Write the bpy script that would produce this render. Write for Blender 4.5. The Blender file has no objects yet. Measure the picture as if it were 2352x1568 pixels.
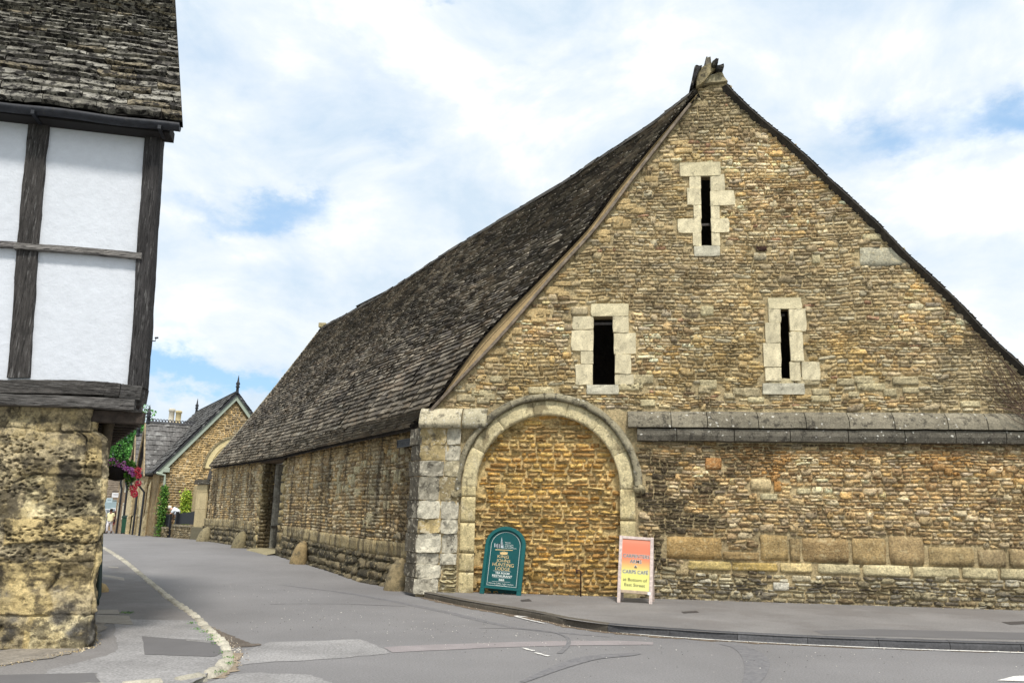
import bpy, bmesh, math, random
import numpy as np
from mathutils import Vector
R = math.radians
random.seed(7)
rng = np.random.default_rng(11)
SC = bpy.context.scene
COL = SC.collection

# ------------------------------------------------------------------ camera
F_PX = 1793.0; HCAM = 1.65
PITCH = math.atan(393 / F_PX); ROLL = 0.02
_F = np.array([0, math.cos(PITCH), math.sin(PITCH)]); _U = np.array([0, -math.sin(PITCH), math.cos(PITCH)]); _R = np.array([1., 0, 0])
_CR = math.cos(ROLL) * _R + math.sin(ROLL) * _U
_CU = -math.sin(ROLL) * _R + math.cos(ROLL) * _U
CAM = np.array([0, 0, HCAM])
cd = bpy.data.cameras.new('camera'); cam = bpy.data.objects.new('camera', cd); COL.objects.link(cam)
from mathutils import Matrix
m = Matrix(((_CR[0], _CU[0], -_F[0], CAM[0]), (_CR[1], _CU[1], -_F[1], CAM[1]), (_CR[2], _CU[2], -_F[2], CAM[2]), (0, 0, 0, 1)))
cam.matrix_world = m
cd.sensor_width = 36; cd.lens = 36 * F_PX / 2352; cd.clip_end = 2000; cd.clip_start = 0.1
SC.camera = cam
SC.view_settings.view_transform = 'Standard'; SC.view_settings.look = 'None'
SC.view_settings.gamma = 1; SC.view_settings.exposure = 0.46
try: SC.view_settings.use_curve_mapping = False
except Exception: pass

# ------------------------------------------------------------------ light
SUN_EL, SUN_AZ = 58, 170      # azimuth clockwise from +Y (sun behind the camera, to its left)
sl = bpy.data.lights.new('sun', 'SUN'); so = bpy.data.objects.new('sun', sl); COL.objects.link(so)
sl.energy = 2.6; sl.angle = R(8); sl.color = (1, .95, .87)
sd = Vector((math.sin(R(SUN_AZ)) * math.cos(R(SUN_EL)), math.cos(R(SUN_AZ)) * math.cos(R(SUN_EL)), math.sin(R(SUN_EL))))
so.rotation_euler = sd.to_track_quat('Z', 'Y').to_euler(); so.location = (0, -5, 30)

def ray(x, y):
    return (x - 1176) / F_PX * _CR + (784 - y) / F_PX * _CU + _F
def onz(x, y, z=0.):
    d = ray(x, y); return CAM + d * ((z - HCAM) / d[2])
def onpl(x, y, P, n):
    d = ray(x, y); return CAM + d * (np.dot(np.array(P) - CAM, n) / np.dot(d, n))
def atd(x, y, D):
    d = ray(x, y); return CAM + d * (D / d[1])
def s2l(c):
    c = np.array(c, float) / 255.; return np.where(c <= .04045, c / 12.92, ((c + .055) / 1.055) ** 2.4)

# ------------------------------------------------------------------ world: sky with broken cloud
w = bpy.data.worlds.new('World'); SC.world = w; w.use_nodes = True
def build_sky():
    nt = w.node_tree; nt.nodes.clear(); N = nt.nodes; L = nt.links
    out = N.new('ShaderNodeOutputWorld'); bg = N.new('ShaderNodeBackground'); L.new(bg.outputs[0], out.inputs[0])
    sky = N.new('ShaderNodeTexSky'); sky.sky_type = 'NISHITA'; sky.sun_disc = False
    sky.sun_elevation = R(SUN_EL); sky.sun_rotation = R(SUN_AZ); sky.altitude = 100; sky.air_density = 1; sky.dust_density = .6
    tc = N.new('ShaderNodeTexCoord'); sep = N.new('ShaderNodeSeparateXYZ'); L.new(tc.outputs['Generated'], sep.inputs[0])
    def M(op, a, b=None, c=None):
        n = N.new('ShaderNodeMath'); n.operation = op
        for i, v in enumerate((a, b, c)):
            if v is None: continue
            if isinstance(v, (int, float)): n.inputs[i].default_value = v
            else: L.new(v, n.inputs[i])
        return n.outputs[0]
    X, Y, Z = sep.outputs
    az0 = M('ARCTAN2', X, Y); hyp = M('SQRT', M('ADD', M('MULTIPLY', X, X), M('MULTIPLY', Y, Y))); el0 = M('ARCTAN2', Z, hyp)
    # warp
    mp = N.new('ShaderNodeMapping'); mp.inputs['Scale'].default_value = (1, 1, 1.7); L.new(tc.outputs['Generated'], mp.inputs[0])
    def noise(scale, det, rough, off=0, lac=2.1, dist=0.):
        n = N.new('ShaderNodeTexNoise'); n.inputs['Scale'].default_value = scale; n.inputs['Detail'].default_value = det
        n.inputs['Roughness'].default_value = rough; n.inputs['Lacunarity'].default_value = lac; n.inputs['Distortion'].default_value = dist
        mm = N.new('ShaderNodeMapping'); mm.inputs['Location'].default_value = (off, off * .7, off * 1.3); L.new(mp.outputs[0], mm.inputs[0]); L.new(mm.outputs[0], n.inputs[0])
        return n.outputs[0]
    w1 = noise(7, 7, .6, 3.1); w2 = noise(7, 7, .6, 9.7)
    az = M('ADD', az0, M('MULTIPLY', M('SUBTRACT', w1, .5), .22)); el = M('ADD', el0, M('MULTIPLY', M('SUBTRACT', w2, .5), .16))
    # openings in the cloud (picked off the photograph as directions), with half-widths in pixels and strength
    spots = [(590, 490, 140, 30, .95), (690, 462, 80, 26, .7), (480, 110, 170, 60, .36), (900, 325, 60, 20, .4), (1010, 8, 45, 14, .6), (760, 200, 260, 70, .2),
             (1975, 330, 120, 46, .62), (2050, 290, 90, 40, .35), (2345, 245, 90, 45, .95), (2340, 560, 130, 60, .3), (520, 868, 210, 28, 1.0), (350, 850, 90, 36, .9),
             (380, 745, 60, 36, .5), (650, 640, 90, 40, .3), (1210, 140, 60, 14, .25), (1000, 400, 130, 20, .25), (1920, 60, 160, 40, .2), (620, 880, 120, 26, .6)]
    tot = None
    for (x, y, sx, sy, st) in spots:
        d = ray(x, y); a = math.atan2(d[0], d[1]); e = math.atan2(d[2], math.hypot(d[0], d[1]))
        q = M('ADD', M('POWER', M('ABSOLUTE', M('DIVIDE', M('SUBTRACT', az, a), sx / F_PX)), 2.), M('POWER', M('ABSOLUTE', M('DIVIDE', M('SUBTRACT', el, e), sy / F_PX)), 2.))
        g = M('MULTIPLY', M('EXPONENT', M('MULTIPLY', q, -.7)), st)
        tot = g if tot is None else M('ADD', tot, g)
    n3 = noise(5, 6, .55, 21.)
    tot = M('ADD', tot, M('MULTIPLY', M('MAXIMUM', M('SUBTRACT', n3, .50), 0.), 1.5))
    cr = N.new('ShaderNodeMapRange'); cr.inputs[1].default_value = .0; cr.inputs[2].default_value = 1.45; cr.interpolation_type = 'SMOOTHSTEP'
    L.new(tot, cr.inputs[0]); blue = cr.outputs[0]
    # cloud brightness: puffs with soft grey-blue undersides
    sh = noise(4.5, 8, .58, 40., dist=.3); ramp = N.new('ShaderNodeValToRGB')
    e = ramp.color_ramp.elements; e[0].position = .34; e[0].color = (.46, .57, .68, 1); e[1].position = .53; e[1].color = (.66, .71, .755, 1)
    a_ = ramp.color_ramp.elements.new(.64); a_.color = (.88, .89, .90, 1)
    L.new(sh, ramp.inputs[0])
    hz = N.new('ShaderNodeMixRGB'); hz.inputs[0].default_value = .12; hz.inputs[2].default_value = (.80, .82, .84, 1); L.new(ramp.outputs[0], hz.inputs[1])
    sc = N.new('ShaderNodeVectorMath'); sc.operation = 'SCALE'; L.new(sky.outputs[0], sc.inputs[0]); sc.inputs['Scale'].default_value = .15
    # the clear sky seen through thin cirrus
    ci = N.new('ShaderNodeMixRGB'); ci.inputs[0].default_value = .7; L.new(sc.outputs[0], ci.inputs[1]); ci.inputs[2].default_value = (.26, .46, .70, 1)
    mx = N.new('ShaderNodeMixRGB'); L.new(blue, mx.inputs[0]); L.new(hz.outputs[0], mx.inputs[1]); L.new(ci.outputs[0], mx.inputs[2])
    L.new(mx.outputs[0], bg.inputs[0]); bg.inputs[1].default_value = 1.0
build_sky()

# ------------------------------------------------------------------ noise in numpy
def _h(ix, iy, seed):
    n = (ix.astype(np.int64) * 374761393 + iy.astype(np.int64) * 668265263 + seed * 974634777) & 0x7fffffff
    n = ((n ^ (n >> 13)) * 1274126177) & 0x7fffffff
    return ((n ^ (n >> 16)) & 0xffff) / 65535.
def vn(x, y, seed=0):
    x = np.asarray(x, float); y = np.asarray(y, float)
    ix = np.floor(x); iy = np.floor(y); fx = x - ix; fy = y - iy; fx = fx * fx * (3 - 2 * fx); fy = fy * fy * (3 - 2 * fy)
    a = _h(ix, iy, seed); b = _h(ix + 1, iy, seed); c = _h(ix, iy + 1, seed); d = _h(ix + 1, iy + 1, seed)
    return (a * (1 - fx) + b * fx) * (1 - fy) + (c * (1 - fx) + d * fx) * fy
def fbm(x, y, seed=0, o=4):
    t = 0; a = .5; s = 0
    for k in range(o):
        t = t + a * vn(np.asarray(x) * 2 ** k, np.asarray(y) * 2 ** k, seed + k * 17); s += a; a *= .5
    return t / s
def cells(x, y, seed=0):
    """voronoi F1, F2 and cell id for arrays"""
    x = np.asarray(x, float); y = np.asarray(y, float); ix = np.floor(x); iy = np.floor(y)
    f1 = np.full(x.shape, 9.); f2 = np.full(x.shape, 9.); idn = np.zeros(x.shape)
    for dx in (-1, 0, 1):
        for dy in (-1, 0, 1):
            cx = ix + dx; cy = iy + dy; px = cx + _h(cx, cy, seed); py = cy + _h(cx, cy, seed + 5)
            d = np.hypot(x - px, y - py); cid = _h(cx, cy, seed + 9)
            near = d < f1; f2 = np.where(near, f1, np.minimum(f2, d)); idn = np.where(near, cid, idn); f1 = np.where(near, d, f1)
    return f1, f2, idn
def sm(x, a, b):
    t = np.clip((np.asarray(x, float) - a) / (b - a), 0, 1); return t * t * (3 - 2 * t)

# ------------------------------------------------------------------ mesh builder
class MB:
    def __init__(s): s.v = []; s.f = []; s.c = []; s.n = 0; s.hascol = False
    def add(s, V, Fc, col=None):
        V = np.asarray(V, float); k = s.n; s.v.append(V)
        s.f.extend([tuple(int(i) + k for i in f) for f in Fc]); s.n += len(V)
        if col is None: c = np.ones((len(V), 3)) * .5
        else:
            s.hascol = True; c = np.asarray(col, float)
            if c.ndim == 1: c = np.tile(c, (len(V), 1))
        s.c.append(c)
    def grid(s, P, col=None, flip=False):
        n, m_ = P.shape[:2]; idx = np.arange(n * m_).reshape(n, m_)
        q = np.stack([idx[:-1, :-1], idx[1:, :-1], idx[1:, 1:], idx[:-1, 1:]], -1).reshape(-1, 4)
        if flip: q = q[:, ::-1]
        if col is not None and np.ndim(col) == 3: col = col.reshape(-1, 3)
        s.add(P.reshape(-1, 3), q, col)
    def box(s, c, d, rz=0, col=None, axes=None):
        d = np.array(d) / 2.
        V = np.array([(x, y, z) for x in (-1, 1) for y in (-1, 1) for z in (-1, 1)]) * d
        if axes is not None: V = V @ np.array(axes)
        else:
            cz, sz = math.cos(rz), math.sin(rz); V = np.stack([V[:, 0] * cz - V[:, 1] * sz, V[:, 0] * sz + V[:, 1] * cz, V[:, 2]], -1)
        s.add(V + np.array(c), [(0, 1, 3, 2), (4, 6, 7, 5), (0, 4, 5, 1), (2, 3, 7, 6), (0, 2, 6, 4), (1, 5, 7, 3)], col)
    def tube(s, pts, r, n=8, col=None, cap=True):
        pts = [np.array(p, float) for p in pts]; rr = r if hasattr(r, '__len__') else [r] * len(pts)
        rings = []
        for i, p in enumerate(pts):
            t = pts[min(i + 1, len(pts) - 1)] - pts[max(i - 1, 0)]; t /= np.linalg.norm(t) + 1e-9
            a = np.array([0, 0, 1.]) if abs(t[2]) < .9 else np.array([1., 0, 0])
            u = np.cross(t, a); u /= np.linalg.norm(u); v = np.cross(t, u)
            ang = np.linspace(0, 2 * np.pi, n, endpoint=False)
            rings.append(p + rr[i] * (np.cos(ang)[:, None] * u + np.sin(ang)[:, None] * v))
        V = np.concatenate(rings); Fc = []
        for i in range(len(pts) - 1):
            for j in range(n):
                Fc.append((i * n + j, i * n + (j + 1) % n, (i + 1) * n + (j + 1) % n, (i + 1) * n + j))
        if cap: Fc.append(tuple(range(n))[::-1]); Fc.append(tuple((len(pts) - 1) * n + j for j in range(n)))
        s.add(V, Fc, col)
    def lathe(s, base, prof, n=20, col=None, squash=(1, 1), rz=0, cap=True):
        base = np.array(base, float); V = []; Fc = []
        for (r, z) in prof:
            for j in range(n):
                a = 2 * math.pi * j / n; x = r * math.cos(a) * squash[0]; y = r * math.sin(a) * squash[1]
                V.append((base[0] + x * math.cos(rz) - y * math.sin(rz), base[1] + x * math.sin(rz) + y * math.cos(rz), base[2] + z))
        for i in range(len(prof) - 1):
            for j in range(n): Fc.append((i * n + j, i * n + (j + 1) % n, (i + 1) * n + (j + 1) % n, (i + 1) * n + j))
        if cap: Fc.append(tuple(range(n))[::-1]); Fc.append(tuple((len(prof) - 1) * n + j for j in range(n)))
        s.add(np.array(V), Fc, col)
    def prism(s, pts, O, A, U, N_, d0, d1, col=None):
        """outline pts (a,u) in plane O,A,U extruded along N from d0 to d1"""
        pts = np.array(pts); n = len(pts)
        b = np.array(O) + pts[:, :1] * np.array(A) + pts[:, 1:2] * np.array(U)
        V = np.concatenate([b + np.array(N_) * d0, b + np.array(N_) * d1])
        Fc = [tuple(range(n))[::-1], tuple(range(n, 2 * n))] + [(i, (i + 1) % n, n + (i + 1) % n, n + i) for i in range(n)]
        s.add(V, Fc, col)
    def addmesh(s, me, col=None, xf=None):
        V = np.zeros(len(me.vertices) * 3); me.vertices.foreach_get('co', V); V = V.reshape(-1, 3)
        if xf: V = xf(V)
        s.add(V, [tuple(p.vertices) for p in me.polygons], col)
    def build(s, name, mat, parent=None, smooth=False, fix=True, bevel=0):
        me = bpy.data.meshes.new(name); V = np.concatenate(s.v)
        me.from_pydata(V.tolist(), [], s.f); 
        if s.hascol:
            C = np.concatenate(s.c); C = np.concatenate([np.clip(C, 0, 1), np.ones((len(C), 1))], 1)
            at = me.color_attributes.new('Col', 'FLOAT_COLOR', 'POINT'); at.data.foreach_set('color', C.ravel())
        if smooth: me.polygons.foreach_set('use_smooth', np.ones(len(me.polygons), bool))
        if isinstance(mat, (list, tuple)):
            for q in mat: me.materials.append(q)
        else: me.materials.append(mat)
        if fix:
            bm = bmesh.new(); bm.from_mesh(me); bmesh.ops.recalc_face_normals(bm, faces=bm.faces); bm.to_mesh(me); bm.free()
        me.update()
        o = bpy.data.objects.new(name, me); COL.objects.link(o)
        if bevel:
            b = o.modifiers.new('bevel', 'BEVEL'); b.width = bevel; b.segments = 2; b.limit_method = 'ANGLE'
        if parent is not None: o.parent = parent; o.matrix_parent_inverse = parent.matrix_world.inverted() if parent.parent is None else Matrix.Identity(4)
        return o
def thing(name, label, cat, loc=(0, 0, 0), group=None):
    o = bpy.data.objects.new(name, None); COL.objects.link(o); o.location = [float(q) for q in loc]; o.empty_display_size = .2
    o['label'] = label; o['category'] = cat
    if group: o['group'] = group
    o.matrix_world = Matrix.Translation(o.location)
    return o
def tag(o, label, cat, group=None, kind=None):
    if label: o['label'] = label
    if cat: o['category'] = cat
    if group: o['group'] = group
    if kind: o['kind'] = kind
    return o
def struct(o, label=None, kind='structure'):
    o['kind'] = kind
    if label: o['label'] = label
    return o
def child(o, p):
    o.parent = p; o.matrix_parent_inverse = p.matrix_world.inverted() if p.parent is None else Matrix.Identity(4); return o

# ------------------------------------------------------------------ materials
def mat(name, base=(.3, .3, .3), rough=.9, attr=False, var=.35, vscale=25, vscale2=4, tint=None, tint_amt=0., tint_scale=3, tint_lo=.55, tint_hi=.65,
        spots=None, bump=.3, bscale=60, bdist=.01, metal=0., streak=None, spec=.3, coord='Object', dark=None, gvec=None):
    mt = bpy.data.materials.new(name); mt.use_nodes = True; nt = mt.node_tree; N = nt.nodes; L = nt.links
    b = N['Principled BSDF']; b.inputs['Roughness'].default_value = rough; b.inputs['Metallic'].default_value = metal
    b.inputs['Specular IOR Level'].default_value = spec
    tc = N.new('ShaderNodeTexCoord'); co = tc.outputs[coord]
    def noise(scale, det=5, ro=.6, vec=None, off=0):
        n = N.new('ShaderNodeTexNoise'); n.inputs['Scale'].default_value = scale; n.inputs['Detail'].default_value = det; n.inputs['Roughness'].default_value = ro
        mp = N.new('ShaderNodeMapping'); mp.inputs['Location'].default_value = (off, off * .6, off * 1.7)
        if vec or gvec: mp.inputs['Scale'].default_value = vec or gvec
        L.new(co, mp.inputs[0]); L.new(mp.outputs[0], n.inputs[0]); return n.outputs[0]
    def rng_(val, a, b_, c=0., d=1., smooth=True):
        r = N.new('ShaderNodeMapRange'); r.inputs[1].default_value = a; r.inputs[2].default_value = b_; r.inputs[3].default_value = c; r.inputs[4].default_value = d
        if smooth: r.interpolation_type = 'SMOOTHSTEP'
        L.new(val, r.inputs[0]); return r.outputs[0]
    def mix(fac, a, b_, mode='MIX'):
        n = N.new('ShaderNodeMixRGB'); n.blend_type = mode
        for i, v in enumerate((fac, a, b_)):
            if isinstance(v, (int, float)): n.inputs[i].default_value = v
            elif isinstance(v, (tuple, list, np.ndarray)): n.inputs[i].default_value = (float(v[0]), float(v[1]), float(v[2]), 1)
            else: L.new(v, n.inputs[i])
        return n.outputs[0]
    if attr:
        a = N.new('ShaderNodeAttribute'); a.attribute_name = 'Col'; c = a.outputs[0]
    else: c = mix(1., tuple(base), tuple(base))
    if var:
        v = rng_(noise(vscale, 6, .7), .3, .7, 1 - var, 1 + var, False)
        cb = N.new('ShaderNodeCombineColor'); [L.new(v, cb.inputs[i]) for i in range(3)]; c = mix(1., c, cb.outputs[0], 'MULTIPLY')
        v2 = rng_(noise(vscale2, 4, .55, off=5), .3, .7, 1 - var * .5, 1 + var * .5, False)
        cb = N.new('ShaderNodeCombineColor'); [L.new(v2, cb.inputs[i]) for i in range(3)]; c = mix(1., c, cb.outputs[0], 'MULTIPLY')
    if tint is not None:
        c = mix(mixf(N, L, rng_(noise(tint_scale, 7, .7, off=11), tint_lo, tint_hi), tint_amt), c, tint)
    if dark is not None:   # dark lichen / dirt (colour, scale, lo, hi, amount)
        c = mix(mixf(N, L, rng_(noise(dark[1], 8, .72, off=23), dark[2], dark[3]), dark[4]), c, dark[0])
    if streak is not None:  # colour, horizontal scale, vertical scale, lo, hi, amount
        c = mix(mixf(N, L, rng_(noise(1., 6, .65, vec=(streak[1], streak[1], streak[2]), off=3), streak[3], streak[4]), streak[5]), c, streak[0])
    if spots is not None:  # list of (colour, scale, threshold, amount)
        for k, (sc_, scl, th, am) in enumerate(spots):
            vo = N.new('ShaderNodeTexVoronoi'); vo.inputs['Scale'].default_value = scl; vo.inputs['Randomness'].default_value = 1
            ad = N.new('ShaderNodeMixRGB'); ad.blend_type = 'ADD'; ad.inputs[0].default_value = .06; L.new(co, ad.inputs[1])
            nn = N.new('ShaderNodeTexNoise'); nn.inputs['Scale'].default_value = scl * 2.; L.new(co, nn.inputs[0]); L.new(nn.outputs['Color'], ad.inputs[2]); L.new(ad.outputs[0], vo.inputs['Vector'])
            wn = N.new('ShaderNodeSeparateColor'); L.new(vo.outputs['Color'], wn.inputs[0])
            r1 = rng_(vo.outputs['Distance'], th, th * .7); r2 = rng_(wn.outputs[0], .45, .55)
            mm = N.new('ShaderNodeMath'); mm.operation = 'MULTIPLY'; L.new(r1, mm.inputs[0]); L.new(r2, mm.inputs[1])
            c = mix(mixf(N, L, mm.outputs[0], am), c, sc_)
    L.new(c, b.inputs['Base Color'])
    if bump:
        bp = N.new('ShaderNodeBump'); bp.inputs['Strength'].default_value = bump; bp.inputs['Distance'].default_value = bdist
        L.new(noise(bscale, 8, .7, off=2), bp.inputs['Height']); L.new(bp.outputs[0], b.inputs['Normal'])
    return mt
def mixf(N, L, f, amt):
    n = N.new('ShaderNodeMath'); n.operation = 'MULTIPLY'; L.new(f, n.inputs[0]); n.inputs[1].default_value = amt; return n.outputs[0]

M_RUB = mat('rubble_limestone', attr=True, var=.55, vscale=26, vscale2=2.2, bump=1., bscale=38, bdist=.035, tint=s2l((214, 196, 152)), tint_amt=.55, tint_scale=11, tint_lo=.54, tint_hi=.64,
            dark=(s2l((94, 78, 56)), 17, .57, .66, .5), spots=[(s2l((222, 210, 176)), 34, .2, .5)])
M_INFILL = mat('infill_limestone', attr=True, var=.55, vscale=24, vscale2=3, bump=1., bscale=36, bdist=.035, tint=s2l((214, 190, 136)), tint_amt=.6, tint_scale=10, tint_lo=.54, tint_hi=.64, dark=(s2l((84, 62, 36)), 16, .56, .66, .6))
M_ASH = mat('dressed_limestone', attr=True, var=.26, vscale=35, vscale2=4, bump=.7, bscale=60, bdist=.012, dark=(s2l((88, 82, 70)), 7, .56, .68, .55), spots=[(s2l((70, 66, 58)), 22, .2, .5)])
M_STR = mat('string_course_stone', attr=True, var=.4, vscale=30, vscale2=3, bump=.8, bscale=60, bdist=.015, dark=(s2l((58, 54, 48)), 7, .50, .62, .8),
            spots=[(s2l((205, 202, 190)), 9, .22, .85), (s2l((180, 176, 160)), 30, .25, .6)])
M_SLATE = mat('stone_slate', attr=True, var=.38, vscale=16, vscale2=1.5, bump=.8, bscale=30, bdist=.02, tint=s2l((150, 146, 134)), tint_amt=.3, tint_scale=18, tint_lo=.56, tint_hi=.66)
M_SLATE2 = mat('lichened_stone_slate', attr=True, var=.45, vscale=14, vscale2=3, bump=1., bscale=28, bdist=.03, tint=s2l((184, 178, 160)), tint_amt=.5, tint_scale=9, tint_lo=.52, tint_hi=.66,
               dark=(s2l((30, 27, 24)), 9, .49, .54, .95), spots=[(s2l((28, 25, 22)), 24, .3, .9)])
M_TIM = mat('weathered_oak', attr=True, var=.5, vscale=9, vscale2=2, bump=.9, bscale=14, bdist=.02)
M_ASPH = mat('asphalt', base=s2l((131, 129, 129)), var=.3, vscale=48, vscale2=.35, bump=.9, bscale=45, bdist=.02, rough=.85, tint=s2l((120, 118, 118)), tint_amt=.25, tint_scale=.35, tint_lo=.42, tint_hi=.66,
             spots=[(s2l((186, 182, 174)), 14, .09, .7), (s2l((84, 82, 82)), 19, .11, .7)])
M_PAVE = mat('pavement_asphalt', base=s2l((127, 124, 122)), var=.3, vscale=48, vscale2=.9, bump=.7, bscale=70, bdist=.006, tint=s2l((110, 105, 102)), tint_amt=.5, tint_scale=.7, tint_lo=.45, tint_hi=.62)
M_LIGHT = mat('pale_asphalt_patch', base=s2l((141, 139, 138)), var=.42, vscale=36, vscale2=1.5, bump=.5, bscale=110, bdist=.006, tint=s2l((136, 133, 131)), tint_amt=.5, tint_scale=2)
M_DARKP = mat('dark_asphalt_patch', base=s2l((104, 102, 102)), var=.14, vscale=150, vscale2=1.5, bump=.3, bscale=140, bdist=.005)
M_PINK = mat('pinkish_trench_asphalt', base=s2l((144, 137, 137)), var=.25, vscale=120, vscale2=2, bump=.4, bscale=120, bdist=.006)
M_KERB = mat('kerb_stone', attr=True, var=.3, vscale=30, vscale2=3, bump=.7, bscale=60, bdist=.01)
M_DIRT = mat('gutter_dirt', base=s2l((118, 104, 88)), var=.5, vscale=60, vscale2=6, bump=.9, bscale=60, bdist=.02)
M_WHITE = mat('white_limewash', base=(.66, .69, .74), var=.05, vscale=9, vscale2=1.2, bump=.45, bscale=7, bdist=.03, dark=(s2l((168, 160, 150)), 2.2, .62, .85, .35), spots=[(s2l((120, 115, 110)), 5, .035, .6)])
M_LINE = mat('road_paint', base=s2l((225, 222, 215)), var=.15, vscale=60, vscale2=8, bump=.2, tint=s2l((150, 150, 155)), tint_amt=.8, tint_scale=20, tint_lo=.52, tint_hi=.6)
def plain(name, c, rough=.6, var=.08, metal=0., bump=.1, sc=30, spec=.4): return mat(name, base=s2l(c), rough=rough, var=var, vscale=sc, vscale2=3, bump=bump, bscale=60, bdist=.004, metal=metal, spec=spec)
M_BLACK = plain('black_metal', (38, 40, 45), .45); M_GUT = plain('black_gutter', (40, 42, 48), .5, .3)
M_IRON = mat('rusty_iron', base=s2l((70, 48, 40)), var=.4, rough=.8)

# ------------------------------------------------------------------ ground heights
gA = onz(975, 1357, .1); gB = onz(2340, 1400, .1); g_ = (gB - gA) / np.linalg.norm(gB - gA); gn = np.array([g_[1], -g_[0], 0])   # gable plane, gn points to the camera
if gn[1] > 0: gn = -gn
KC = onz(955, 1357, 0.)
_w = atd(478, 1160, 36.); st_ = np.array([_w[0] - KC[0], _w[1] - KC[1], 0]); SLEN = np.linalg.norm(st_); st_ /= SLEN     # direction of the street
sn = np.array([-st_[1], st_[0], 0])          # out of the street wall, towards the road
if sn[0] > 0: sn = -sn
UP = np.array([0, 0, 1.])
def zg(x, y):
    q = (np.asarray(x) - KC[0]) * st_[0] + (np.asarray(y) - KC[1]) * st_[1]
    return np.interp(q, [-30, 2.5, 5, 8, 12, 17, 22, 28, 34, 43, 48, 60, 90], [0, 0, .05, .13, .2, .23, .18, .16, .06, -.2, -.34, -.6, -1.0])
def ong(x, y, dz=0.):
    z = 0.
    for _ in range(12):
        P = onz(x, y, z + dz); z = float(zg(P[0], P[1]))
    P = onz(x, y, z + dz); return P
def Gp(s, z, d=0.):
    """point on the gable plane: s along, z up, d proud"""
    s = np.asarray(s, float); z = np.asarray(z, float)
    return np.stack([gA[0] + s * g_[0] + d * gn[0], gA[1] + s * g_[1] + d * gn[1], z + 0 * s], -1)
def Gi(x, y):
    P = onpl(x, y, gA, gn); return float((P - gA) @ g_), float(P[2])
def Z5(X, Y): return (1350 + X * .39531) * .9608, (380 + Y * .39541) * .9608
def Z6(X, Y): return (960 + X * .35070) * .9608, (930 + Y * .35077) * .9608
def Z7(X, Y): return (1550 + X * .44766) * .9608, (930 + Y * .4477) * .9608
def Z8(X, Y): return (1550 + X * .51668) * .9608, (120 + Y * .51658) * .9608
def Sp(t, z, d=0.):
    t = np.asarray(t, float); z = np.asarray(z, float); d = np.asarray(d, float) + 0 * t
    return np.stack([KC[0] + t * st_[0] + d * sn[0], KC[1] + t * st_[1] + d * sn[1], z + 0 * t], -1)
def Si(x, y, d=0.):
    P = onpl(x, y, KC + sn * d, sn); return float((P - KC) @ st_), float(P[2])

# sheets
def sheet(name, m_, x0, x1, y0, y1, dx, off):
    xs = np.arange(x0, x1 + dx, dx); ys = np.arange(y0, y1 + dx, dx); X, Y = np.meshgrid(xs, ys, indexing='ij')
    mb = MB(); mb.grid(np.stack([X, Y, zg(X, Y) + off], -1)); return mb.build(name, m_, smooth=True)
M_GROUND = mat('grass_ground', base=s2l((96, 104, 66)), var=.3, vscale=2, vscale2=.1)
mb = MB(); xs = np.array([-900, -300, -100, -60, -40, -20, 0, 20, 60, 300, 900.]); ys = np.array([-300, -60, 0, 20, 40, 60, 80, 110, 300, 900, 1500.]); X, Y = np.meshgrid(xs, ys, indexing='ij')
mb.grid(np.stack([X, Y, zg(X, Y) - .12], -1)); struct(mb.build('ground', M_GROUND, smooth=True))
struct(sheet('road', M_ASPH, -45, 30, -12, 90, 1.5, 0.))

def polymesh(name, pts3, m_, th=0.0, kind='structure', dens=None, label=None):
    """flat polygon draped a few mm above the road; thick=th gives it a real edge"""
    bm = bmesh.new(); vs = [bm.verts.new([float(c) for c in p]) for p in pts3]; f = bm.faces.new(vs)
    if f.normal.z < 0 or True: bm.normal_update()
    if f.normal.z < 0: f.normal_flip()
    bmesh.ops.triangulate(bm, faces=bm.faces)
    if th:
        top = list(bm.faces); r = bmesh.ops.extrude_face_region(bm, geom=top); vv = [e for e in r['geom'] if isinstance(e, bmesh.types.BMVert)]
        for v in vv: v.co.z += th
        bmesh.ops.recalc_face_normals(bm, faces=bm.faces)
    me = bpy.data.meshes.new(name); bm.to_mesh(me); bm.free(); me.materials.append(m_)
    o = bpy.data.objects.new(name, me); COL.objects.link(o); struct(o, label, kind); return o
def wob(pts, n=6, amp=.02, closed=True):
    """subdivide outline with slight irregularity"""
    out = []; P = [np.array(p, float) for p in pts]; m_ = len(P)
    for i in range(m_ if closed else m_ - 1):
        a, b = P[i], P[(i + 1) % m_]
        for k in range(n):
            t = k / n; q = a * (1 - t) + b * t
            if k: q = q + np.append(rng.normal(0, amp, 2), 0)
            out.append(q)
    return out
def smoothline(pts, n=8):
    """Catmull-Rom"""
    P = [np.array(p, float) for p in pts]; P = [2 * P[0] - P[1]] + P + [2 * P[-1] - P[-2]]; out = []
    for i in range(1, len(P) - 2):
        for k in range(n):
            t = k / n; a, b, c, d = P[i - 1], P[i], P[i + 1], P[i + 2]
            out.append(.5 * ((2 * b) + (c - a) * t + (2 * a - 5 * b + 4 * c - d) * t * t + (3 * b - a - 3 * c + d) * t ** 3))
    out.append(P[-2]); return out

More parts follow.
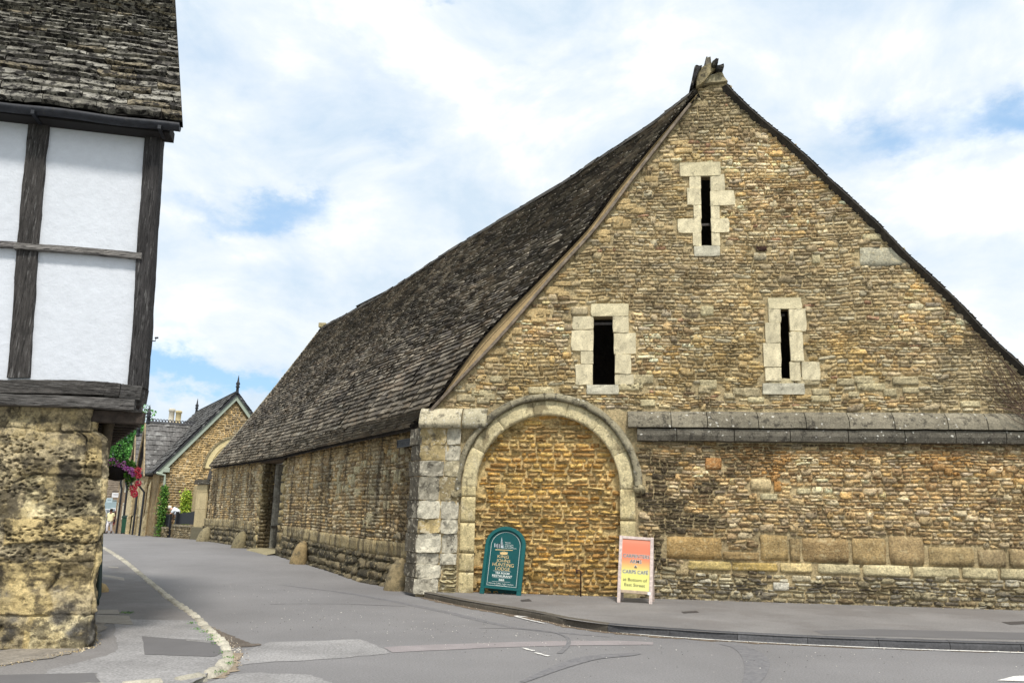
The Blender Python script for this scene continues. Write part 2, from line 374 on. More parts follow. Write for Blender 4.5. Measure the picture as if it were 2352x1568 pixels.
# ------------------------------------------------------------------ stones
UU = np.array([-1, -.9, -.45, 0, .45, .9, 1.]); VV = np.array([-1, -.8, 0, .8, 1.])
UG, VG = np.meshgrid(UU, VV, indexing='ij')
US, VS = np.meshgrid(np.array([-1, -.975, -.6, -.2, .2, .6, .975, 1.]), np.array([-1, -.96, -.4, .4, .96, 1.]), indexing='ij')
EDGE = (np.abs(UG) == 1) | (np.abs(VG) == 1)
def stone(mb, mapf, s0, s1, z0, z1, col, depth=.03, base=-.02, rough=.25, rnd=.13, tilt=.35, jit=.08, colvar=.10, maps=None, sharp=False):
    UG, VG, EDGE = (US, VS, (np.abs(US) == 1) | (np.abs(VS) == 1)) if sharp else (globals()['UG'], globals()['VG'], globals()['EDGE'])
    if sharp: base = max(base, depth - .035); rnd *= .5
    hs = (s1 - s0) / 2; hz = (z1 - z0) / 2; cs = (s0 + s1) / 2; cz = (z0 + z1) / 2
    u = UG * (1 - rnd * np.abs(VG) ** 3) ; v = VG * (1 - rnd * 1.2 * np.abs(UG) ** 4)
    u = u + rng.normal(0, jit, UG.shape) * (1 - .3 * EDGE); v = v + rng.normal(0, jit * 1.3, UG.shape) * .7
    u = np.clip(u, -1.05, 1.05); v = np.clip(v, -1.05, 1.05)
    d = depth * (1 + rng.normal(0, rough, UG.shape) + tilt * (rng.uniform(-1, 1) * UG + rng.uniform(-1, 1) * VG))
    d = np.where(EDGE, base, np.maximum(d, depth * .25))
    S = cs + u * hs; Z = cz + v * hz + (0 if sharp else rng.normal(0, .05) * u * hs)
    if maps is not None: S, Z = maps(S, Z)
    c = np.array(col)[None, :] * (1 + rng.normal(0, colvar, (UG.size, 1)))
    mb.grid(mapf(S, Z, d), np.clip(c, 0.005, .9))
def bp(s, z, d): return np.stack([gA[0] + s * g_[0] + d * gn[0], gA[1] + s * g_[1] + d * gn[1], z], -1)
def sp(t, z, d): return np.stack([KC[0] + t * st_[0] + d * sn[0], KC[1] + t * st_[1] + d * sn[1], z], -1)

def rubble(mb, mapf, smin, smax, zmin, zmax, ch, ln, inside, colour, depth, gap=.012, warp=.05, rects=(), jump=.06, **kw):
    """coursed random rubble"""
    z = zmin; taken = list(rects)
    def wz(s, zz): return (fbm(s * .55, zz * .55, 5) - .5) * 2 * warp + (vn(s * 3.1, zz * 2.3, 8) - .5) * warp * .35
    while z < zmax:
        h = rng.uniform(*ch) if not callable(ch) else ch(z, rng)
        s = smin - rng.uniform(0, .3)
        while s < smax:
            l = (rng.uniform(*ln) * rng.choice([.6, 1, 1, 1.5])) if not callable(ln) else ln(s, z, rng)
            cs, cz = s + l / 2, z + h / 2; dz = float(wz(cs, cz))
            hh = h
            if rng.random() < jump: hh = h * rng.uniform(1.7, 2.2); 
            ok = inside(s + gap, cz + dz) and inside(s + l - gap, cz + dz) and inside(cs, z + dz + .01) and inside(cs, z + h + dz - .01)
            if ok:
                for r in taken:
                    if r[0] - .3 * l < cs < r[1] + .3 * l and r[2] - .02 < cz + dz < r[3] + .02: ok = False; break
            if ok:
                c = colour(cs, cz + dz)
                stone(mb, mapf, s + gap / 2, s + l - gap / 2, z + gap / 2, z + hh - gap / 2, c, depth * rng.uniform(.6, 1.35) * (1.25 if hh > h else 1),
                      maps=lambda S, Z: (S, Z + wz(S, Z)), **kw)
            s += l
        z += h
PAL = s2l([(208, 184, 134), (184, 156, 108), (166, 142, 104), (200, 182, 144), (142, 120, 86), (218, 204, 164), (156, 142, 114), (196, 164, 106), (124, 104, 76), (176, 164, 138)])
PALW = np.array([.16, .16, .13, .14, .08, .1, .09, .08, .03, .03]); PALW /= PALW.sum()
GREY = s2l((162, 148, 118)); PALE = s2l((205, 192, 152)); DARK = s2l((84, 70, 50)); ORG = s2l((178, 128, 62)); BLK = s2l((52, 46, 38)); WHT = s2l((208, 195, 162)); CREAM = s2l((214, 200, 158))
def mixc(a, b, t): return np.array(a) * (1 - t) + np.array(b) * t
PAL = PAL * np.array([1.36, 1.33, 1.38]); GREY = GREY * 1.22; DARK = DARK * 1.25
def pick(p=PAL, w_=PALW): return p[rng.choice(len(p), p=w_)] * rng.uniform(.8, 1.18)

def line_at(pts, z):
    zz = [p[1] for p in pts]; ss = [p[0] for p in pts]
    o = np.argsort(zz); return float(np.interp(z, np.array(zz)[o], np.array(ss)[o]))
# verges on the gable plane (s, z), read off the photograph
LV = [Gi(x, y) for x, y in [(1600, 212), (1584, 246), (1464, 400), (1372, 523), (1268, 640), (1158, 768), (1040, 893), (985, 950)]]
RVp = [(1673, 189), (1712, 230), (1767, 279), (1812, 314), (1861, 358), (1914, 410), (1966, 457), (2025, 512), (2085, 576), (2140, 626), (2204, 686), (2259, 746), (2298, 785), (2352, 833), (2460, 940)]
RV = [Gi(x, y) for x, y in RVp]
APEX = Gi(1632, 190)
ZB0, ZB1 = 3.09, 3.70       # string course
ARS, ARZ, AR1, AR2, AR3 = 2.415, 2.17, 1.44, 1.74, 1.88
SE = 12.9
def in_gable(s, z):
    if z < .02: return False
    if z < ZB1 + .05: return -.12 < s < SE - .1
    if z > APEX[1] - .05: return False
    return line_at(LV, z) + .0 < s < line_at(RV, z) - .06
wins = [((1610, 405), (1632, 568)), ((1362, 730), (1410, 884)), ((1793, 710), (1812, 880))]
WR = []
for a, b in wins:
    s0, z1 = Gi(*a); s1, z0 = Gi(*b); WR.append((s0, s1, z0, z1))

def up_col(s, z):
    c = pick(); n1 = float(fbm(s * .45, z * .45, 31)); n2 = float(fbm(s * 1.1, z * 2.0, 37)); n3 = float(fbm(s * .9 + 9, z * .9, 41))
    g = sm(n1, .46, .64) * .6 + sm(z, 9.0, 10.4) * .6 + sm(s, 8.8, 10.6) * sm(z, 5.6, 4.4) * .7
    c = mixc(c, GREY * rng.uniform(.75, 1.2), min(float(g), .85))
    c = mixc(c, s2l((205, 178, 118)), float(sm(n3, .52, .68)) * .55 * (1 - min(float(g), 1)))
    d = float(sm(n2, .58, .72)) * .55 + float(sm(z, 9.3, 10.8)) * .45
    c = mixc(c, DARK, min(d * .8, .6))
    if rng.random() < .012: c = s2l((186, 146, 116))
    if rng.random() < .05 * (1 + 2 * (z < 4.3)): c = WHT * .9
    return c
def low_col(s, z):
    n1 = float(fbm(s * .6, z * .9, 51)); n2 = float(fbm(s * 1.6, z * 3.2, 57)); n3 = float(fbm(s * .35, z * .8, 61))
    if z < .66:
        c = s2l([(196, 184, 150), (172, 160, 128), (150, 142, 124), (208, 200, 176), (140, 124, 94), (120, 112, 98)][rng.integers(6)]) * rng.uniform(.8, 1.15)
        c = mixc(c, DARK, .55 * float(sm(n2, .5, .66)) + .3 * float(sm(z, .3, .05))); return c
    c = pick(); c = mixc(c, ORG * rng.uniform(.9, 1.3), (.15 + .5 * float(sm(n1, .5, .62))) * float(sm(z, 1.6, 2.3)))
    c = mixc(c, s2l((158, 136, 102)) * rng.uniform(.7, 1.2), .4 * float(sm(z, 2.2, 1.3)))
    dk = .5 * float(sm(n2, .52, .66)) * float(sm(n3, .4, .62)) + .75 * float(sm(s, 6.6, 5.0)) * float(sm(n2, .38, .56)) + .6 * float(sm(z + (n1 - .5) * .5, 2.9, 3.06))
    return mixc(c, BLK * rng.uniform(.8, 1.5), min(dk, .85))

barn = thing('tithe_barn', 'great buff rubble barn with steep stone slate roof and blocked round arch in its gable', 'barn', gA + gn * 0 + np.array([0, 0, -.1]))

def curve_solid(outer, holes, half, mapf, name='tmp'):
    cu = bpy.data.curves.new(name, 'CURVE'); cu.dimensions = '2D'; cu.fill_mode = 'BOTH'; cu.extrude = half
    for pts in [outer] + holes:
        sp_ = cu.splines.new('POLY'); sp_.points.add(len(pts) - 1)
        for i, p in enumerate(pts): sp_.points[i].co = (p[0], p[1], 0, 1)
        sp_.use_cyclic_u = True
    ob = bpy.data.objects.new(name, cu); COL.objects.link(ob); bpy.context.view_layer.update()
    me = bpy.data.meshes.new_from_object(ob.evaluated_get(bpy.context.evaluated_depsgraph_get()))
    V = np.zeros(len(me.vertices) * 3); me.vertices.foreach_get('co', V); V = V.reshape(-1, 3)
    Fc = [tuple(p.vertices) for p in me.polygons]
    bpy.data.objects.remove(ob); bpy.data.curves.remove(cu); bpy.data.meshes.remove(me)
    return mapf(V[:, 0], V[:, 1], V[:, 2] - half), Fc     # front face at d = 0
MORT = s2l((196, 176, 134)); MORT_UP = s2l((200, 180, 138))
def jagged(r, n=7, a=.012):
    s0, s1, z0, z1 = r; P = []
    for i in range(n): P.append((s0 + rng.normal(0, a), z0 + (z1 - z0) * i / n))
    for p in [(s0, z1), (s1, z1)]: P.append(p)
    for i in range(1, n): P.append((s1 + rng.normal(0, a), z1 - (z1 - z0) * i / n))
    P.append((s1, z0)); return P
holes = [jagged((r[0] - .05, r[1] + .12, r[2] - .03, r[3] + .03)) for r in WR]
arch_hole = [(ARS - AR1 - .15, .0), (ARS - AR1 - .15, ARZ)] + [(ARS - (AR1 + .15) * math.cos(a), ARZ + (AR1 + .15) * math.sin(a)) for a in np.linspace(0, math.pi, 25)[1:-1]] + [(ARS + AR1 + .15, ARZ), (ARS + AR1 + .15, .0)]
lv = [(s + .02, z) for s, z in LV]; rv = [(s - .05, z - .03) for s, z in RV]
outer = [(-.1, -.3), (ARS - AR1 - .15, -.3)] + arch_hole + [(ARS + AR1 + .15, -.3), (SE, -.3), (SE, ZB1 + .1)] + rv[::-1][1:] + [(APEX[0], APEX[1] - .05)] + lv + [(-.1, LV[-1][1])]
V, Fc = curve_solid(outer, holes, .14, bp)
gw = MB(); gw.add(V, Fc, MORT_UP * .8)
# explicit stones
up_rects = []
def ex(r, a=.006, b=.010): return (r[0] - a, r[1] + a, r[2] - b, r[3] + b)
def rect(fn, a, b, c, d):
    s0, z1 = Gi(*fn(a, b)); s1, z0 = Gi(*fn(c, d)); return (s0, s1, z0, z1)
surr = {0: ([(695, 30, 942, 103)], [(755, 107, 822, 180), (740, 182, 822, 280), (780, 284, 825, 363), (685, 367, 825, 448), (775, 450, 824, 525), (880, 100, 965, 195), (880, 199, 1025, 282), (884, 286, 935, 362), (884, 364, 992, 445), (888, 449, 936, 525)], [(782, 532, 936, 588)]),
        1: ([(162, 880, 385, 950)], [(50, 955, 172, 1030), (42, 1037, 172, 1158), (100, 1162, 170, 1238), (68, 1242, 168, 1365), (292, 948, 385, 1050), (300, 1054, 430, 1180), (304, 1184, 400, 1298), (306, 1304, 415, 1362)], [(135, 1368, 325, 1420)]),
        2: ([(1228, 845, 1430, 905)], [(1230, 909, 1305, 988), (1210, 992, 1305, 1110), (1198, 1114, 1306, 1258), (1212, 1262, 1308, 1340), (1354, 907, 1460, 1042), (1357, 1047, 1443, 1225), (1359, 1229, 1425, 1340), (1430, 1229, 1543, 1338)], [(1195, 1358, 1448, 1422)])}
for k, (li, ja, si) in surr.items():
    for q in li + ja + si: up_rects.append(rect(Z5, *q))
extra_up = [(rect(Z8, 972, 915, 1195, 998), s2l((190, 184, 160))), (rect(Z8, 755, 945, 795, 988), CREAM), (rect(Z8, 497, 911, 548, 930), s2l((70, 48, 38))), (rect(Z8, 990, 852, 1075, 880), PALE),
            (rect(Z5, 820, 890, 900, 950), PALE * .9), (rect(Z5, 40, 895, 140, 945), GREY * 1.2), (rect(Z5, 1230, 1228, 1232, 1230), PALE)]
for k in range(26):
    z_ = rng.uniform(3.9, 9.5); e = line_at(LV, z_) + rng.uniform(.02, .5); l = rng.uniform(.2, .45); extra_up.append(((e, e + l, z_, z_ + rng.uniform(.1, .2)), s2l((205, 178, 128)) * rng.uniform(.85, 1.1)))
for k in range(34):
    z_ = rng.uniform(3.8, 4.3); e = rng.uniform(.4, 10.5); l = rng.uniform(.2, .5); extra_up.append(((e, e + l, z_, z_ + rng.uniform(.1, .2)), mixc(PALE, GREY, rng.uniform(0, .8))))
for r, c in extra_up: up_rects.append(r)
up_rects += [(a - .02, b + .02, c - .02, d + .02) for a, b, c, d in WR]
def outarch(s, z, rad=AR3 + .02): return not (z >= ARZ and math.hypot(s - ARS, z - ARZ) < rad) and not (z < ARZ and abs(s - ARS) < AR2 + .02)
def upg(s, z): return z > ZB1 + .02 and in_gable(s, z) and outarch(s, z) and s > .02
rubble(gw, bp, -.1, 11.9, ZB1, APEX[1] + .1, lambda z, r: r.uniform(.04, .095), (.09, .27), upg, up_col, .024, gap=.010, rects=up_rects, jump=.1, warp=.09, rough=.4, tilt=.55, jit=.11)
for r, c in extra_up: stone(gw, bp, *r, c, .032, rnd=.05, tilt=.1, jit=.04, sharp=True)
# lower wall: big old blocks, cream course and loose rubble plinth
low_rects = []
blk = [(98, 783, 392, 908, s2l((176, 146, 96))), (400, 866, 592, 912, s2l((168, 142, 98))), (594, 775, 746, 915, s2l((178, 152, 104))), (752, 795, 812, 920, s2l((160, 138, 98))), (818, 790, 1074, 925, s2l((166, 140, 98))), (1084, 793, 1274, 936, s2l((180, 154, 108))),
       (1280, 780, 1474, 940, s2l((168, 144, 104))), (1492, 840, 1742, 945, s2l((172, 150, 108))), (1756, 855, 1910, 950, s2l((166, 146, 110))), (1920, 850, 2120, 952, s2l((176, 154, 114))), (2126, 860, 2330, 955, s2l((172, 150, 112))),
       (212, 914, 440, 966, s2l((205, 182, 120))), (446, 922, 690, 972, s2l((186, 160, 98))), (704, 925, 872, 980, s2l((212, 190, 138))), (900, 930, 1132, 988, CREAM), (1142, 935, 1398, 1000, CREAM), (1408, 945, 1662, 1006, CREAM * .97), (1672, 950, 1868, 1012, CREAM), (1876, 955, 2120, 1018, CREAM * .95), (2128, 960, 2380, 1022, CREAM),
       (302, 366, 390, 430, s2l((168, 122, 74))), (545, 478, 655, 540, s2l((205, 184, 140))), (668, 490, 708, 545, s2l((184, 136, 78))), (595, 555, 688, 592, PALE * .9), (790, 528, 866, 560, PALE), (665, 1028, 750, 1075, s2l((214, 208, 190))), (765, 992, 865, 1026, WHT * .95)]
for a, b, c, d, col in blk:
    r = rect(Z7, a, b, c, d)
    if r[1] < SE: low_rects.append(r)
def lowg(s, z): return .02 < z < ZB0 + .02 and AR2 + ARS + .02 < s < SE and outarch(s, z, AR3)
def lch(z, r): return r.uniform(.045, .085) if z < .6 or z > 1.4 else r.uniform(.05, .09)
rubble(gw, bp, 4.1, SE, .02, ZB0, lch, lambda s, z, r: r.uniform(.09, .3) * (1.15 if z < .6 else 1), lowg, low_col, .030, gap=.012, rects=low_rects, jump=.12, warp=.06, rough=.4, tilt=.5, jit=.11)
for (a, b, c, d, col) in blk:
    r = rect(Z7, a, b, c, d)
    if r[1] < SE: stone(gw, bp, *r, col, .04, rnd=.06, tilt=.15, jit=.03, colvar=.12, sharp=True)
# whitish course just above the string and the cracked mortar zone left of the arch
rubble(gw, bp, .62, ARS - AR2, 2.0, ZB0 + .05, (.12, .22), (.18, .42), lambda s, z: outarch(s, z) and s > .55 and z < 3.12, lambda s, z: mixc(WHT, GREY, rng.random()) if rng.random() < .6 else PALE, .03, warp=.02)
gable = gw.build('gable_wall', M_RUB, barn, smooth=True, fix=False)
gable['label'] = 'buff rubble gable wall'

# surrounds of the three slit windows
for k, (li, ja, si) in surr.items():
    mb = MB()
    for q in ja: stone(mb, bp, *ex(rect(Z5, *q), .01), s2l((218, 206, 172)) * rng.uniform(.84, 1.05), .042 + rng.uniform(-.006, .008), rnd=.05, tilt=.12, jit=.03, colvar=.09, rough=.1, sharp=True)
    wn = mb.build('slit_window', M_ASH, barn, smooth=False, fix=False)
    for nm, lst in (('lintel', li), ('sill', si)):
        mb = MB()
        for q in lst: stone(mb, bp, *ex(rect(Z5, *q), .012), (s2l((214, 202, 166)) if nm == 'lintel' else s2l((198, 192, 170))) * rng.uniform(.9, 1.03), .05, rnd=.03, tilt=.06, jit=.018, rough=.08, sharp=True)
        o = mb.build(nm, M_ASH, wn, smooth=False, fix=False)
    s0, s1, z0, z1 = WR[k]
    for zz in ([z0 + (z1 - z0) * .34] if k == 0 else [z0 + (z1 - z0) * .93] if k == 1 else [z0 + .07, z1 - .1]):
        mb = MB(); mb.box(Gp((s0 + s1) / 2, zz, -.12), (s1 - s0 + .03, .04, .05), axes=[g_, gn, UP], col=s2l((78, 74, 72))); mb.build('crossbar', M_TIM, wn)

# blocked arch
def voussoirs():
    mb = MB(); n = 7; ed = np.linspace(-.02, math.pi + .02, n + 1); ed[1:-1] += rng.normal(0, .03, n - 1)
    for i in range(n):
        def mp_(S, Z, a0=ed[i] + .0015, a1=ed[i + 1] - .0015):
            a = a0 + (S + 1) / 2 * (a1 - a0); r = AR1 + (Z + 1) / 2 * (AR2 - AR1); return ARS - r * np.cos(a), ARZ + r * np.sin(a)
        stone_fine(mb, mp_, s2l((212, 198, 156)) * rng.uniform(.92, 1.05), .05, -.26)
    for sd in (-1, 1):
        z = .03
        while z < ARZ - .05:
            h = min(rng.uniform(.35, .7), ARZ - z)
            if ARZ - z - h < .15: h = ARZ - z
            a, b = (ARS - AR2, ARS - AR1) if sd < 0 else (ARS + AR1, ARS + AR2)
            def mp_(S, Z, a=a, b=b, z=z, h=h): return a + (S + 1) / 2 * (b - a), z + .002 + (Z + 1) / 2 * (h - .004)
            stone_fine(mb, mp_, s2l((208, 192, 146)) * rng.uniform(.88, 1.04), .045, -.26); z += h
    return mb
def stone_fine(mb, mp_, col, depth, base, nu=14, nv=9, amp=.006):
    u = np.concatenate([[-1], np.linspace(-.985, .985, nu), [1]]); v = np.concatenate([[-1], np.linspace(-.97, .97, nv), [1]])
    U_, V_ = np.meshgrid(u, v, indexing='ij'); S, Z = mp_(U_, V_); e = (abs(U_) == 1) | (abs(V_) == 1)
    d = depth + (fbm(S * 7, Z * 7, 3) - .5) * amp * 4 - .02 * np.maximum(np.abs(U_), np.abs(V_)) ** 12
    d = np.where(np.abs(U_) == 1, depth - .022 , d); d = np.where(np.abs(V_) == 1, base, d); mb.grid(bp(S, Z, d), col[None, :] * (1 + .25 * (fbm(S * 3, Z * 3, 9) - .5)).reshape(-1, 1))
arch = voussoirs().build('arch_surround', mat('weathered_arch_stone', attr=True, var=.4, vscale=30, vscale2=4, bump=1., bscale=40, bdist=.02, tint=s2l((226, 214, 180)), tint_amt=.5, tint_scale=4, dark=(s2l((104, 94, 74)), 9, .53, .64, .65), streak=(s2l((92, 78, 54)), 2.6, 1.4, .56, .63, .6)), barn, smooth=True, fix=False)
def ring(mb, r0, r1, d0, d1, a0, a1, n, col):
    P = []
    for (r, d) in [(r0, -.02), (r0, d1), ((r0 + r1) / 2, d1 + .015), (r1, d0 + .02), (r1 + .015, -.02)]:
        a = np.linspace(a0, a1, n); rr = r + (vn(a * 9, r * 20, 4) - .5) * .03
        P.append(bp(ARS - rr * np.cos(a), ARZ + rr * np.sin(a), np.full(n, d)))
    mb.grid(np.array(P), col)
mb = MB(); aa = np.linspace(-.05, math.pi - .02, 9)
for i in range(8): ring(mb, AR2 + .004, AR3, .05, .12, aa[i] + .003, aa[i + 1] - .003, 14, s2l((150, 142, 118)) * rng.uniform(.75, 1.1))
for sd, zz in ((-1, 2.02), (1, 2.16)): stone(mb, bp, ARS + sd * 1.83 - .12, ARS + sd * 1.83 + .12, zz - .1, zz + .08, s2l((168, 156, 124)), .12, rnd=.2)
hood = mb.build('hood_mould', M_STR, barn, smooth=True, fix=False)
mb = MB()
pts = [(ARS - AR1 - .12, -.2), (ARS - AR1 - .12, ARZ)] + [(ARS - (AR1 + .12) * math.cos(a), ARZ + (AR1 + .12) * math.sin(a)) for a in np.linspace(0, math.pi, 25)[1:-1]] + [(ARS + AR1 + .12, ARZ), (ARS + AR1 + .12, -.2)]
V, Fc = curve_solid(pts, [], .2, lambda s, z, d: bp(s, z, d - .15)); mb.add(V, Fc, s2l((206, 182, 130)))
def incol(s, z):
    c = s2l([(216, 174, 98), (202, 156, 82), (224, 186, 110), (190, 146, 84), (210, 174, 114), (228, 196, 130)][rng.integers(6)]) * rng.uniform(.8, 1.12)
    n = float(fbm(s * 1.2, z * 1.2, 71)); c = mixc(c, s2l((160, 146, 110)), .5 * float(sm(n, .55, .7))); c = mixc(c, DARK, .6 * float(sm(z, .75, .1)) * rng.random()); return c
rubble(mb, lambda s, z, d: bp(s, z, d - .15), ARS - AR1 - .12, ARS + AR1 + .1, .0, ARZ + AR1 + .1, (.065, .12), (.14, .36), lambda s, z: (math.hypot(s - ARS, z - ARZ) < AR1 + .11) if z > ARZ else abs(s - ARS) < AR1 + .11, incol, .045, gap=.026, warp=.02, jit=.09, rough=.35, tilt=.3, jump=.02)
inf = mb.build('blocked_doorway', M_INFILL, barn, smooth=True, fix=False); inf['label'] = 'orange ochre rubble filling the arch'

# string course: two courses of weathered stone with chamfered top
def course(mb, s0, s1, prof, lens, colf, mapf=bp):
    s = s0
    while s < s1 - .05:
        l = min(rng.uniform(*lens), s1 - s)
        if s1 - s - l < .25: l = s1 - s
        n = max(4, int(l / .06)); S = np.concatenate([[s + .004], np.linspace(s + .008, s + l - .008, n), [s + l - .004]])
        P = []
        for i, (d, z) in enumerate(prof):
            dd = d + (fbm(S * 4, z * 6 + 3, 13) - .5) * .035; dd[0] -= .03; dd[-1] -= .03
            zz = z + (fbm(S * 3, z * 4, 19) - .5) * .03; P.append(mapf(S, zz, dd))
        c = colf(s); C = c[None, :] * (1 + .3 * (fbm(np.tile(S, len(prof)) * 5, np.repeat([p[1] for p in prof], len(S)) * 5, 23) - .5))[:, None]
        mb.grid(np.array(P), C); s += l
mb = MB()
PF1 = [(-.05, ZB1 + .02), (.05, ZB1 - .01), (.15, ZB1 - .11), (.19, ZB1 - .21), (.205, ZB1 - .335), (-.02, ZB1 - .345)]
PF2 = [(-.02, ZB0 + .25), (.165, ZB0 + .245), (.18, ZB0 + .12), (.15, ZB0 + .02), (-.02, ZB0)]
scol = lambda s: s2l((132, 125, 108)) * rng.uniform(.8, 1.15)
course(mb, 4.02, SE, PF1, (.7, 1.2), scol); course(mb, 4.2, SE, PF2, (.7, 1.3), lambda s: s2l((104, 99, 88)) * rng.uniform(.8, 1.15))
mb.build('string_course', M_STR, barn, smooth=False, fix=False)
mb = MB(); PFC = [(-.05, 3.76), (.08, 3.72), (.2, 3.58), (.26, 3.42), (.24, 3.33), (-.02, 3.32)]
course(mb, -.22, .66, PFC, (.8, .9), lambda s: s2l((196, 186, 158))); course(mb, .67, 1.18, [(a * .8, b) for a, b in PFC], (.6, .7), lambda s: s2l((176, 168, 142)))
capst = mb.build('pilaster_cap', mat('capstone', attr=True, var=.3, vscale=30, bump=.7, dark=(s2l((60, 56, 48)), 5, .5, .6, .7), spots=[(s2l((215, 212, 200)), 16, .3, .7)]), barn, smooth=True, fix=False)

# corner pilaster
mb = MB(); P0 = -.2
V, Fc = curve_solid([(P0 + .03, -.3), (.6, -.3), (.6, 3.34), (P0 + .03, 3.34)], [], .3, lambda s, z, d: bp(s, z, d + .06)); mb.add(V, Fc, MORT)
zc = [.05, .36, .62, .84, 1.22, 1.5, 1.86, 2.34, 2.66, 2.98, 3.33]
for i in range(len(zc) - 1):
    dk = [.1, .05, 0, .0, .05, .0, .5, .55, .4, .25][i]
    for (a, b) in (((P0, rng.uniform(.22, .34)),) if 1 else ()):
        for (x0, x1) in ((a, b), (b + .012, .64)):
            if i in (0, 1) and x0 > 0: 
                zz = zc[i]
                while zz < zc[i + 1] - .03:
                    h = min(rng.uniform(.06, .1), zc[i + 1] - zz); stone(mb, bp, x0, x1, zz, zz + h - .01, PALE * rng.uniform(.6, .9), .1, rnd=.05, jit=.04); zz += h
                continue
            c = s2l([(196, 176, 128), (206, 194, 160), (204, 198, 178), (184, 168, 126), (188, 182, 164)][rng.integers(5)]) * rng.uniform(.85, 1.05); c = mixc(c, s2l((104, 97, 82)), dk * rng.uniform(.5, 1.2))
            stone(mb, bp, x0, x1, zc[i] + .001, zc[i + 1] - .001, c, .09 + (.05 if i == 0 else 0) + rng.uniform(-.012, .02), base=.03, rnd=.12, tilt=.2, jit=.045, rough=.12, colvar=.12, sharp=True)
    # return face along the street
    cP = Gp(P0, 0, .06)
    def rp(s, z, d, cP=cP): return np.stack([cP[0] + s * st_[0] + d * sn[0], cP[1] + s * st_[1] + d * sn[1], z], -1)
    stone(mb, rp, -.04, .4 + .1 * (i % 2), zc[i] + .003, zc[i + 1] - .003, s2l((92, 86, 74)) * rng.uniform(.8, 1.4), .015, base=-.01, rnd=.02, tilt=.1, jit=.02, sharp=True)
pil = mb.build('corner_pilaster', mat('pilaster_limestone', attr=True, var=.4, vscale=26, vscale2=4, bump=.9, bscale=50, bdist=.02, dark=(s2l((66, 62, 54)), 5, .54, .64, .75), tint=s2l((216, 208, 186)), tint_amt=.6, tint_scale=5, tint_lo=.52, tint_hi=.64, spots=[(s2l((222, 216, 196)), 14, .28, .6)]), barn, smooth=False, fix=False)

# ---- street wall
HS = 3.38
TD0 = Si(598, 1200)[0]; TD1 = Si(643, 1200)[0]
TD1, TD0 = min(TD0, TD1), max(TD0, TD1)     # TD1 near, TD0 far
ZD = float(Si(620, 1062)[1]); ZD = min(ZD, HS - .12)
mb = MB()
V, Fc = curve_solid([(-.05, -.6), (SLEN, -.6), (SLEN, HS + .12), (-.05, HS + .12)], [[(TD1, .18), (TD0, .18), (TD0, ZD), (TD1, ZD)]], .17, sp); mb.add(V, Fc, s2l((160, 140, 104)))
def stcol(s, z):
    n1 = float(fbm(s * 2.2, z * .35, 81)); n2 = float(fbm(s * 3.1 + 7, z * .5, 83)); n3 = float(fbm(s * .5, z * .5, 87))
    c = pick() * 1.0; c = mixc(c, s2l((178, 154, 110)) * rng.uniform(.7, 1.15), .4)
    c = mixc(c, s2l((76, 66, 50)) * rng.uniform(.8, 1.2), .75 * float(sm(n1, .50, .66)) * float(sm(z, 3.3, 2.5)))
    if rng.random() < float(sm(n2, .5, .66)) * .9: c = mixc(c, WHT * .9, .7)
    c = mixc(c, s2l((178, 150, 100)), .5 * float(sm(z, 2.9, 3.2)))
    c = mixc(c, s2l((110, 106, 78)), .5 * float(sm(z, .8, .3))); return c
dr = [(TD1 - .02, TD0 + .02, .1, ZD + .12)]
rubble(mb, sp, -.02, SLEN - .02, .95, HS + .03, lambda z, r: r.uniform(.06, .12), (.14, .4), lambda s, z: z < HS + .04 and 0 < s < SLEN, stcol, .024, gap=.016, rects=dr, jump=.12, warp=.05, jit=.1, rough=.35)
for k in range(22):
    t_ = rng.uniform(.4, 5.5); z_ = rng.uniform(1.2, 2.9); stone(mb, sp, t_, t_ + rng.uniform(.25, .5), z_, z_ + rng.uniform(.14, .3), PALE * rng.uniform(.7, .95), .03, rnd=.08, tilt=.1, jit=.04, sharp=True)
# dressed course
t_ = .3
while t_ < SLEN:
    l = rng.uniform(.5, 1.3)
    if not (TD1 - l < t_ < TD0 + .05): stone(mb, sp, t_, t_ + l - .015, .62 + float(zg(*Sp(t_, 0)[:2])), .96 + float(zg(*Sp(t_, 0)[:2])), s2l((166, 150, 112)) * rng.uniform(.75, 1.1), .05, base=-.1, rnd=.04, tilt=.08, jit=.03, colvar=.12, sharp=True)
    t_ += l
for side, (a, b) in enumerate(((TD1 - .32, TD1), (TD0, TD0 + .34))):    # dressed jambs
    z = .2
    while z < ZD - .05:
        h = min(rng.uniform(.2, .4), ZD - z); w_ = rng.uniform(-.08, .1)
        stone(mb, sp, a - (w_ if side == 0 else 0), b + (w_ if side else 0), z, z + h - .012, s2l((176, 158, 116)) * rng.uniform(.7, 1.1), .07, base=-.3, rnd=.04, tilt=.05, jit=.02); z += h
def rvp(s, z, d): return np.stack([KC[0] + (TD0 - d) * st_[0] - s * sn[0], KC[1] + (TD0 - d) * st_[1] - s * sn[1], z], -1)
z = .2
while z < ZD - .04:
    h = min(rng.uniform(.1, .17), ZD - z); c_w = rng.uniform(.12, .3)
    for a_0, b_0 in ((-.06, c_w), (c_w + .01, .4)): stone(mb, rvp, a_0, b_0, z, z + h - .012, s2l((140, 126, 94)) * rng.uniform(.5, 1.0), .05, rnd=.1, jit=.06)
    z += h
M_STW = mat('streaked_rubble', attr=True, var=.55, vscale=26, vscale2=2.2, bump=1., bscale=38, bdist=.03, tint=s2l((216, 208, 184)), tint_amt=.55, tint_scale=9, tint_lo=.55, tint_hi=.64, dark=(s2l((78, 66, 48)), 15, .55, .64, .6), streak=(s2l((70, 61, 48)), 3.4, .25, .50, .60, .7))
swl = mb.build('street_wall', M_STW, barn, smooth=True, fix=False); swl['label'] = 'long side wall streaked white and black'
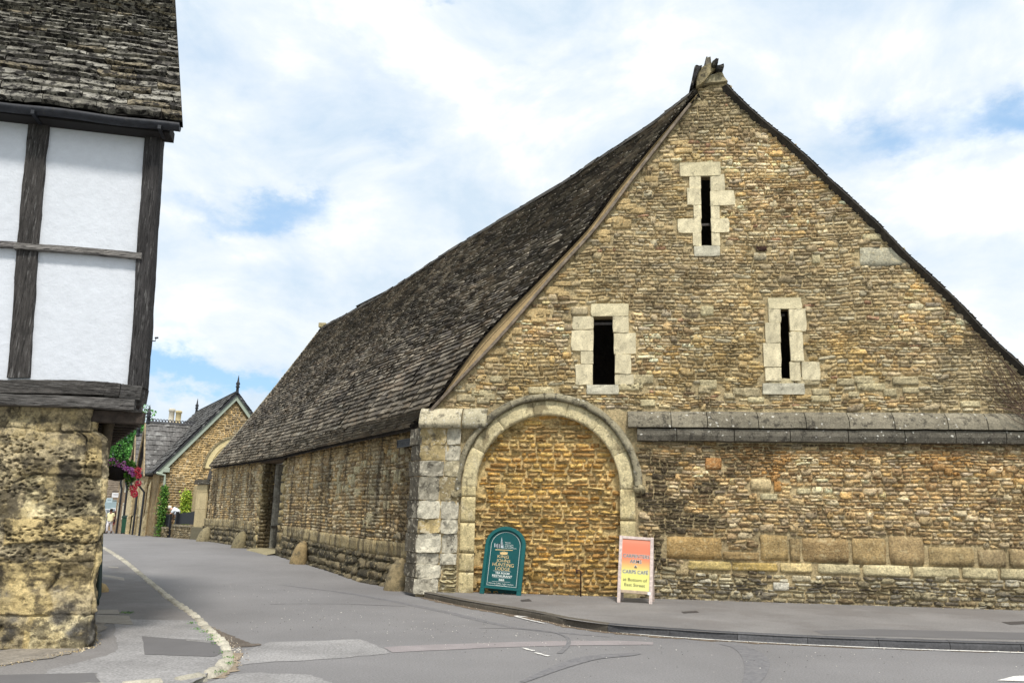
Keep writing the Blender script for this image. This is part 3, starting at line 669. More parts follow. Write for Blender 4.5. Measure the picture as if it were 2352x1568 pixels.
# rough battered plinth
mb = MB()
def plp(s, z, d):
    g0 = zg(KC[0] + s * st_[0], KC[1] + s * st_[1]); k = np.clip((.66 - z) / .66, 0, 1.2)
    return sp(s, z + g0, d + .02 + k * (.08 + .16 * np.exp(-((s - 2.4) / 1.8) ** 2)))
for ta, tb in ((.1, TD1 - .02), (TD0 + .02, SLEN)): mb.grid(plp(*[q for q in np.meshgrid(np.linspace(ta, tb, 40), np.array([-.3, 0, .2, .4, .64]), indexing='ij')], 0.), s2l((92, 84, 62)))
zz = -.04
while zz < .62:
    h = rng.uniform(.13, .27); t_ = .1 + rng.uniform(0, .2)
    while t_ < SLEN:
        l = rng.uniform(.25, .95)
        if not (TD1 - l < t_ < TD0 + .02): stone(mb, plp, t_, t_ + l - .02, zz, min(zz + h, .66) - .012, s2l([(112, 102, 80), (90, 82, 64), (130, 118, 92), (78, 72, 58)][rng.integers(4)]) * rng.uniform(.8, 1.2), .05, base=-.05, rnd=.2, tilt=.5, jit=.14, rough=.4)
        t_ += l
    zz += h
mb.build('plinth', M_RUB, barn, smooth=True, fix=False)
# threshold slab and dirt in front of the doorway
mb = MB(); c = Sp((TD0 + TD1) / 2, .12, .35); c[2] = float(zg(c[0], c[1])) + .03
Pg = []
S_, D_ = np.meshgrid(np.linspace(TD1 - .1, TD0 + .1, 14), np.array([-.9, -.5, 0, .15, .28, .36, .38]), indexing='ij')
Zs = np.where(D_ > .37, -.1, .07 - .12 * np.clip(D_, 0, 1) + (fbm(S_ * 4, D_ * 4, 3) - .5) * .03); X_ = sp(S_, Zs, D_ + (fbm(S_ * 2, S_ * 0, 7) - .5) * .1); X_[..., 2] += zg(X_[..., 0], X_[..., 1])
mb.grid(X_, s2l((150, 140, 110))); mb.build('threshold', M_ASH, barn, smooth=True)
# door leaf standing ajar in the dark opening, timber lintel
M_DOOR = mat('grey_oak_door', attr=True, var=.5, vscale=12, vscale2=3, bump=.8, bscale=20, bdist=.01, streak=(s2l((60, 56, 50)), 9, .8, .5, .6, .6))
hd = Sp(TD0 - .07, 0, -.36); ang = -sn; nx = -st_; zd0 = .2; mb = MB()
for k in range(4): mb.box(hd + ang * (.05 + .105 * k) + UP * ((zd0 + ZD) / 2), (.1, .05, ZD - zd0 - .03), axes=[ang, nx, UP], col=s2l((172, 168, 156)) * rng.uniform(.7, 1.05))
dl = mb.build('door', M_DOOR, barn, bevel=.006)
mb = MB(); mb.box(hd + ang * .2 + nx * .045 + UP * 1.0, (.4, .035, .09), axes=[ang, nx, UP], col=s2l((96, 90, 80))); child(mb.build('ledge', M_DOOR), dl)
mb = MB(); mb.box(Sp((TD0 + TD1) / 2, ZD + .08, -.15), (TD0 - TD1 + .5, .5, .17), axes=[st_, sn, UP], col=s2l((92, 78, 62))); mb.build('lintel', M_TIM, barn, bevel=.01)
# back walls and floor so that the inside is dark
mb = MB()
bk = [Gp(SE, 0, -.85)[:2], Sp(SLEN, 0, -.85)[:2]]
cR = Gp(SE - .4, 0, -.85); ef = Sp(SLEN, 0, -.01); c2 = cR + st_ * (SLEN * .92)
def wallbox(mb, a, b, z0, z1, th, col):
    a = np.array(a)[:2]; b = np.array(b)[:2]; d = b - a; L_ = np.linalg.norm(d); d /= L_; ax = np.array([d[0], d[1], 0]); n_ = np.array([-d[1], d[0], 0])
    mb.box(np.append((a + b) / 2, (z0 + z1) / 2), (L_, th, z1 - z0), axes=[ax, n_, UP], col=col)
wallbox(mb, cR, c2, -.5, 3.5, .5, MORT)
mb.build('rear_wall', M_RUB, barn)

# ---- roof
EAVp = [(x * .9608, y * .9608) for x, y in [(981, 1021), (925, 1033), (878, 1043), (830, 1053), (786, 1063), (730, 1076), (673, 1090), (617, 1100), (560, 1108), (501, 1116)]]
OVH = .32
E_ = [onpl(x, y, KC + sn * OVH, sn) for x, y in EAVp]
RIDp = [(1598, 209), (1501, 286), (1403, 349), (1293, 423), (1158, 502), (1035, 576), (944, 637), (876, 679), (815, 713), (741, 752)]
rP0 = onpl(1598, 209, gA + gn * .12, gn); R_ = [onpl(x, y, rP0, sn) for x, y in RIDp]
VERp = [(944, 981), (987, 936), (1097, 782), (1238, 635), (1342, 525), (1415, 427), (1526, 292), (1598, 209)]
V_ = [onpl(x, y, gA + gn * .12, gn) for x, y in VERp]; V_[0] = E_[0]; V_ = [V_[0]] + [p + g_ * (.05 if 0 < i < 6 else .02) for i, p in enumerate(V_[1:])]
fn_ = np.cross(R_[-1] - E_[-1], UP); fn_ /= np.linalg.norm(fn_)
W_ = [E_[-1] * (1 - t) + R_[-1] * t - np.array([0, 0, .12 * math.sin(math.pi * t)]) for t in np.linspace(0, 1, 6)]
def arcl(P):
    P = np.array(P); d = np.concatenate([[0], np.cumsum(np.linalg.norm(np.diff(P, axis=0), axis=1))]); return d / d[-1], P
def interp(P):
    d, P = arcl(P); return lambda t: np.stack([np.interp(t, d, P[:, k]) for k in range(3)], -1)
def coons(E, Rr, V, W):
    e, r, v_, w2 = interp(E), interp(Rr), interp(V), interp(W)
    def f(u, v):
        u = np.asarray(u, float); v = np.asarray(v, float); U_ = u[..., None]; V2 = v[..., None]
        z0 = np.zeros_like(u); o1 = z0 + 1
        P = (1 - V2) * e(u) + V2 * r(u) + (1 - U_) * v_(v) + U_ * w2(v) - ((1 - U_) * (1 - V2) * e(z0) + U_ * (1 - V2) * e(o1) + (1 - U_) * V2 * r(z0) + U_ * V2 * r(o1))
        P = P.copy(); b = np.sin(np.pi * np.clip(v, 0, 1)) * np.sin(np.pi * np.clip(u, 0, 1)) ** .5
        P[..., 2] += (fbm(u * 9, v * 5, 91) - .5) * .16 * b
        return P
    return f
def slates(mb, f, ulen, vlen, exps, wid, th, colf, nrm, edge=.015, nx=2, u0=0., u1=1., vmax=1.):
    """courses of overlapping stone slates on surface f(u,v); exps(v)->exposure in metres"""
    v = 0.; k = 0
    while v < vmax:
        e = exps(v) / vlen; u = u0 - rng.uniform(0, 1) * wid[0] / ulen * (k > 0) * .5
        if k % 2 and u0 == 0: u = u0
        while u < u1:
            wd = rng.uniform(*wid) / ulen * (1 - .25 * v); ua, ub = max(u, u0), min(u + wd, u1)
            if ub - ua > .02 / ulen:
                us = np.linspace(ua + .004 / ulen, ub - .004 / ulen, nx + 1); t1 = th * rng.uniform(.75, 1.3); lift = rng.uniform(0, .25) * th
                vb = v + rng.normal(0, edge * .5) / vlen; vt = min(v + e * 1.5, vmax + .01)
                fr = vb + rng.normal(0, edge, nx + 1) * .5 / vlen; fr[0] += edge * .7 / vlen; fr[-1] += edge * .7 / vlen
                B = f(us, fr); T = f(us, np.full(nx + 1, vt)); n = nrm
                mid = f(us, np.full(nx + 1, (vb + vt) / 2)) + n * (t1 * .62 + lift * .5)
                tl = rng.uniform(-.25, .25) * th
                sk = np.linspace(-tl, tl, nx + 1)[:, None] * n
                c = colf((ua + ub) / 2, v); cc = np.tile(c, ((nx + 1) * 5, 1)) * (1 + rng.normal(0, .07, ((nx + 1) * 5, 1)))
                G = np.stack([B + n * (lift - .01), B + n * (t1 + lift) + sk, B + (mid - B) * .3 + n * (t1 * .55 + lift * .5) * .6 + sk, mid + sk * .5, T + n * .004])
                mb.grid(G, np.clip(cc, 0, 1))
            u += wd
        v += e; k += 1
RNL = np.cross(E_[-1] - E_[0], R_[4] - E_[4]); RNL /= np.linalg.norm(RNL)
if RNL[2] < 0: RNL = -RNL
f1 = coons(E_, R_, V_, W_)
ulen = arcl(E_)[1]; ulen = float(np.linalg.norm(E_[-1] - E_[0])); vlen = float(np.linalg.norm(R_[4] - E_[6]))
mb = MB(); Ug, Vg = np.meshgrid(np.linspace(0, 1, 60), np.linspace(0, 1, 24), indexing='ij')
SLP = s2l([(86, 82, 76), (74, 70, 64), (100, 95, 86), (66, 62, 58), (112, 106, 96), (92, 84, 74)])
SLP = SLP * np.array([1.66, 1.6, 1.52])
def slc(u, v):
    c = SLP[rng.integers(6)] * rng.uniform(.75, 1.2); n = float(fbm(u * 14, v * 6, 95)); c = c * (.85 + .4 * float(sm(n, .4, .65)))
    c = mixc(c, s2l((122, 112, 92)), .35 * float(sm(v, .3, 0)))
    if rng.random() < .012: c = s2l((135, 130, 118))
    return c
slates(mb, f1, ulen, vlen, lambda v: .22 - .10 * min(v * 1.3, 1), (.2, .42), .066, slc, RNL)
rf = mb.build('roof_slope', M_SLATE, barn, smooth=False, fix=False); rf['label'] = 'street side slope of dark stone slates'
mb = MB(); top = f1(Ug, Vg) - RNL * .012; mb.grid(top, s2l((60, 54, 48))); mb.grid(top - RNL * .10, s2l((60, 54, 48)))
child(mb.build('roof_boarding', M_TIM, smooth=True, fix=False), rf)
# far verge: mortar fillet
mb = MB(); mb.tube([p + np.array([0, 0, .04]) for p in W_], .06, 6, col=s2l((150, 142, 122))); mb.build('verge_fillet', M_ASH, barn, smooth=True)
# right slope
RVm = [onpl(x - 3, y + 4, gA + gn * .10, gn) for x, y in RVp]; RVm = RVm[::-1]      # eave to apex
E2 = [RVm[0] + st_ * t for t in np.linspace(0, SLEN, 5)]; R2 = [RVm[-1] + st_ * t + np.array([0, 0, -.35 * math.sin(math.pi * t / SLEN / 1.2)]) for t in np.linspace(0, SLEN, 6)]
W2 = [p + st_ * SLEN for p in RVm]
nr = np.cross(E2[-1] - E2[0], R2[0] - E2[0]); nr /= np.linalg.norm(nr); nr = nr if nr[2] > 0 else -nr
e2, r2, v2, w2_ = interp(E2), interp(R2), interp(RVm), interp(W2)
def f2(u, v):
    u = np.asarray(u, float); v = np.asarray(v, float); return v2(v) + st_ * (u[..., None] * SLEN) + np.array([0, 0, 1.]) * ((r2(u)[..., 2] - R2[0][2]) * v)[..., None]
mb = MB(); slates(mb, f2, SLEN, float(np.linalg.norm(R2[0] - E2[0])), lambda v: .22 - .08 * v, (.3, .55), .055, lambda u, v: slc(u, v) * .9, nr, edge=.035, u0=0.)
rr_ = mb.build('roof_slope', M_SLATE2, barn, fix=False); rr_['label'] = 'far slope seen edge on, black with lichen'
mb = MB(); top = f2(Ug, Vg) - nr * .012; mb.grid(top, s2l((60, 56, 50))); mb.grid(top - nr * .05, s2l((60, 56, 50))); 
# close the verge edge under the slates
ve = np.linspace(0, 1, 40); a_ = f2(np.zeros(40), ve); mb.grid(np.stack([a_ - nr * .012, a_ - nr * .05]), s2l((60, 56, 50)))
child(mb.build('roof_boarding', M_TIM, smooth=True, fix=False), rr_)
# ridge stones
mb = MB(); fr = interp(R_)
for i in range(44):
    t0, t1 = i / 44, (i + 1) / 44; a, b = fr(np.array(t0)), fr(np.array(t1)); d = b - a; d /= np.linalg.norm(d); sd_ = np.cross(d, UP)
    P = [];
    for q in (a, b - d * .01):
        P.append([q - sd_ * .2 - UP * .16, q - sd_ * .03 + UP * .06, q + sd_ * .03 + UP * .06, q + sd_ * .2 - UP * .16])
    mb.grid(np.array(P) + rng.normal(0, .008, 3), s2l((64, 60, 54)) * rng.uniform(.7, 1.3))
mb.build('ridge_stones', M_SLATE, barn, fix=False)
# small block at the far end of the ridge
mb = MB(); mb.box(R_[-1] + np.array([0, 0, .1]), (.35, .3, .22), col=s2l((170, 158, 120))); mb.build('ridge_end_stone', M_ASH, barn, bevel=.02)
# timber verge board + lime fillet under the left slates
BRp = [(1584, 243), (1464, 397), (1372, 520), (1268, 636), (1158, 765), (1040, 890), (990, 944)]
def strip(mb, pts, w0, w1, d0, d1, col, cv=.12):
    """band on the gable plane between two offsets across the line, with thickness"""
    P = [np.array(p) for p in pts]; rows = [[], [], [], []]; n = len(P)
    for i in range(n):
        t = P[min(i + 1, n - 1)] - P[max(i - 1, 0)]; t /= np.linalg.norm(t); q = np.array([-t[1], t[0]])
        for k, (o, d) in enumerate(((w0, d0), (w0, d1), (w1, d1), (w1, d0))):
            c = P[i] + q * o; rows[k].append(bp(np.array(c[0]), np.array(c[1]), np.array(d)))
    G = np.array(rows + [rows[0]]); mb.grid(G, col * (1 + rng.normal(0, cv, (G.shape[0] * G.shape[1], 1))))
bpts = [np.array(Gi(x, y)) for x, y in BRp]; fine = smoothline(bpts, 10)
mb = MB(); strip(mb, fine, .035, -.02, .02, .12, s2l((128, 116, 102)))
bb = mb.build('verge_board', M_TIM, barn, fix=True)
mb = MB(); vl = [np.array(Gi(x + 9, y + 3)) for x, y in VERp[1:]]; vf = smoothline(vl, 10)
A1 = np.array([bp(np.array(p[0]), np.array(p[1]), np.array(.07)) for p in fine]); 
fi = interp([p for p in A1]); vi = interp([bp(np.array(p[0]), np.array(p[1]), np.array(.05)) for p in vf][::-1]); tt = np.linspace(0, 1, 60)
mb.grid(np.stack([fi(tt), (fi(tt) + vi(tt)) / 2 - gn * .01, vi(tt)]), s2l((176, 152, 112))); mb.build('verge_mortar', M_ASH, barn, smooth=True)
# apex stones
def Z3(X, Y): return (1600 + X * .08929) * .9608, (120 + Y * .08929) * .9608
def outl(pts): return [Gi(*Z3(*p)) for p in pts]
def lump(mb, pts, d0, d1, col, amp=.006):
    P = np.array(outl(pts)); P = np.array([q for i in range(len(P)) for q in (P[i], (P[i] * .5 + P[(i + 1) % len(P)] * .5) + rng.normal(0, amp, 2))])
    c = P.mean(0); inner = c + (P - c) * .93; V = []
    for Q, d in ((P, d0), (P, d1 - .04), (inner, d1)): V.append(bp(Q[:, 0], Q[:, 1], np.full(len(Q), d) + rng.normal(0, .012, len(Q))))
    n = len(P); Fc = [tuple(range(n))[::-1], tuple(range(2 * n, 3 * n))] + [(k * n + i, k * n + (i + 1) % n, (k + 1) * n + (i + 1) % n, (k + 1) * n + i) for k in (0, 1) for i in range(n)]
    mb.add(np.concatenate(V), Fc, col * (1 + rng.normal(0, .1, (3 * n, 1))))
ap = MB()
lump(ap, [(950, 640), (955, 470), (950, 320), (975, 240), (1095, 235), (1115, 400), (1130, 640)], -.15, .1, s2l((104, 98, 86)))
aps = ap.build('apex_finial', M_STR, barn, fix=True)
ap = MB()
lump(ap, [(760, 600), (900, 520), (1130, 430), (1270, 470), (1240, 560), (1080, 720), (900, 960), (700, 1080), (690, 900)], -.25, .16, s2l((140, 128, 98)))
lump(ap, [(1080, 720), (1300, 640), (1420, 650), (1560, 870), (1300, 930), (860, 960)], -.3, .08, s2l((150, 140, 112)))
child(ap.build('saddle_stone', M_STR, fix=True), aps)
ap = MB(); lump(ap, [(530, 1100), (650, 640), (650, 560), (720, 525), (850, 540), (760, 700), (680, 900), (610, 1110)], -.3, .22, s2l((44, 42, 44)))
child(ap.build('broken_slate', M_SLATE2, fix=True), aps)
ap = MB(); lump(ap, [(1110, 450), (1220, 370), (1285, 380), (1260, 520), (1160, 600), (1090, 560)], -.1, .24, s2l((60, 58, 48)))
child(ap.build('broken_slate', M_SLATE2, fix=True), aps)
ap = MB(); lump(ap, [(1200, 560), (1260, 530), (1420, 505), (1435, 560), (1400, 650), (1250, 660)], -.1, .2, s2l((46, 46, 46)))
child(ap.build('broken_slate', M_SLATE2, fix=True), aps)

# dead creeper stems on the right end of the gable
def Z9(X, Y): return (2048 + X * .2551) * .9608, (700 + Y * .2551) * .9608
mb = MB(); root = np.array(Gi(2420, 1010))
for k in range(34):
    end = Z9(rng.uniform(1000, 1450), rng.uniform(250, 950)); e = np.array(Gi(*end)); st0 = root + rng.normal(0, .15, 2); mid = (st0 * .5 + e * .5) + np.array([rng.uniform(-.5, .1), rng.uniform(-.45, .1)])
    P = [];
    for t in np.linspace(0, 1, 12): q = (1 - t) ** 2 * st0 + 2 * t * (1 - t) * mid + t * t * e + rng.normal(0, .015, 2); q[0] = min(q[0], line_at(RV, q[1] + .25) - .15); P.append(bp(np.array(q[0]), np.array(q[1]), np.array(.06 + (.26 if q[1] < ZB1 + .05 else 0))))
    mb.tube(P, list(np.linspace(.008, .003, 12)), 4)
tag(mb.build('climbing_plant', plain('dry_stem', (92, 74, 62), .9)), 'bare brown creeper stems clinging to the right end of the gable above the string course', 'creeper')
# rusty standpipe by the arch
def Zp(X, Y): return Z6(X, Y)
mb = MB(); a = np.array(Gi(*Z6(1222, 1400))); b = np.array(Gi(*Z6(1222, 1235))); c3 = np.array(Gi(*Z6(1195, 1232)))
mb.tube([Gp(a[0], .08, .04), Gp(b[0], b[1] - .02, .04), Gp(b[0] - .02, b[1] + .01, .06), Gp(c3[0], c3[1], .1)], .014, 8)
mb.tube([Gp(c3[0] + .0, c3[1] + .02, .1), Gp(c3[0], c3[1] - .05, .12)], .02, 8)
tag(mb.build('standpipe', M_IRON, smooth=True), 'thin rusty water pipe with tap against the blocked arch between the two pavement signs', 'pipe')

# =================================================================== left timber-framed house
LA = onz(190, 1487, .05); lh = np.array([math.cos(R(13)), math.sin(R(13)), 0]); ln_ = np.array([lh[1], -lh[0], 0])   # ln_ points to the camera
if ln_[1] > 0: ln_ = -ln_
lst = np.array([math.sin(R(-31)), math.cos(R(-31)), 0]); lsn = np.array([-lst[1], lst[0], 0]); lsn = lsn if lsn[0] > 0 else -lsn    # side towards the street
def Lp(s, z, d=0.): s = np.asarray(s, float); return np.stack([LA[0] + s * lh[0] + d * ln_[0], LA[1] + s * lh[1] + d * ln_[1], np.asarray(z, float) + 0 * s], -1)
def Li(x, y, d=0.):
    P = onpl(x, y, LA + ln_ * d, ln_); return float((P - LA) @ lh), float(P[2])
house = thing('timber_framed_house', 'black and white timber framed house with jettied upper floor over pitted yellow stone', 'house', LA)
# ground floor: pitted old stone wrapping round the corner
M_PIT = mat('pitted_yellow_limestone', attr=True, var=.5, vscale=24, vscale2=3, bump=1., bscale=36, bdist=.035, dark=(s2l((58, 54, 48)), 2.6, .50, .58, .75), spots=[(s2l((70, 62, 50)), 30, .22, .7)], tint=s2l((214, 192, 138)), tint_amt=.5, tint_scale=3, tint_lo=.5, tint_hi=.6)
LZT = 2.77
lsd = np.array([math.sin(R(-29.2)), math.cos(R(-29.2)), 0]); lsdn = np.array([-lsd[1], lsd[0], 0]); lsdn = lsdn if lsdn[0] > 0 else -lsdn
C0 = Lp(-.17, 0); rad = .13
path = [C0 - lh * t for t in np.linspace(3.2, rad, 300)]; nrmp = [ln_] * 300
c_ = C0 - lh * rad - ln_ * rad
a0 = math.atan2(ln_[1], ln_[0]); a1 = math.atan2(lsdn[1], lsdn[0])
while a1 < a0: a1 += 2 * math.pi
for a in np.linspace(a0, a1, 22)[1:]: nn = np.array([math.cos(a), math.sin(a), 0]); path.append(c_ + nn * rad); nrmp.append(nn)
e_ = path[-1]
for t in np.linspace(.02, 1.2, 50)[1:]: path.append(e_ + lsd * t); nrmp.append(lsdn)
for t in np.linspace(1.4, 9, 14): path.append(e_ + lsd * t); nrmp.append(lsdn)
path = np.array(path); nrmp = np.array(nrmp); arc = np.concatenate([[0], np.cumsum(np.linalg.norm(np.diff(path, axis=0), axis=1))]); acorner = arc[299] 
zs = np.arange(-.25, LZT + .006, .0105)
Ag, Zg = np.meshgrid(arc - acorner, zs, indexing='ij')   # a: 0 at the corner, negative on the front
wa = Ag + (fbm(Ag * 3, Zg * 3, 201) - .5) * .16; wz_ = Zg + (fbm(Ag * 2.5, Zg * 2.5, 203) - .5) * .16
def blocks(wa, wz_):
    """rough big-block layout read off the photograph: course levels and staggered joints"""
    lev = np.array([-.3, .42, .98, 1.22, 1.5, 1.95, 2.52, 2.9]); k = np.searchsorted(lev, wz_) - 1; k = np.clip(k, 0, len(lev) - 2)
    dz = np.minimum(wz_ - lev[k], lev[k + 1] - wz_)
    da = np.full(wa.shape, 9.); idn = k * 13.
    offs = [(-.42, -.62, -1.1, .09), (-.75, -.26, .12), (-.16, -.9, .1), (-.7, .11, -1.3), (-.56, .1, -1.1), (-1.2, -.1, .1, -.62), (-.28, -.5, -.82, .1), (0,)]
    for i, of in enumerate(offs):
        mk = k == i
        for j, o in enumerate(of):
            da = np.where(mk, np.minimum(da, np.abs(wa - o)), da); idn = np.where(mk & (wa > o), idn + 1.7 * (j + 1), idn)
    return np.minimum(dz, da), idn, k
dj, bid, kk = blocks(wa, wz_)
joint = sm(dj + (fbm(Ag * 30, Zg * 30, 77) - .5) * .02, .018, .001) * sm(fbm(Ag * 3, Zg * 3, 78), .26, .42)
bump1 = (fbm(Ag * 4, Zg * 4, 211) - .5) * .10 + (fbm(Ag * 16, Zg * 16, 212, 4) - .5) * .035
f1_, f2_, _i = cells(Ag * 23 + fbm(Ag * 11, Zg * 11, 5) * 2.2, Zg * 28 + fbm(Ag * 11, Zg * 11, 6) * 2.2, 221)
pitmask = sm(fbm(Ag * 3.2, Zg * 3.2, 231) + (_h(np.floor(bid * 3), bid * 0, 4) - .5) * .3, .42, .54) * sm(Zg, .85, 1.05) * sm(Zg, 2.5, 2.35) * sm(Ag, .1, -.05)
pit = sm(f1_, .5, .1) * pitmask * sm(_h(np.floor(_i * 999), _i * 0, 3), .15, .6)
flake = sm(fbm(Ag * 1.7 + 3, Zg * 2.6, 241), .5, .64)
disp = bump1 - joint * .024 - pit * .04 - flake * .02 + (_h(np.floor(bid * 3), bid * 0, 8) - .5) * .035 * (1 - joint)
hollow = .05 * np.exp(-((Zg - .8) / .22) ** 2) ; disp -= hollow * sm(Ag, -1.0, -.1)
disp += .05 * sm(Zg, .5, .1) + .045 * np.exp(-((Zg - 1.0) / .5) ** 2) * 0
disp = disp - .02
bat = np.interp(Zg, [-.3, .05, 1, 1.44, 2.15, 2.44, 2.52, 2.8], [.25, .245, .24, .23, .165, .12, .015, .01]) * sm(Ag, -.8, -.02)
Pw = path[:, None, :] + nrmp[:, None, :] * disp[..., None] + lh * bat[..., None]; Pw = np.concatenate([Pw[..., :2], Zg[..., None]], -1)
bc = s2l([(212, 192, 146), (192, 176, 140), (220, 204, 160), (182, 168, 136), (206, 184, 132)]); base = bc[(np.abs((bid * 3.7).astype(int)) % 5)]
n1 = fbm(Ag * 3, Zg * 3, 251)[..., None]; colr = base * (1.0 + .45 * (n1 - .4))
lo = sm(Zg + (fbm(Ag * 2, Zg * 2, 261) - .5) * .5, .9, .55)[..., None] * sm(fbm(Ag * 2.4, Zg * 2.4, 263), .30, .44)[..., None]
colr = colr * (1 - lo * .9) + s2l((96, 96, 97)) * lo * .9
pale = (sm(Ag, -.45, -.1) * np.exp(-((Zg - .95) / .3) ** 2) * sm(fbm(Ag * 4, Zg * 4, 265), .3, .42))[..., None]; colr = colr * (1 - pale) + s2l((222, 200, 146)) * pale
bl = (sm(fbm(Ag * 2.6 + 9, Zg * 3.4, 271) + (fbm(Ag * 25, Zg * 25, 272) - .5) * .3, .55, .66) * .8)[..., None]; bl = np.maximum(bl, (pit * .7)[..., None]); colr = colr * (1 - bl) + s2l((70, 62, 48)) * bl
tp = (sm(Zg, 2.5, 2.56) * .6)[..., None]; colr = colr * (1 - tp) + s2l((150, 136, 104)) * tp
colr = colr * (1 - .35 * joint[..., None]); mr = (sm(np.abs(Ag + .42 + (fbm(Zg * 4, Ag, 281) - .5) * .05), .03, .015) * sm(Zg, .66, .58))[..., None]; colr = colr * (1 - mr) + s2l((214, 192, 138)) * mr
mb = MB(); mb.grid(Pw, colr); 
gwall = mb.build('ground_floor_wall', M_PIT, house, smooth=True); gwall['label'] = 'pitted yellow stone lower wall'
# mortar strip running up the lowest blocks + solid core behind
mb = MB(); core = [C0 - lh * 3.2, C0 - lh * .3, C0 - lh * .3 + lsd * 8.6, C0 - lh * 3.2 + lsd * 8.6]; core = [c - ln_ * .25 - lsdn * .0 for c in core]
mb.prism([(c @ lh - LA @ lh, c @ ln_ - LA @ ln_) for c in core], LA * np.array([1, 1, 0]), lh, ln_, UP, -.3, LZT + .02, col=s2l((120, 104, 74)))
mb.build('inner_wall', M_PIT, house)
# jetty beams
def beam(mb, pts, w0, w1, dz=0., col=(90, 86, 82), rough=.012, mapf=Lp, n=24):
    """timber along polyline pts (s,z) on the facade; w0..w1 half-height band, depth from w_d0 to w_d1"""
    P = smoothline([np.append(p, 0) for p in pts], max(2, n // max(1, len(pts) - 1))); P = [p[:2] for p in P]; m_ = len(P); rows = []
    t = P[-1] - P[0]; t /= np.linalg.norm(t); q = np.array([-t[1], t[0]]); off = rng.uniform(0, 99)
    prof = [(-1, w1[0]), (-1, w1[1] - .012), (-.9, w1[1]), (-.3, w1[1]), (.3, w1[1]), (.9, w1[1]), (1, w1[1] - .012), (1, w1[0])]
    for (a, d) in prof:
        r = []
        for i, p in enumerate(P):
            o = a * w0 * (1 + (float(fbm(i * .35 + off, a * 3, 7)) - .5) * .22); c = p + q * o
            r.append(mapf(c[0], c[1], d + (float(vn(i * .9 + off, a * 7, 9)) - .5) * rough))
        rows.append(r)
    G = np.array(rows); k = G.shape[0]
    C = s2l(col)[None, :] * (1 + .5 * (fbm(np.tile(np.arange(m_) * .25, k) + off, np.repeat(np.arange(k) * 2.3, m_), 33) - .5))[:, None] * (1 + rng.normal(0, .05, (k * m_, 1)))
    mb.grid(G, C)
    mb.add(G[:, 0], [tuple(range(k))], s2l(col) * .8); mb.add(G[:, -1], [tuple(range(k))[::-1]], s2l(col) * .8)
M_OAK = mat('blackened_oak', attr=True, var=.5, vscale=10, vscale2=2, bump=.9, bscale=18, bdist=.015, tint=s2l((165, 165, 168)), tint_amt=.5, tint_scale=6, tint_lo=.5, tint_hi=.66, dark=(s2l((30, 28, 27)), 8, .56, .64, .7))
OK = dict(attr=True, var=.6, bump=1., bdist=.02, tint=s2l((150, 148, 146)), tint_amt=.55, tint_lo=.54, tint_hi=.68)
M_OAKV = mat('blackened_oak_upright', vscale=1., vscale2=.3, bscale=1.3, tint_scale=.8, gvec=(55, 55, 3.5), dark=(s2l((26, 24, 23)), 1.1, .54, .60, .85), **OK)
M_OAKH = mat('blackened_oak_beam', vscale=1., vscale2=.3, bscale=1.3, tint_scale=.8, gvec=(3.5, 12, 60), dark=(s2l((26, 24, 23)), 1.1, .54, .60, .85), **OK)
def grain(name, m_, parent, bs=1, **k):
    return m_
JE = .31
mb = MB(); beam(mb, [(-3.2, 2.97), (-1.6, 2.975), (-.4, 3.02), (.06, 3.01)], .085, (-.16, .075), col=(78, 75, 72), n=60); mb.build('bressummer_beam', M_OAKH, house, smooth=False)
mb = MB(); beam(mb, [(-3.2, 2.82), (-1.5, 2.83), (-.3, 2.845), (.25, 2.835)], .065, (-.14, .11), col=(96, 93, 90), n=60); mb.build('jetty_plate', M_OAKH, house)
mb = MB(); beam(mb, [(.07, 3.0), (.2, 2.99), (.305, 2.985)], .088, (-.3, .085), col=(80, 78, 76), n=6); mb.build('beam_end', M_OAKH, house)
# soffit joists under the street-side jetty
def LpS(t, o, z): return Lp(-.17, 0) + lst * t + lh * o + UP * z
for k in range(15):
    mb = MB(); t = .12 + k * .42
    mb.box(Lp(.03, 0) + lst * t + lh * .03 + UP * 2.7, (.62, .13, .15), axes=[lh, np.array([-lh[1], lh[0], 0]), UP], col=s2l((62, 54, 48)) * rng.uniform(.7, 1.2)); mb.build('jetty_joist', M_TIM, house, bevel=.01)
mb = MB(); P = [Lp(-.5, 0), Lp(JE - .02, 0), Lp(JE - .02, 0) + lst * 8.5, Lp(-.5, 0) + lst * 8.5]
mb.add([p + UP * 2.80 for p in P] + [p + UP * 2.84 for p in P], [(0, 1, 2, 3), (4, 7, 6, 5), (0, 4, 5, 1), (1, 5, 6, 2), (2, 6, 7, 3), (3, 7, 4, 0)], s2l((52, 44, 38))); mb.build('floor_boards', M_TIM, house)
mb = MB(); a = Lp(JE - .06, 2.93); b = a + lst * 8.5; wallbox(mb, a, b, 2.76, 3.08, .16, s2l((70, 66, 62))); mb.build('side_beam', M_OAK, house, bevel=.01)
# bracket post by the stone (dark curved timber under the jetty corner)
mb = MB(); q0 = C0 + lsd * .35 + lsdn * .06
mb.tube([q0 + UP * 2.78 + lsdn * .1, q0 + UP * 2.6 + lsdn * .08, q0 + UP * 2.2 + lsdn * .08, q0 + UP * 1.6 + lsdn * .04], [.08, .07, .06, .05], 8, col=s2l((84, 74, 60))); mb.build('bracket', M_TIM, house, smooth=True)
# plaster panels and upper walls
mb = MB(); wa_ = Lp(-3.2, 0); mb.prism([(-3.2, 3.0), (JE - .06, 3.0), (JE - .2, 6.42), (-3.2, 6.42)], LA * np.array([1, 1, 0]), lh, UP, ln_, -.25, 0.0); mb.build('plaster_panel', M_WHITE, house)
mb = MB(); a = Lp(JE - .36, 0, -.2); wallbox(mb, a, a + lst * 8.5, 3.0, 6.5, .1, None); 
sidew = mb.build('side_wall', M_WHITE, house)
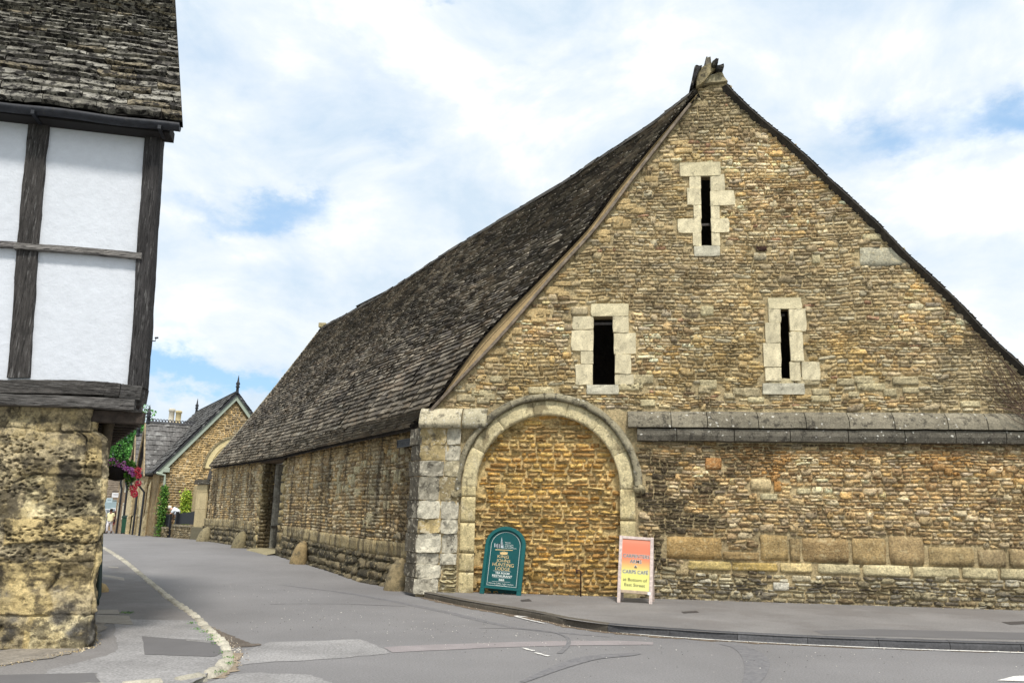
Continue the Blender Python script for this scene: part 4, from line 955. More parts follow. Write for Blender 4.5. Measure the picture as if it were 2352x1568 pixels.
# posts
def post(name, pts, hw, d=(-.1, .045), col=(86, 84, 84)):
    mb = MB(); beam(mb, [Li(x, y) for x, y in pts], hw, d, col=col, n=40); return mb.build(name, M_OAKV, house)
post('post', [(44, 868), (56, 720), (66, 560), (80, 400), (92, 272)], .118, col=(66, 63, 61))
post('corner_post', [(314, 892), (325, 760), (334, 600), (345, 440), (354, 304)], .098, (-.17, .06), col=(58, 56, 56))
mb = MB(); mb.prism([Li(300, 886), Li(305, 886), Li(306, 700), Li(304, 700)], LA * 0 + np.array([LA[0], LA[1], 0]), lh, UP, ln_, 0, .05, col=s2l((90, 88, 86))) if 0 else None
mb = MB() 
# rails
mb = MB(); beam(mb, [Li(38, 569), (lambda a: (a[0], a[1]))(Li(180, 578)), Li(329, 592)], .038, (-.05, .095), col=(126, 122, 118), n=40); mb.build('rail', M_OAKH, house)
mb = MB(); beam(mb, [Li(-160, 556), Li(-60, 560), Li(42, 566)], .036, (-.05, .085), col=(110, 106, 104), n=20); mb.build('rail', M_OAKH, house)
mb = MB(); beam(mb, [(-3.2, 6.40), (-1.5, 6.40), (.16, 6.40)], .04, (-.1, .05), col=(60, 56, 54), n=30); mb.build('wall_plate', M_OAKH, house)
# iron hook on the street side of the corner post
mb = MB(); hk = onpl(337, 778, Lp(JE - .03, 0), np.array([lst[1], -lst[0], 0])) ; hk = Lp(*Li(338, 779)) - ln_ * .08
mb.tube([hk, hk + lh * .08, hk + lh * .085 + UP * .04], .008, 6); mb.tube([hk + lh * .07 + UP * .04, hk + lh * .11 + UP * .045], .012, 6); mb.build('iron_hook', M_BLACK, house)
# gutter
gz = 6.385; mb = MB(); n = 14; rows = []
aa = np.linspace(math.pi, 2 * math.pi, 9)
for s in np.linspace(-3.3, .43, 40):
    sag = .008 * math.sin(s * 5); rows.append([Lp(s, gz + .06 + .085 * math.sin(a) + sag, .30 + .075 * math.cos(a)) for a in aa] + [Lp(s, gz + .06 + .08 * math.sin(a) + sag, .30 + .066 * math.cos(a)) for a in aa[::-1]])
rows = np.array(rows); mb.grid(np.concatenate([rows, rows[:, :1]], 1), s2l((44, 46, 52))); mb.add(rows[-1][:9], [tuple(range(9))], s2l((44, 46, 52)))
gut = mb.build('gutter', mat('gutter_black', attr=True, var=.4, rough=.55, vscale=12, tint=s2l((80, 76, 70)), tint_amt=.4, tint_scale=5), house, smooth=True)
for s in (-2.6, -1.26, .2):
    mb = MB(); mb.box(Lp(s, gz - .02, .22), (.04, .3, .05), axes=[lh, ln_, UP]); child(mb.build('bracket', M_BLACK), gut)
mb = MB(); mb.prism([(-3.3, gz - .03), (.30, gz - .03), (.30, gz + .1), (-3.3, gz + .1)], LA * np.array([1, 1, 0]), lh, UP, ln_, -.05, .24); mb.build('soffit', plain('soffit_board', (34, 32, 32), .9), house)
# roof
rp_ang = R(49); rdir = lst * math.cos(rp_ang) + UP * math.sin(rp_ang); rnn = np.cross(lh, rdir); rnn = rnn if rnn[2] > 0 else -rnn
RL = 5.2
e0 = Lp(-3.4, 6.50, .34); WL = 3.4 + .46
def f3(u, v):
    u = np.asarray(u, float); v = np.asarray(v, float)
    P = e0 + (u * WL)[..., None] * lh + (v * RL)[..., None] * rdir; b = (fbm(u * 5, v * 7, 301) - .5) * .07; return P + b[..., None] * rnn
def slc3(u, v):
    c = s2l([(126, 122, 112), (112, 108, 100), (142, 138, 128), (98, 94, 88), (156, 152, 142), (128, 118, 98)][rng.integers(6)]) * rng.uniform(.7, 1.1)
    return c
mb = MB(); slates(mb, f3, WL, RL, lambda v: .235 - .11 * min(v * 1.3, 1), (.22, .66), .062, slc3, rnn, edge=.034, nx=7)
lr = mb.build('roof', M_SLATE2, house, fix=False)
mb = MB(); top = f3(Ug, Vg) - rnn * .012; mb.grid(top, s2l((34, 30, 26))); mb.grid(top - rnn * .08, s2l((34, 30, 26)))
ve = np.linspace(0, 1, 30); a_ = f3(np.ones(30), ve); mb.grid(np.stack([a_ - rnn * .012, a_ - rnn * .09]), s2l((34, 30, 26)))
child(mb.build('roof_boarding', M_TIM, smooth=True, fix=False), lr)
# back slope and gable triangle on the street side
top_ = e0 + rdir * RL; mb = MB()
mb.add([top_, top_ + lh * WL, top_ + lh * WL + lst * 3.6 - UP * 4, top_ + lst * 3.6 - UP * 4], [(0, 1, 2, 3)], s2l((90, 84, 74))); mb.build('rear_roof', M_SLATE2, house, fix=False)
# downpipe on the street side
p0, p1 = atd(234, 1075, 12.4), atd(223, 1382, 12.4); mb = MB(); mb.tube([p0 + UP * .5 - np.array([.1, 0, 0]), p0, p1 + UP * .1, p1 + np.array([.03, -.1, -.02])], .05, 8)
dp = mb.build('downpipe', plain('dark_green_pipe', (34, 52, 48), .5), house, smooth=True)

# rubble lumps where the wall meets the pavement
mb = MB(); q = ong(226, 1362, .05)
mb.lathe(q + np.array([-.1, .1, 0]), [(.22, -.05), (.24, .06), (.17, .15), (.05, .19)], 9, col=s2l((176, 152, 110)), squash=(1, .7)); mb.lathe(q + np.array([-.05, -.45, 0]), [(.2, -.05), (.21, .05), (.12, .12), (.03, .14)], 9, col=s2l((120, 112, 98)), squash=(.9, 1))
mb.build('footing_stones', M_ASH, house, smooth=True)

# hanging baskets
def leafcloud(mb, c, r, n, size, cols, flat=1.):
    c = np.array(c)
    for k in range(n):
        d = rng.normal(0, 1, 3); d /= np.linalg.norm(d); p = c + d * np.array(r) * rng.uniform(.45, 1.) ** .6
        a = rng.normal(0, 1, 3); a /= np.linalg.norm(a); b = np.cross(a, rng.normal(0, 1, 3)); b /= np.linalg.norm(b); s_ = size * rng.uniform(.6, 1.3)
        mb.add([p - a * s_, p - b * s_ * .6, p + a * s_, p + b * s_ * .6], [(0, 1, 2, 3)], cols[rng.integers(len(cols))] * rng.uniform(.7, 1.25))
M_LEAF = mat('leaves', attr=True, var=.15, vscale=8, rough=.7, bump=0)
M_PETAL = mat('petals', attr=True, var=.1, vscale=60, rough=.7, bump=0)
GREENS = s2l([(76, 126, 50), (100, 152, 60), (54, 98, 42), (124, 170, 76)])
BD = 13.4
bc_ = atd(273, 1084, BD); bk = thing('hanging_basket', 'dark round hanging basket of purple and coral geraniums under the jetty of the timber house', 'hanging basket', bc_ + np.array([0, 0, -.14]))
mb = MB(); prof = [(.03, -.16), (.11, -.145), (.17, -.09), (.2, -.02), (.215, .05), (.2, .055), (.18, .0), (.02, -.02)]; mb.lathe(bc_ + np.array([-.04, 0, .02]), prof, 24, col=s2l((34, 28, 26)))
for k in range(4): pass
mb.build('bowl', mat('woven_basket', attr=True, var=.4, vscale=60, bump=1., bscale=70, bdist=.01), bk, smooth=True)
mb = MB(); leafcloud(mb, bc_ + np.array([-.02, 0, .14]), (.24, .2, .1), 420, .03, GREENS); leafcloud(mb, bc_ + np.array([.2, -.02, .0]), (.1, .1, .2), 260, .03, GREENS); leafcloud(mb, bc_ + np.array([.2, -.02, -.14]), (.04, .04, .16), 50, .022, GREENS * .8)
fo = mb.build('foliage', M_LEAF, bk, fix=False)
PUR = 1.25 * s2l([(206, 96, 186), (226, 140, 212), (176, 70, 160), (240, 180, 232)]); RED = 1.25 * s2l([(240, 80, 100), (250, 120, 130), (214, 50, 84)])
def bloom(x, y, r, cols, dy=-.1):
    mb = MB(); p = atd(x, y, BD - .12); leafcloud(mb, p, (r, r, r), 110, .016, cols); mb.build('flower_head', M_PETAL, bk, fix=False)
for x, y, r in [(258, 1060, .07), (270, 1064, .06), (281, 1068, .07), (290, 1075, .045), (300, 1080, .055), (306, 1090, .03), (251, 1066, .04)]: bloom(x, y, r * 1.05, PUR)
for x, y, r in [(317, 1080, .065), (318, 1092, .05), (317, 1110, .055), (306, 1122, .065), (308, 1134, .065)]: bloom(x, y, r * 1.0, RED)
mb = MB(); hp = bc_ + np.array([-.04, 0, .46])
for a in (0, 2.1, 4.2): mb.tube([hp, bc_ + np.array([-.04 + .2 * math.cos(a), .2 * math.sin(a), .06])], .004, 4)
mb.tube([hp, hp + np.array([-.35, .1, .02])], .012, 6); mb.build('chain', M_BLACK, bk)

# =================================================================== pavements, kerbs, patches
KL = [(-15.9, 31.6), (-15.1, 30.28), (-8.31, 18.62), (-6.3, 15.2), (-5.1, 13.13), (-3.95, 10.95), (-3.59, 10.32), (-3.2, 9.62), (-3.02, 9.1), (-2.93, 8.6), (-3.08, 8.05), (-3.35, 7.6), (-4.1, 7.0), (-5.4, 6.3), (-8, 5.2), (-14, 3.)]
kp = [ong(x, y) for x, y in [(240, 1263), (290, 1296), (345, 1343), (395, 1385), (445, 1420), (470, 1447), (497, 1472), (512, 1490), (523, 1508), (521, 1525), (505, 1542), (478, 1556), (440, 1570)]]
kd = (kp[0] - kp[2]); kd /= np.linalg.norm(kd)
KLP = [kp[0] + kd * 18, kp[0] + kd * 6] + kp + [kp[-1] + np.array([-.9, -.5, 0]), kp[-1] + np.array([-3, -1.4, 0]), kp[-1] + np.array([-9, -3.8, 0])]
kl = smoothline(KLP, 10); kl = [np.array([p[0], p[1], float(zg(p[0], p[1]))]) for p in kl]
inner = [p for p in kl]
bwp = [Lp(-8, 0, .1), ] 
outl_ = kl + [np.array([-16, 2, 0.]), np.array([-16, 8.0, 0]), Lp(-.6, 0, -.6), Lp(-.6, 0, -.6) + lst * 12, kl[0] + np.array([-3, 0, 0])]
def drape(pts, dz): return [np.array([p[0], p[1], float(zg(p[0], p[1])) + dz]) for p in pts]
polymesh('pavement', drape(outl_, .045), M_PAVE)
# stone setts along the left pavement, one object each
def arcpts(pl):
    P = np.array(pl); d = np.concatenate([[0], np.cumsum(np.linalg.norm(np.diff(P, axis=0), axis=1))]); return d, P
d_, P_ = arcpts(kl)
def on_line(t): return np.array([np.interp(t, d_, P_[:, k]) for k in range(3)])
t = 12.; tend = d_[-1] - 5.; ks = 0
while t < tend:
    l = rng.uniform(.26, .5) * (1.6 if t < 22 else 1); a = on_line(t); b = on_line(min(t + l - .02, tend)); c = (a + b) / 2; d = b - a; L_ = np.linalg.norm(d); d /= L_; nrm = np.array([-d[1], d[0], 0]); nrm = nrm if nrm @ np.array([-1, .2, 0]) > 0 else -nrm
    hw = rng.uniform(.075, .1); mb = MB(); U_, V2 = np.meshgrid(np.linspace(-1, 1, 7), np.linspace(-1, 1, 6), indexing='ij')
    top = .075 - .03 * (np.abs(U_) ** 5) - .03 * np.abs(V2) ** 4 + (rng.random(U_.shape) - .5) * .014; top = np.where((np.abs(U_) == 1) | (np.abs(V2) == 1), -.03, top)
    uu = U_ * (1 - .1 * V2 ** 4) * L_ / 2 ; vv = V2 * (1 - .1 * U_ ** 4) * hw; Q = c + uu[..., None] * d + vv[..., None] * nrm; Q[..., 2] = zg(Q[..., 0], Q[..., 1]) + top
    mb.grid(Q, s2l((182, 176, 160)) * rng.uniform(.75, 1.12)); o = mb.build('kerb_sett', M_KERB, smooth=True)
    tag(o, ('rough pale stone sett in the tight bend of the left pavement kerb' if t > tend - 4.2 else 'rough pale sett in the straight kerb running up the left side of the street'), 'kerb stone', 'kerb setts in the bend of the left pavement' if t > tend - 4.2 else 'kerb setts up the left side of the street'); t += l; ks += 1
# right pavement with kerb
kr_px = [(975, 1359), (1010, 1366), (1060, 1376), (1130, 1388), (1200, 1399), (1260, 1410), (1310, 1421), (1400, 1433), (1500, 1441), (1620, 1449), (1750, 1456), (1900, 1463), (2100, 1470), (2350, 1477), (2700, 1486)]
krp = [onz(x, y, .105) for x, y in kr_px]; kr = smoothline(krp, 8); krg = [np.array([p[0], p[1], 0]) for p in kr]
polymesh('pavement', [p * np.array([1, 1, 0]) + UP * .10 for p in kr] + [np.array([14, kr[-1][1] + 0, .10]), np.array([14., 16., .10]), Gp(11, .10, -.2), Gp(-.1, .10, -.2)], M_PAVE)
d_, P_ = arcpts(krg); t = 0.
while t < d_[-1] - .1:
    l = .91 if t > 4 else .6; a = on_line(t); b = on_line(min(t + l - .008, d_[-1])); d = b - a; L_ = np.linalg.norm(d); d /= L_; nrm = np.array([-d[1], d[0], 0])
    nrm = nrm if nrm @ np.array([.3, 1, 0]) > 0 else -nrm
    mb = MB(); n = 10; prof = [(0.0, -.05), (.002, .06), (.012, .095), (.035, .108), (.12, .109), (.122, -.05)]
    G = [[a + d * L_ * u + nrm * o + UP * (z + rng.normal(0, .0015)) for u in np.linspace(0, 1, n)] for (o, z) in prof]
    c = s2l((96, 90, 80)) if t < 4.5 else s2l((84, 84, 86)); c = c * rng.uniform(.85, 1.15)
    mb.grid(np.array(G), c); mb.add(np.array([g[0] for g in G]), [tuple(range(6))], c); mb.add(np.array([g[-1] for g in G]), [tuple(range(6))[::-1]], c)
    tag(mb.build('kerb_stone', M_KERB), ('brown worn kerb stone between the barn corner and the kerb bend' if t < 4.5 else 'dark grey kerb stone on the straight run below the right half of the gable'), 'kerb stone', 'worn kerb stones near the barn corner' if t < 4.5 else 'dark kerb stones in front of the gable'); t += l
# gutter dirt strip beside the kerb and double edge line
def band(name, px, w, m_, dz, kind='structure', zfun=None, n=6, label=None, wv=0.):
    P = smoothline([ong(x, y, 0) for x, y in px], n); L1, L2 = [], []
    for i, p in enumerate(P):
        t_ = P[min(i + 1, len(P) - 1)] - P[max(i - 1, 0)]; t_[2] = 0; t_ /= np.linalg.norm(t_); q = np.array([-t_[1], t_[0], 0]); ww = w if not callable(w) else w(i / (len(P) - 1))
        e1, e2 = (rng.normal(0, wv) if wv else 0), (rng.normal(0, wv) if wv else 0)
        L1.append(p + q * (ww / 2 + e1)); L2.append(p - q * (ww / 2 + e2))
    mb = MB(); G = np.array([L1, L2]); G[..., 2] = zg(G[..., 0], G[..., 1]) + dz; mb.grid(G); o = mb.build(name, m_); 
    fl = o.data.polygons[0].normal.z < 0
    if fl: o.data.flip_normals()
    struct(o, label, kind); return o
gut_px = [(x, y + 14) for x, y in kr_px[:7]] + [(x, y + 14) for x, y in kr_px[7:]]
def nearline(off0, off1, name, m_, dz, wv=.0):
    L1, L2 = [], []
    for i, p in enumerate(krg):
        t_ = krg[min(i + 1, len(krg) - 1)] - krg[max(i - 1, 0)]; t_ /= np.linalg.norm(t_); q = np.array([t_[1], -t_[0], 0]); q = q if q[1] < 0 else -q
        L1.append(p + q * off0); L2.append(p + q * (off1 + (rng.normal(0, wv) if wv else 0)))
    mb = MB(); G = np.array([L1, L2]); G[..., 2] = dz; mb.grid(G); o = mb.build(name, m_); 
    if o.data.polygons[0].normal.z < 0: o.data.flip_normals()
    struct(o)
nearline(-.0, .13, 'gutter_dirt', M_DIRT, .004, .03)
band('edge_line', [(1182, 1414), (1240, 1420), (1300, 1433), (1400, 1449), (1550, 1463), (1750, 1475), (2000, 1487), (2352, 1499), (2600, 1506)], .07, M_LINE, .008, n=10, wv=.004)
band('edge_line', [(1184, 1416), (1215, 1424), (1250, 1432)], .05, M_LINE, .012)
band('road_marking', [(1200, 1488), (1225, 1495)], .05, M_LINE, .008, wv=.01); band('road_marking', [(1228, 1499), (1262, 1507)], .04, M_LINE, .008, wv=.01)
polymesh('road_marking', drape([ong(x, y) for x, y in [(2290, 1563), (2330, 1553), (2420, 1550), (2440, 1556), (2380, 1566)]], .008), M_LINE)
# asphalt patches
def patch(name, px, m_, dz, z0=0., amp=.015, n=5):
    P = wob([onz(x, y, z0) for x, y in px], n, amp); polymesh(name, drape(P, z0 + dz) if z0 == 0 else drape(P, z0 + dz), m_)
patch('road_patch', [(562, 1495), (620, 1474), (828, 1468), (866, 1482), (896, 1500), (770, 1512), (600, 1522), (540, 1528)], M_LIGHT, .004)
patch('road_patch', [(520, 1552), (566, 1545), (716, 1549), (765, 1570), (800, 1620), (430, 1640), (470, 1570)], M_LIGHT, .004)
patch('road_patch', [(884, 1486), (1000, 1480), (1180, 1474), (1268, 1472), (1420, 1471), (1500, 1474), (1500, 1480), (1300, 1482), (1100, 1488), (900, 1498)], M_PINK, .0045, amp=.01)
ZPV = .045
def pv(px, m_, dz, amp=.012, n=5, name='pavement_patch', th=0):
    polymesh(name, drape(wob([onz(x, y, ZPV) for x, y in px], n, amp), ZPV + dz), m_, th=th)
pv([(262, 1421), (468, 1425), (505, 1478), (515, 1505), (500, 1533), (450, 1562), (400, 1600), (230, 1600), (222, 1545), (100, 1548), (110, 1538), (245, 1505), (272, 1490), (265, 1450)], M_LIGHT, .003)
pv([(326, 1461), (498, 1474), (510, 1500), (492, 1508), (332, 1503)], M_DARKP, .0065, amp=.004)
pv([(0, 1550), (215, 1545), (236, 1575), (240, 1640), (-60, 1640)], M_DARKP, .0055, amp=.006)
M_SLAB = mat('paving_slab', base=s2l((152, 146, 136)), var=.25, vscale=40, bump=.4)
for px, nm in (([(222, 1412), (296, 1414), (306, 1434), (218, 1430)], 'slab'), ([(226, 1400), (270, 1400), (276, 1410), (222, 1410)], 'slab'), ([(236, 1324), (284, 1330), (286, 1337), (236, 1333)], 'slab'), ([(248, 1310), (270, 1311), (272, 1313), (248, 1312)], 'slab')):
    P = drape([onz(x, y, ZPV) for x, y in px], ZPV + .003); polymesh('paving_slab', P, M_SLAB, th=.004)
patch_drain = [([(425, 1467), (480, 1472), (484, 1477), (428, 1472)])]
polymesh('drain_cover', drape([onz(x, y, ZPV) for x, y in patch_drain[0]], ZPV + .0085), mat('drain_iron', base=s2l((130, 128, 126)), var=.4, vscale=50, bump=.5))
for px in ([(1195, 1377), (1215, 1375), (1222, 1380), (1198, 1381)], [(1565, 1404), (1600, 1402), (1606, 1406), (1570, 1408)], [(2300, 1428), (2352, 1426), (2375, 1432), (2320, 1434)]):
    polymesh('drain_cover', [onz(x, y, .1) + UP * .004 for x, y in px], plain('cast_iron', (74, 70, 68), .7))
polymesh('pavement_patch', [onz(x, y, .1) + UP * .0025 for x, y in [(1868, 1448), (2000, 1444), (2600, 1458), (2600, 1474), (2150, 1464), (1890, 1456)]], M_DARKP)
# skid marks
M_SKID = mat('tyre_mark', base=s2l((109, 108, 110)), var=.2, vscale=60, tint=s2l((129, 127, 127)), tint_amt=.6, tint_scale=14, tint_lo=.42, tint_hi=.58)
band('tyre_mark', [(1660, 1478), (1700, 1486), (1725, 1500), (1738, 1520), (1735, 1545), (1718, 1580)], lambda t: .06 + .24 * math.sin(math.pi * min(1, t * .8 + .1)), M_SKID, .004, n=8)
band('tyre_mark', [(1100, 1442), (1180, 1443), (1260, 1450), (1300, 1462), (1305, 1480), (1285, 1500)], lambda t: .02 + .05 * t, M_SKID, .0055, n=8)
band('tyre_mark', [(1200, 1566), (1290, 1530), (1360, 1510), (1440, 1503), (1470, 1500)], lambda t: .06 + .16 * math.sin(math.pi * t), M_SKID, .006, n=8)
band('road_crack', [(620, 1387), (700, 1386), (800, 1387), (930, 1392)], .02, mat('tar_joint', base=s2l((92, 90, 92)), var=.3), .0035, n=10, wv=.005)
band('tyre_mark', [(620, 1340), (800, 1362), (1000, 1400), (1180, 1440), (1400, 1462)], lambda t: .06 + .10 * math.sin(math.pi * t), M_SKID, .0025, n=10, wv=.01)
def grit(name, lines, n, spread, cols, size, lb):
    mb = MB()
    for k in range(n):
        L_ = lines[rng.integers(len(lines))]; i = rng.integers(len(L_) - 1); t_ = rng.random(); p = L_[i] * (1 - t_) + L_[i + 1] * t_ + np.array([rng.normal(0, spread), rng.normal(0, spread), 0]); s_ = size * rng.uniform(.5, 1.5)
        V = np.array([(1, 0, 0), (-.5, .9, 0), (-.5, -.9, 0), (0, 0, .9)]) * s_ + p; V[:, 2] += .004; mb.add(V, [(0, 1, 2), (0, 3, 1), (1, 3, 2), (2, 3, 0)], cols[rng.integers(len(cols))] * rng.uniform(.7, 1.2))
    tag(mb.build(name, M_KERB, fix=False), lb, 'grit', kind='stuff')
_l1 = [np.array([p[0], p[1], 0.]) + np.array([0, -.06, 0]) for p in krg]; _l2 = [ong(x, y) for x, y in [(640, 1268), (720, 1290), (800, 1318), (860, 1340), (950, 1366)]]
_l3 = [ong(x, y) for x, y in [(480, 1440), (505, 1462), (530, 1480), (545, 1500), (535, 1530)]]; _l4 = [Gp(s_, .102, .12) for s_ in np.linspace(.7, 11, 20)]; _l5 = [ong(x, y, .046) for x, y in [(222, 1462), (206, 1486), (150, 1500), (0, 1528)]]
grit('grit', [_l1, _l2, _l3, _l3], 900, .05, s2l([(190, 176, 150), (140, 128, 110), (96, 84, 70), (214, 206, 190)]), .008, 'loose grit and sand lying in the gutters')
grit('grit', [_l4, _l5], 500, .05, s2l([(180, 160, 120), (120, 106, 84), (206, 190, 156)]), .009, 'crumbled stone grit at the foot of the walls')
grit('grit', [[onz(x, y, 0) for x, y in [(600, 1420), (1000, 1450), (1500, 1500), (2300, 1530)]], [onz(x, y, 0) for x, y in [(500, 1330), (800, 1400), (1200, 1480)]]], 900, .8, s2l([(200, 196, 186), (84, 82, 82), (150, 146, 140)]), .007, 'stray chippings scattered over the road')
# dirt and moss by the kerb setts
band('gutter_dirt', [(478, 1440), (505, 1462), (530, 1476), (560, 1481), (600, 1480)], lambda t: .10 + .3 * math.sin(math.pi * t), mat('leaf_dirt', base=s2l((108, 99, 90)), var=.5, vscale=50, bump=1., bdist=.02, bscale=60), .0065, n=12, wv=.012)
band('gutter_dirt', [(540, 1500), (535, 1520), (520, 1540), (498, 1558)], .14, mat('sandy_dirt', base=s2l((150, 136, 118)), var=.4, vscale=50, bump=.8, bscale=80), .0075, n=8, wv=.02)
# sandy dirt at the foot of the stone wall
pv([(208, 1440), (235, 1430), (246, 1442), (226, 1470), (200, 1490), (120, 1512), (-20, 1530), (-20, 1500), (110, 1470), (190, 1440)], mat('wall_foot_sand', base=s2l((136, 129, 119)), var=.4, vscale=30, bump=.6), .008, amp=.03)
# weeds
def weed(P, h, n, label, nm='weed'):
    mb = MB()
    for k in range(n):
        a = rng.uniform(0, 6.28); d = np.array([math.cos(a), math.sin(a), 0]); L_ = h * rng.uniform(.5, 1.2); w_ = h * .07; b = np.array(P) + d * rng.uniform(0, h * .35); q = np.array([-d[1], d[0], 0]) * w_
        mb.add([b - q, b + q, b + d * L_ * .4 + UP * L_ * .7 + q * .8, b + d * L_ * .8 + UP * L_ * .8, b + d * L_ * .4 + UP * L_ * .7 - q * .8], [(0, 1, 2, 3, 4)], GREENS[rng.integers(4)] * rng.uniform(.7, 1.1))
    tag(mb.build(nm, M_LEAF, fix=False), label, 'weed')
weed(onz(952, 1356, .0), .16, 60, 'green weed tuft at the foot of the barn corner pilaster')
for x, y, lb in [(1070, 1384, 'small weed at the kerb foot near the barn corner'), (1178, 1401, 'weed at the kerb foot below the green sign'), (1195, 1404, 'larger weed at the kerb foot right of the one below the green sign'), (1275, 1423, 'weed where the kerb bends below the blocked arch'), (1290, 1370, 'weed against the blocked arch beside the rusty pipe')]: weed(ong(x, y), .06, 24, lb)
def moss(px, lb):
    mb = MB()
    for x, y in px:
        c = ong(x, y, .05)
        for k in range(40): p = c + np.array([rng.normal(0, .035), rng.normal(0, .03), rng.uniform(0, .02)]); a = rng.uniform(0, 6.3); s_ = .009; mb.add([p, p + np.array([math.cos(a) * s_, math.sin(a) * s_, s_]), p + np.array([math.sin(a) * s_, -math.cos(a) * s_, s_ * 1.4])], [(0, 1, 2)], GREENS[rng.integers(4)])
    o = mb.build('moss', M_LEAF, fix=False); tag(o, lb, 'moss', kind='stuff')
moss([(440, 1432), (452, 1446), (470, 1452), (486, 1470), (498, 1478), (516, 1500), (527, 1512), (528, 1525), (505, 1545), (488, 1462)], 'green moss growing between the kerb setts'); moss([(285, 1407), (292, 1409), (298, 1408)], 'moss on the edge of the pale paving slab')

# guard stones
def guard(x, y, h, r, lb, col=(150, 132, 94)):
    P = onpl(x, y, KC + sn * .3, sn); P[2] = zg(P[0], P[1]); r *= 1.12; h *= 1.12; mb = MB(); n, m_ = 20, 14; G = []
    for i in range(m_ + 1):
        t_ = i / m_; z = h * t_; rr = r * math.sqrt(max(0, 1 - t_ ** 2.4)) * (1 + .1 * (1 - t_)); lean = .28 * r * t_
        ring_ = []
        for j in range(n):
            a = 2 * math.pi * j / n; x_ = math.cos(a) * rr * .95; y_ = math.sin(a) * rr; 
            k = 1 + (float(fbm(a * 1.3 + x, t_ * 3, 401)) - .5) * .12
            ring_.append(P + st_ * x_ * k + sn * (y_ * k * (1 if y_ > 0 else .6) - lean) - sn * .05 + UP * (z - .03))
        ring_.append(ring_[0]); G.append(ring_)
    G = np.array(G); mb.grid(G, s2l(col)[None, :] * (1 + .5 * (fbm(np.arange(G.shape[0] * G.shape[1]) * .11, np.arange(G.shape[0] * G.shape[1]) * .013, 5) - .5))[:, None])
    o = mb.build('guard_stone', mat('worn_guard_stone', attr=True, var=.35, vscale=16, bump=.6, dark=(s2l((78, 74, 62)), 5, .5, .62, .7)), smooth=True); tag(o, lb, 'guard stone', 'guard stones along the barn side wall')
guard(908, 1352, .62, .25, 'largest rounded guard stone at the foot of the side wall by the barn corner', (140, 126, 96))
guard(686, 1277, .6, .24, 'brown rounded guard stone leaning on the wall just right of the doorway', (140, 122, 88))
guard(548, 1252, .56, .26, 'half round grey guard stone between the doorway and the lock-up', (128, 118, 90))
guard(467, 1243, .58, .3, 'farthest grey guard stone at the barn end beside the lock-up', (134, 124, 96))

# street name plate
pS = [Si(x, y, .1) for x, y in [(917, 1010), (948, 1006), (948, 1025), (917, 1028)]]
s0, s1 = pS[1][0], pS[0][0]; zc_ = np.mean([p[1] for p in pS]); hh = (pS[2][1] - pS[1][1]); hh = abs(hh); c = Sp((s0 + s1) / 2, zc_, .13)
plate = thing('street_name_plate', 'small black cast name plate high on the side wall just left of the corner pilaster', 'street sign', c)
mb = MB(); L_ = abs(s1 - s0); mb.box(c, (L_, .03, hh), axes=[st_, sn, UP]); mb.build('plate', plain('cast_plate', (44, 46, 48), .6), plate, bevel=.008)
mb = MB()
for dz in (-1, 1): mb.box(c + sn * .018 + UP * dz * (hh / 2 - .012), (L_, .012, .016), axes=[st_, sn, UP])
for dx in (-1, 1): mb.box(c + sn * .018 + st_ * dx * (L_ / 2 - .01), (.016, .012, hh - .03), axes=[st_, sn, UP])
mb.build('rim', plain('plate_rim', (90, 90, 90), .6), plate)

def text(mb, s, size, xf, align='CENTER', ext=.001, shear=0., space=1., sx=1., bold=0.):
    cu = bpy.data.curves.new('t', 'FONT'); cu.body = s; cu.size = size; cu.align_x = align; cu.extrude = ext; cu.space_character = space; cu.shear = shear; cu.resolution_u = 3; cu.offset = bold
    ob = bpy.data.objects.new('t', cu); COL.objects.link(ob); bpy.context.view_layer.update()
    me = bpy.data.meshes.new_from_object(ob.evaluated_get(bpy.context.evaluated_depsgraph_get()))
    if len(me.vertices): mb.addmesh(me, xf=lambda V: xf(V[:, 0] * sx, V[:, 1], V[:, 2]))
    bpy.data.objects.remove(ob); bpy.data.curves.remove(cu); bpy.data.meshes.remove(me)
mb = MB(); text(mb, 'EAST STREET', hh * .62, lambda x, y, z: c + sn * (.018 + z)[..., None] - st_ * x[..., None] * 1 + UP * (y - hh * .22)[..., None], sx=L_ * .86 / (hh * .62 * 6.9)); mb.build('lettering', plain('worn_letters', (104, 104, 102), .6), plate)

# =================================================================== pavement signs
def frame_axes(BL, BR, lean, roll=0.):
    A = BR - BL; A /= np.linalg.norm(A); n_ = np.array([A[1], -A[0], 0]); n_ = n_ / np.linalg.norm(n_); n_ = n_ if n_[1] < 0 else -n_
    A0 = np.array([A[0], A[1], 0]); A0 /= np.linalg.norm(A0)
    U0 = UP * math.cos(lean) - n_ * math.sin(lean); A1 = A0 * math.cos(roll) - U0 * math.sin(roll); U1 = U0 * math.cos(roll) + A0 * math.sin(roll); N1 = np.cross(A1, U1); N1 = N1 if N1[1] < 0 else -N1
    return A1, U1, N1
ZP = .1
B1L, B1R = onz(1103, 1362, ZP), onz(1197, 1367, ZP); A1_, U1_, N1_ = frame_axes(B1L, B1R, R(9), R(2.5)); W1 = float(np.linalg.norm(B1R - B1L)); H1 = 1.30
O1 = B1L + U1_ * .01
def b1(x, y, z): return O1 + np.asarray(x)[..., None] * A1_ + np.asarray(y)[..., None] * U1_ + np.asarray(z)[..., None] * N1_
sign1 = thing('pavement_sign', 'green arched pavement sign with gold and white lettering and a crown, before the blocked arch', 'sign board', O1)
M_GRN = plain('sign_green_paint', (22, 92, 92), .45, .15); M_GRN2 = plain('sign_green_face', (16, 82, 84), .4, .1)
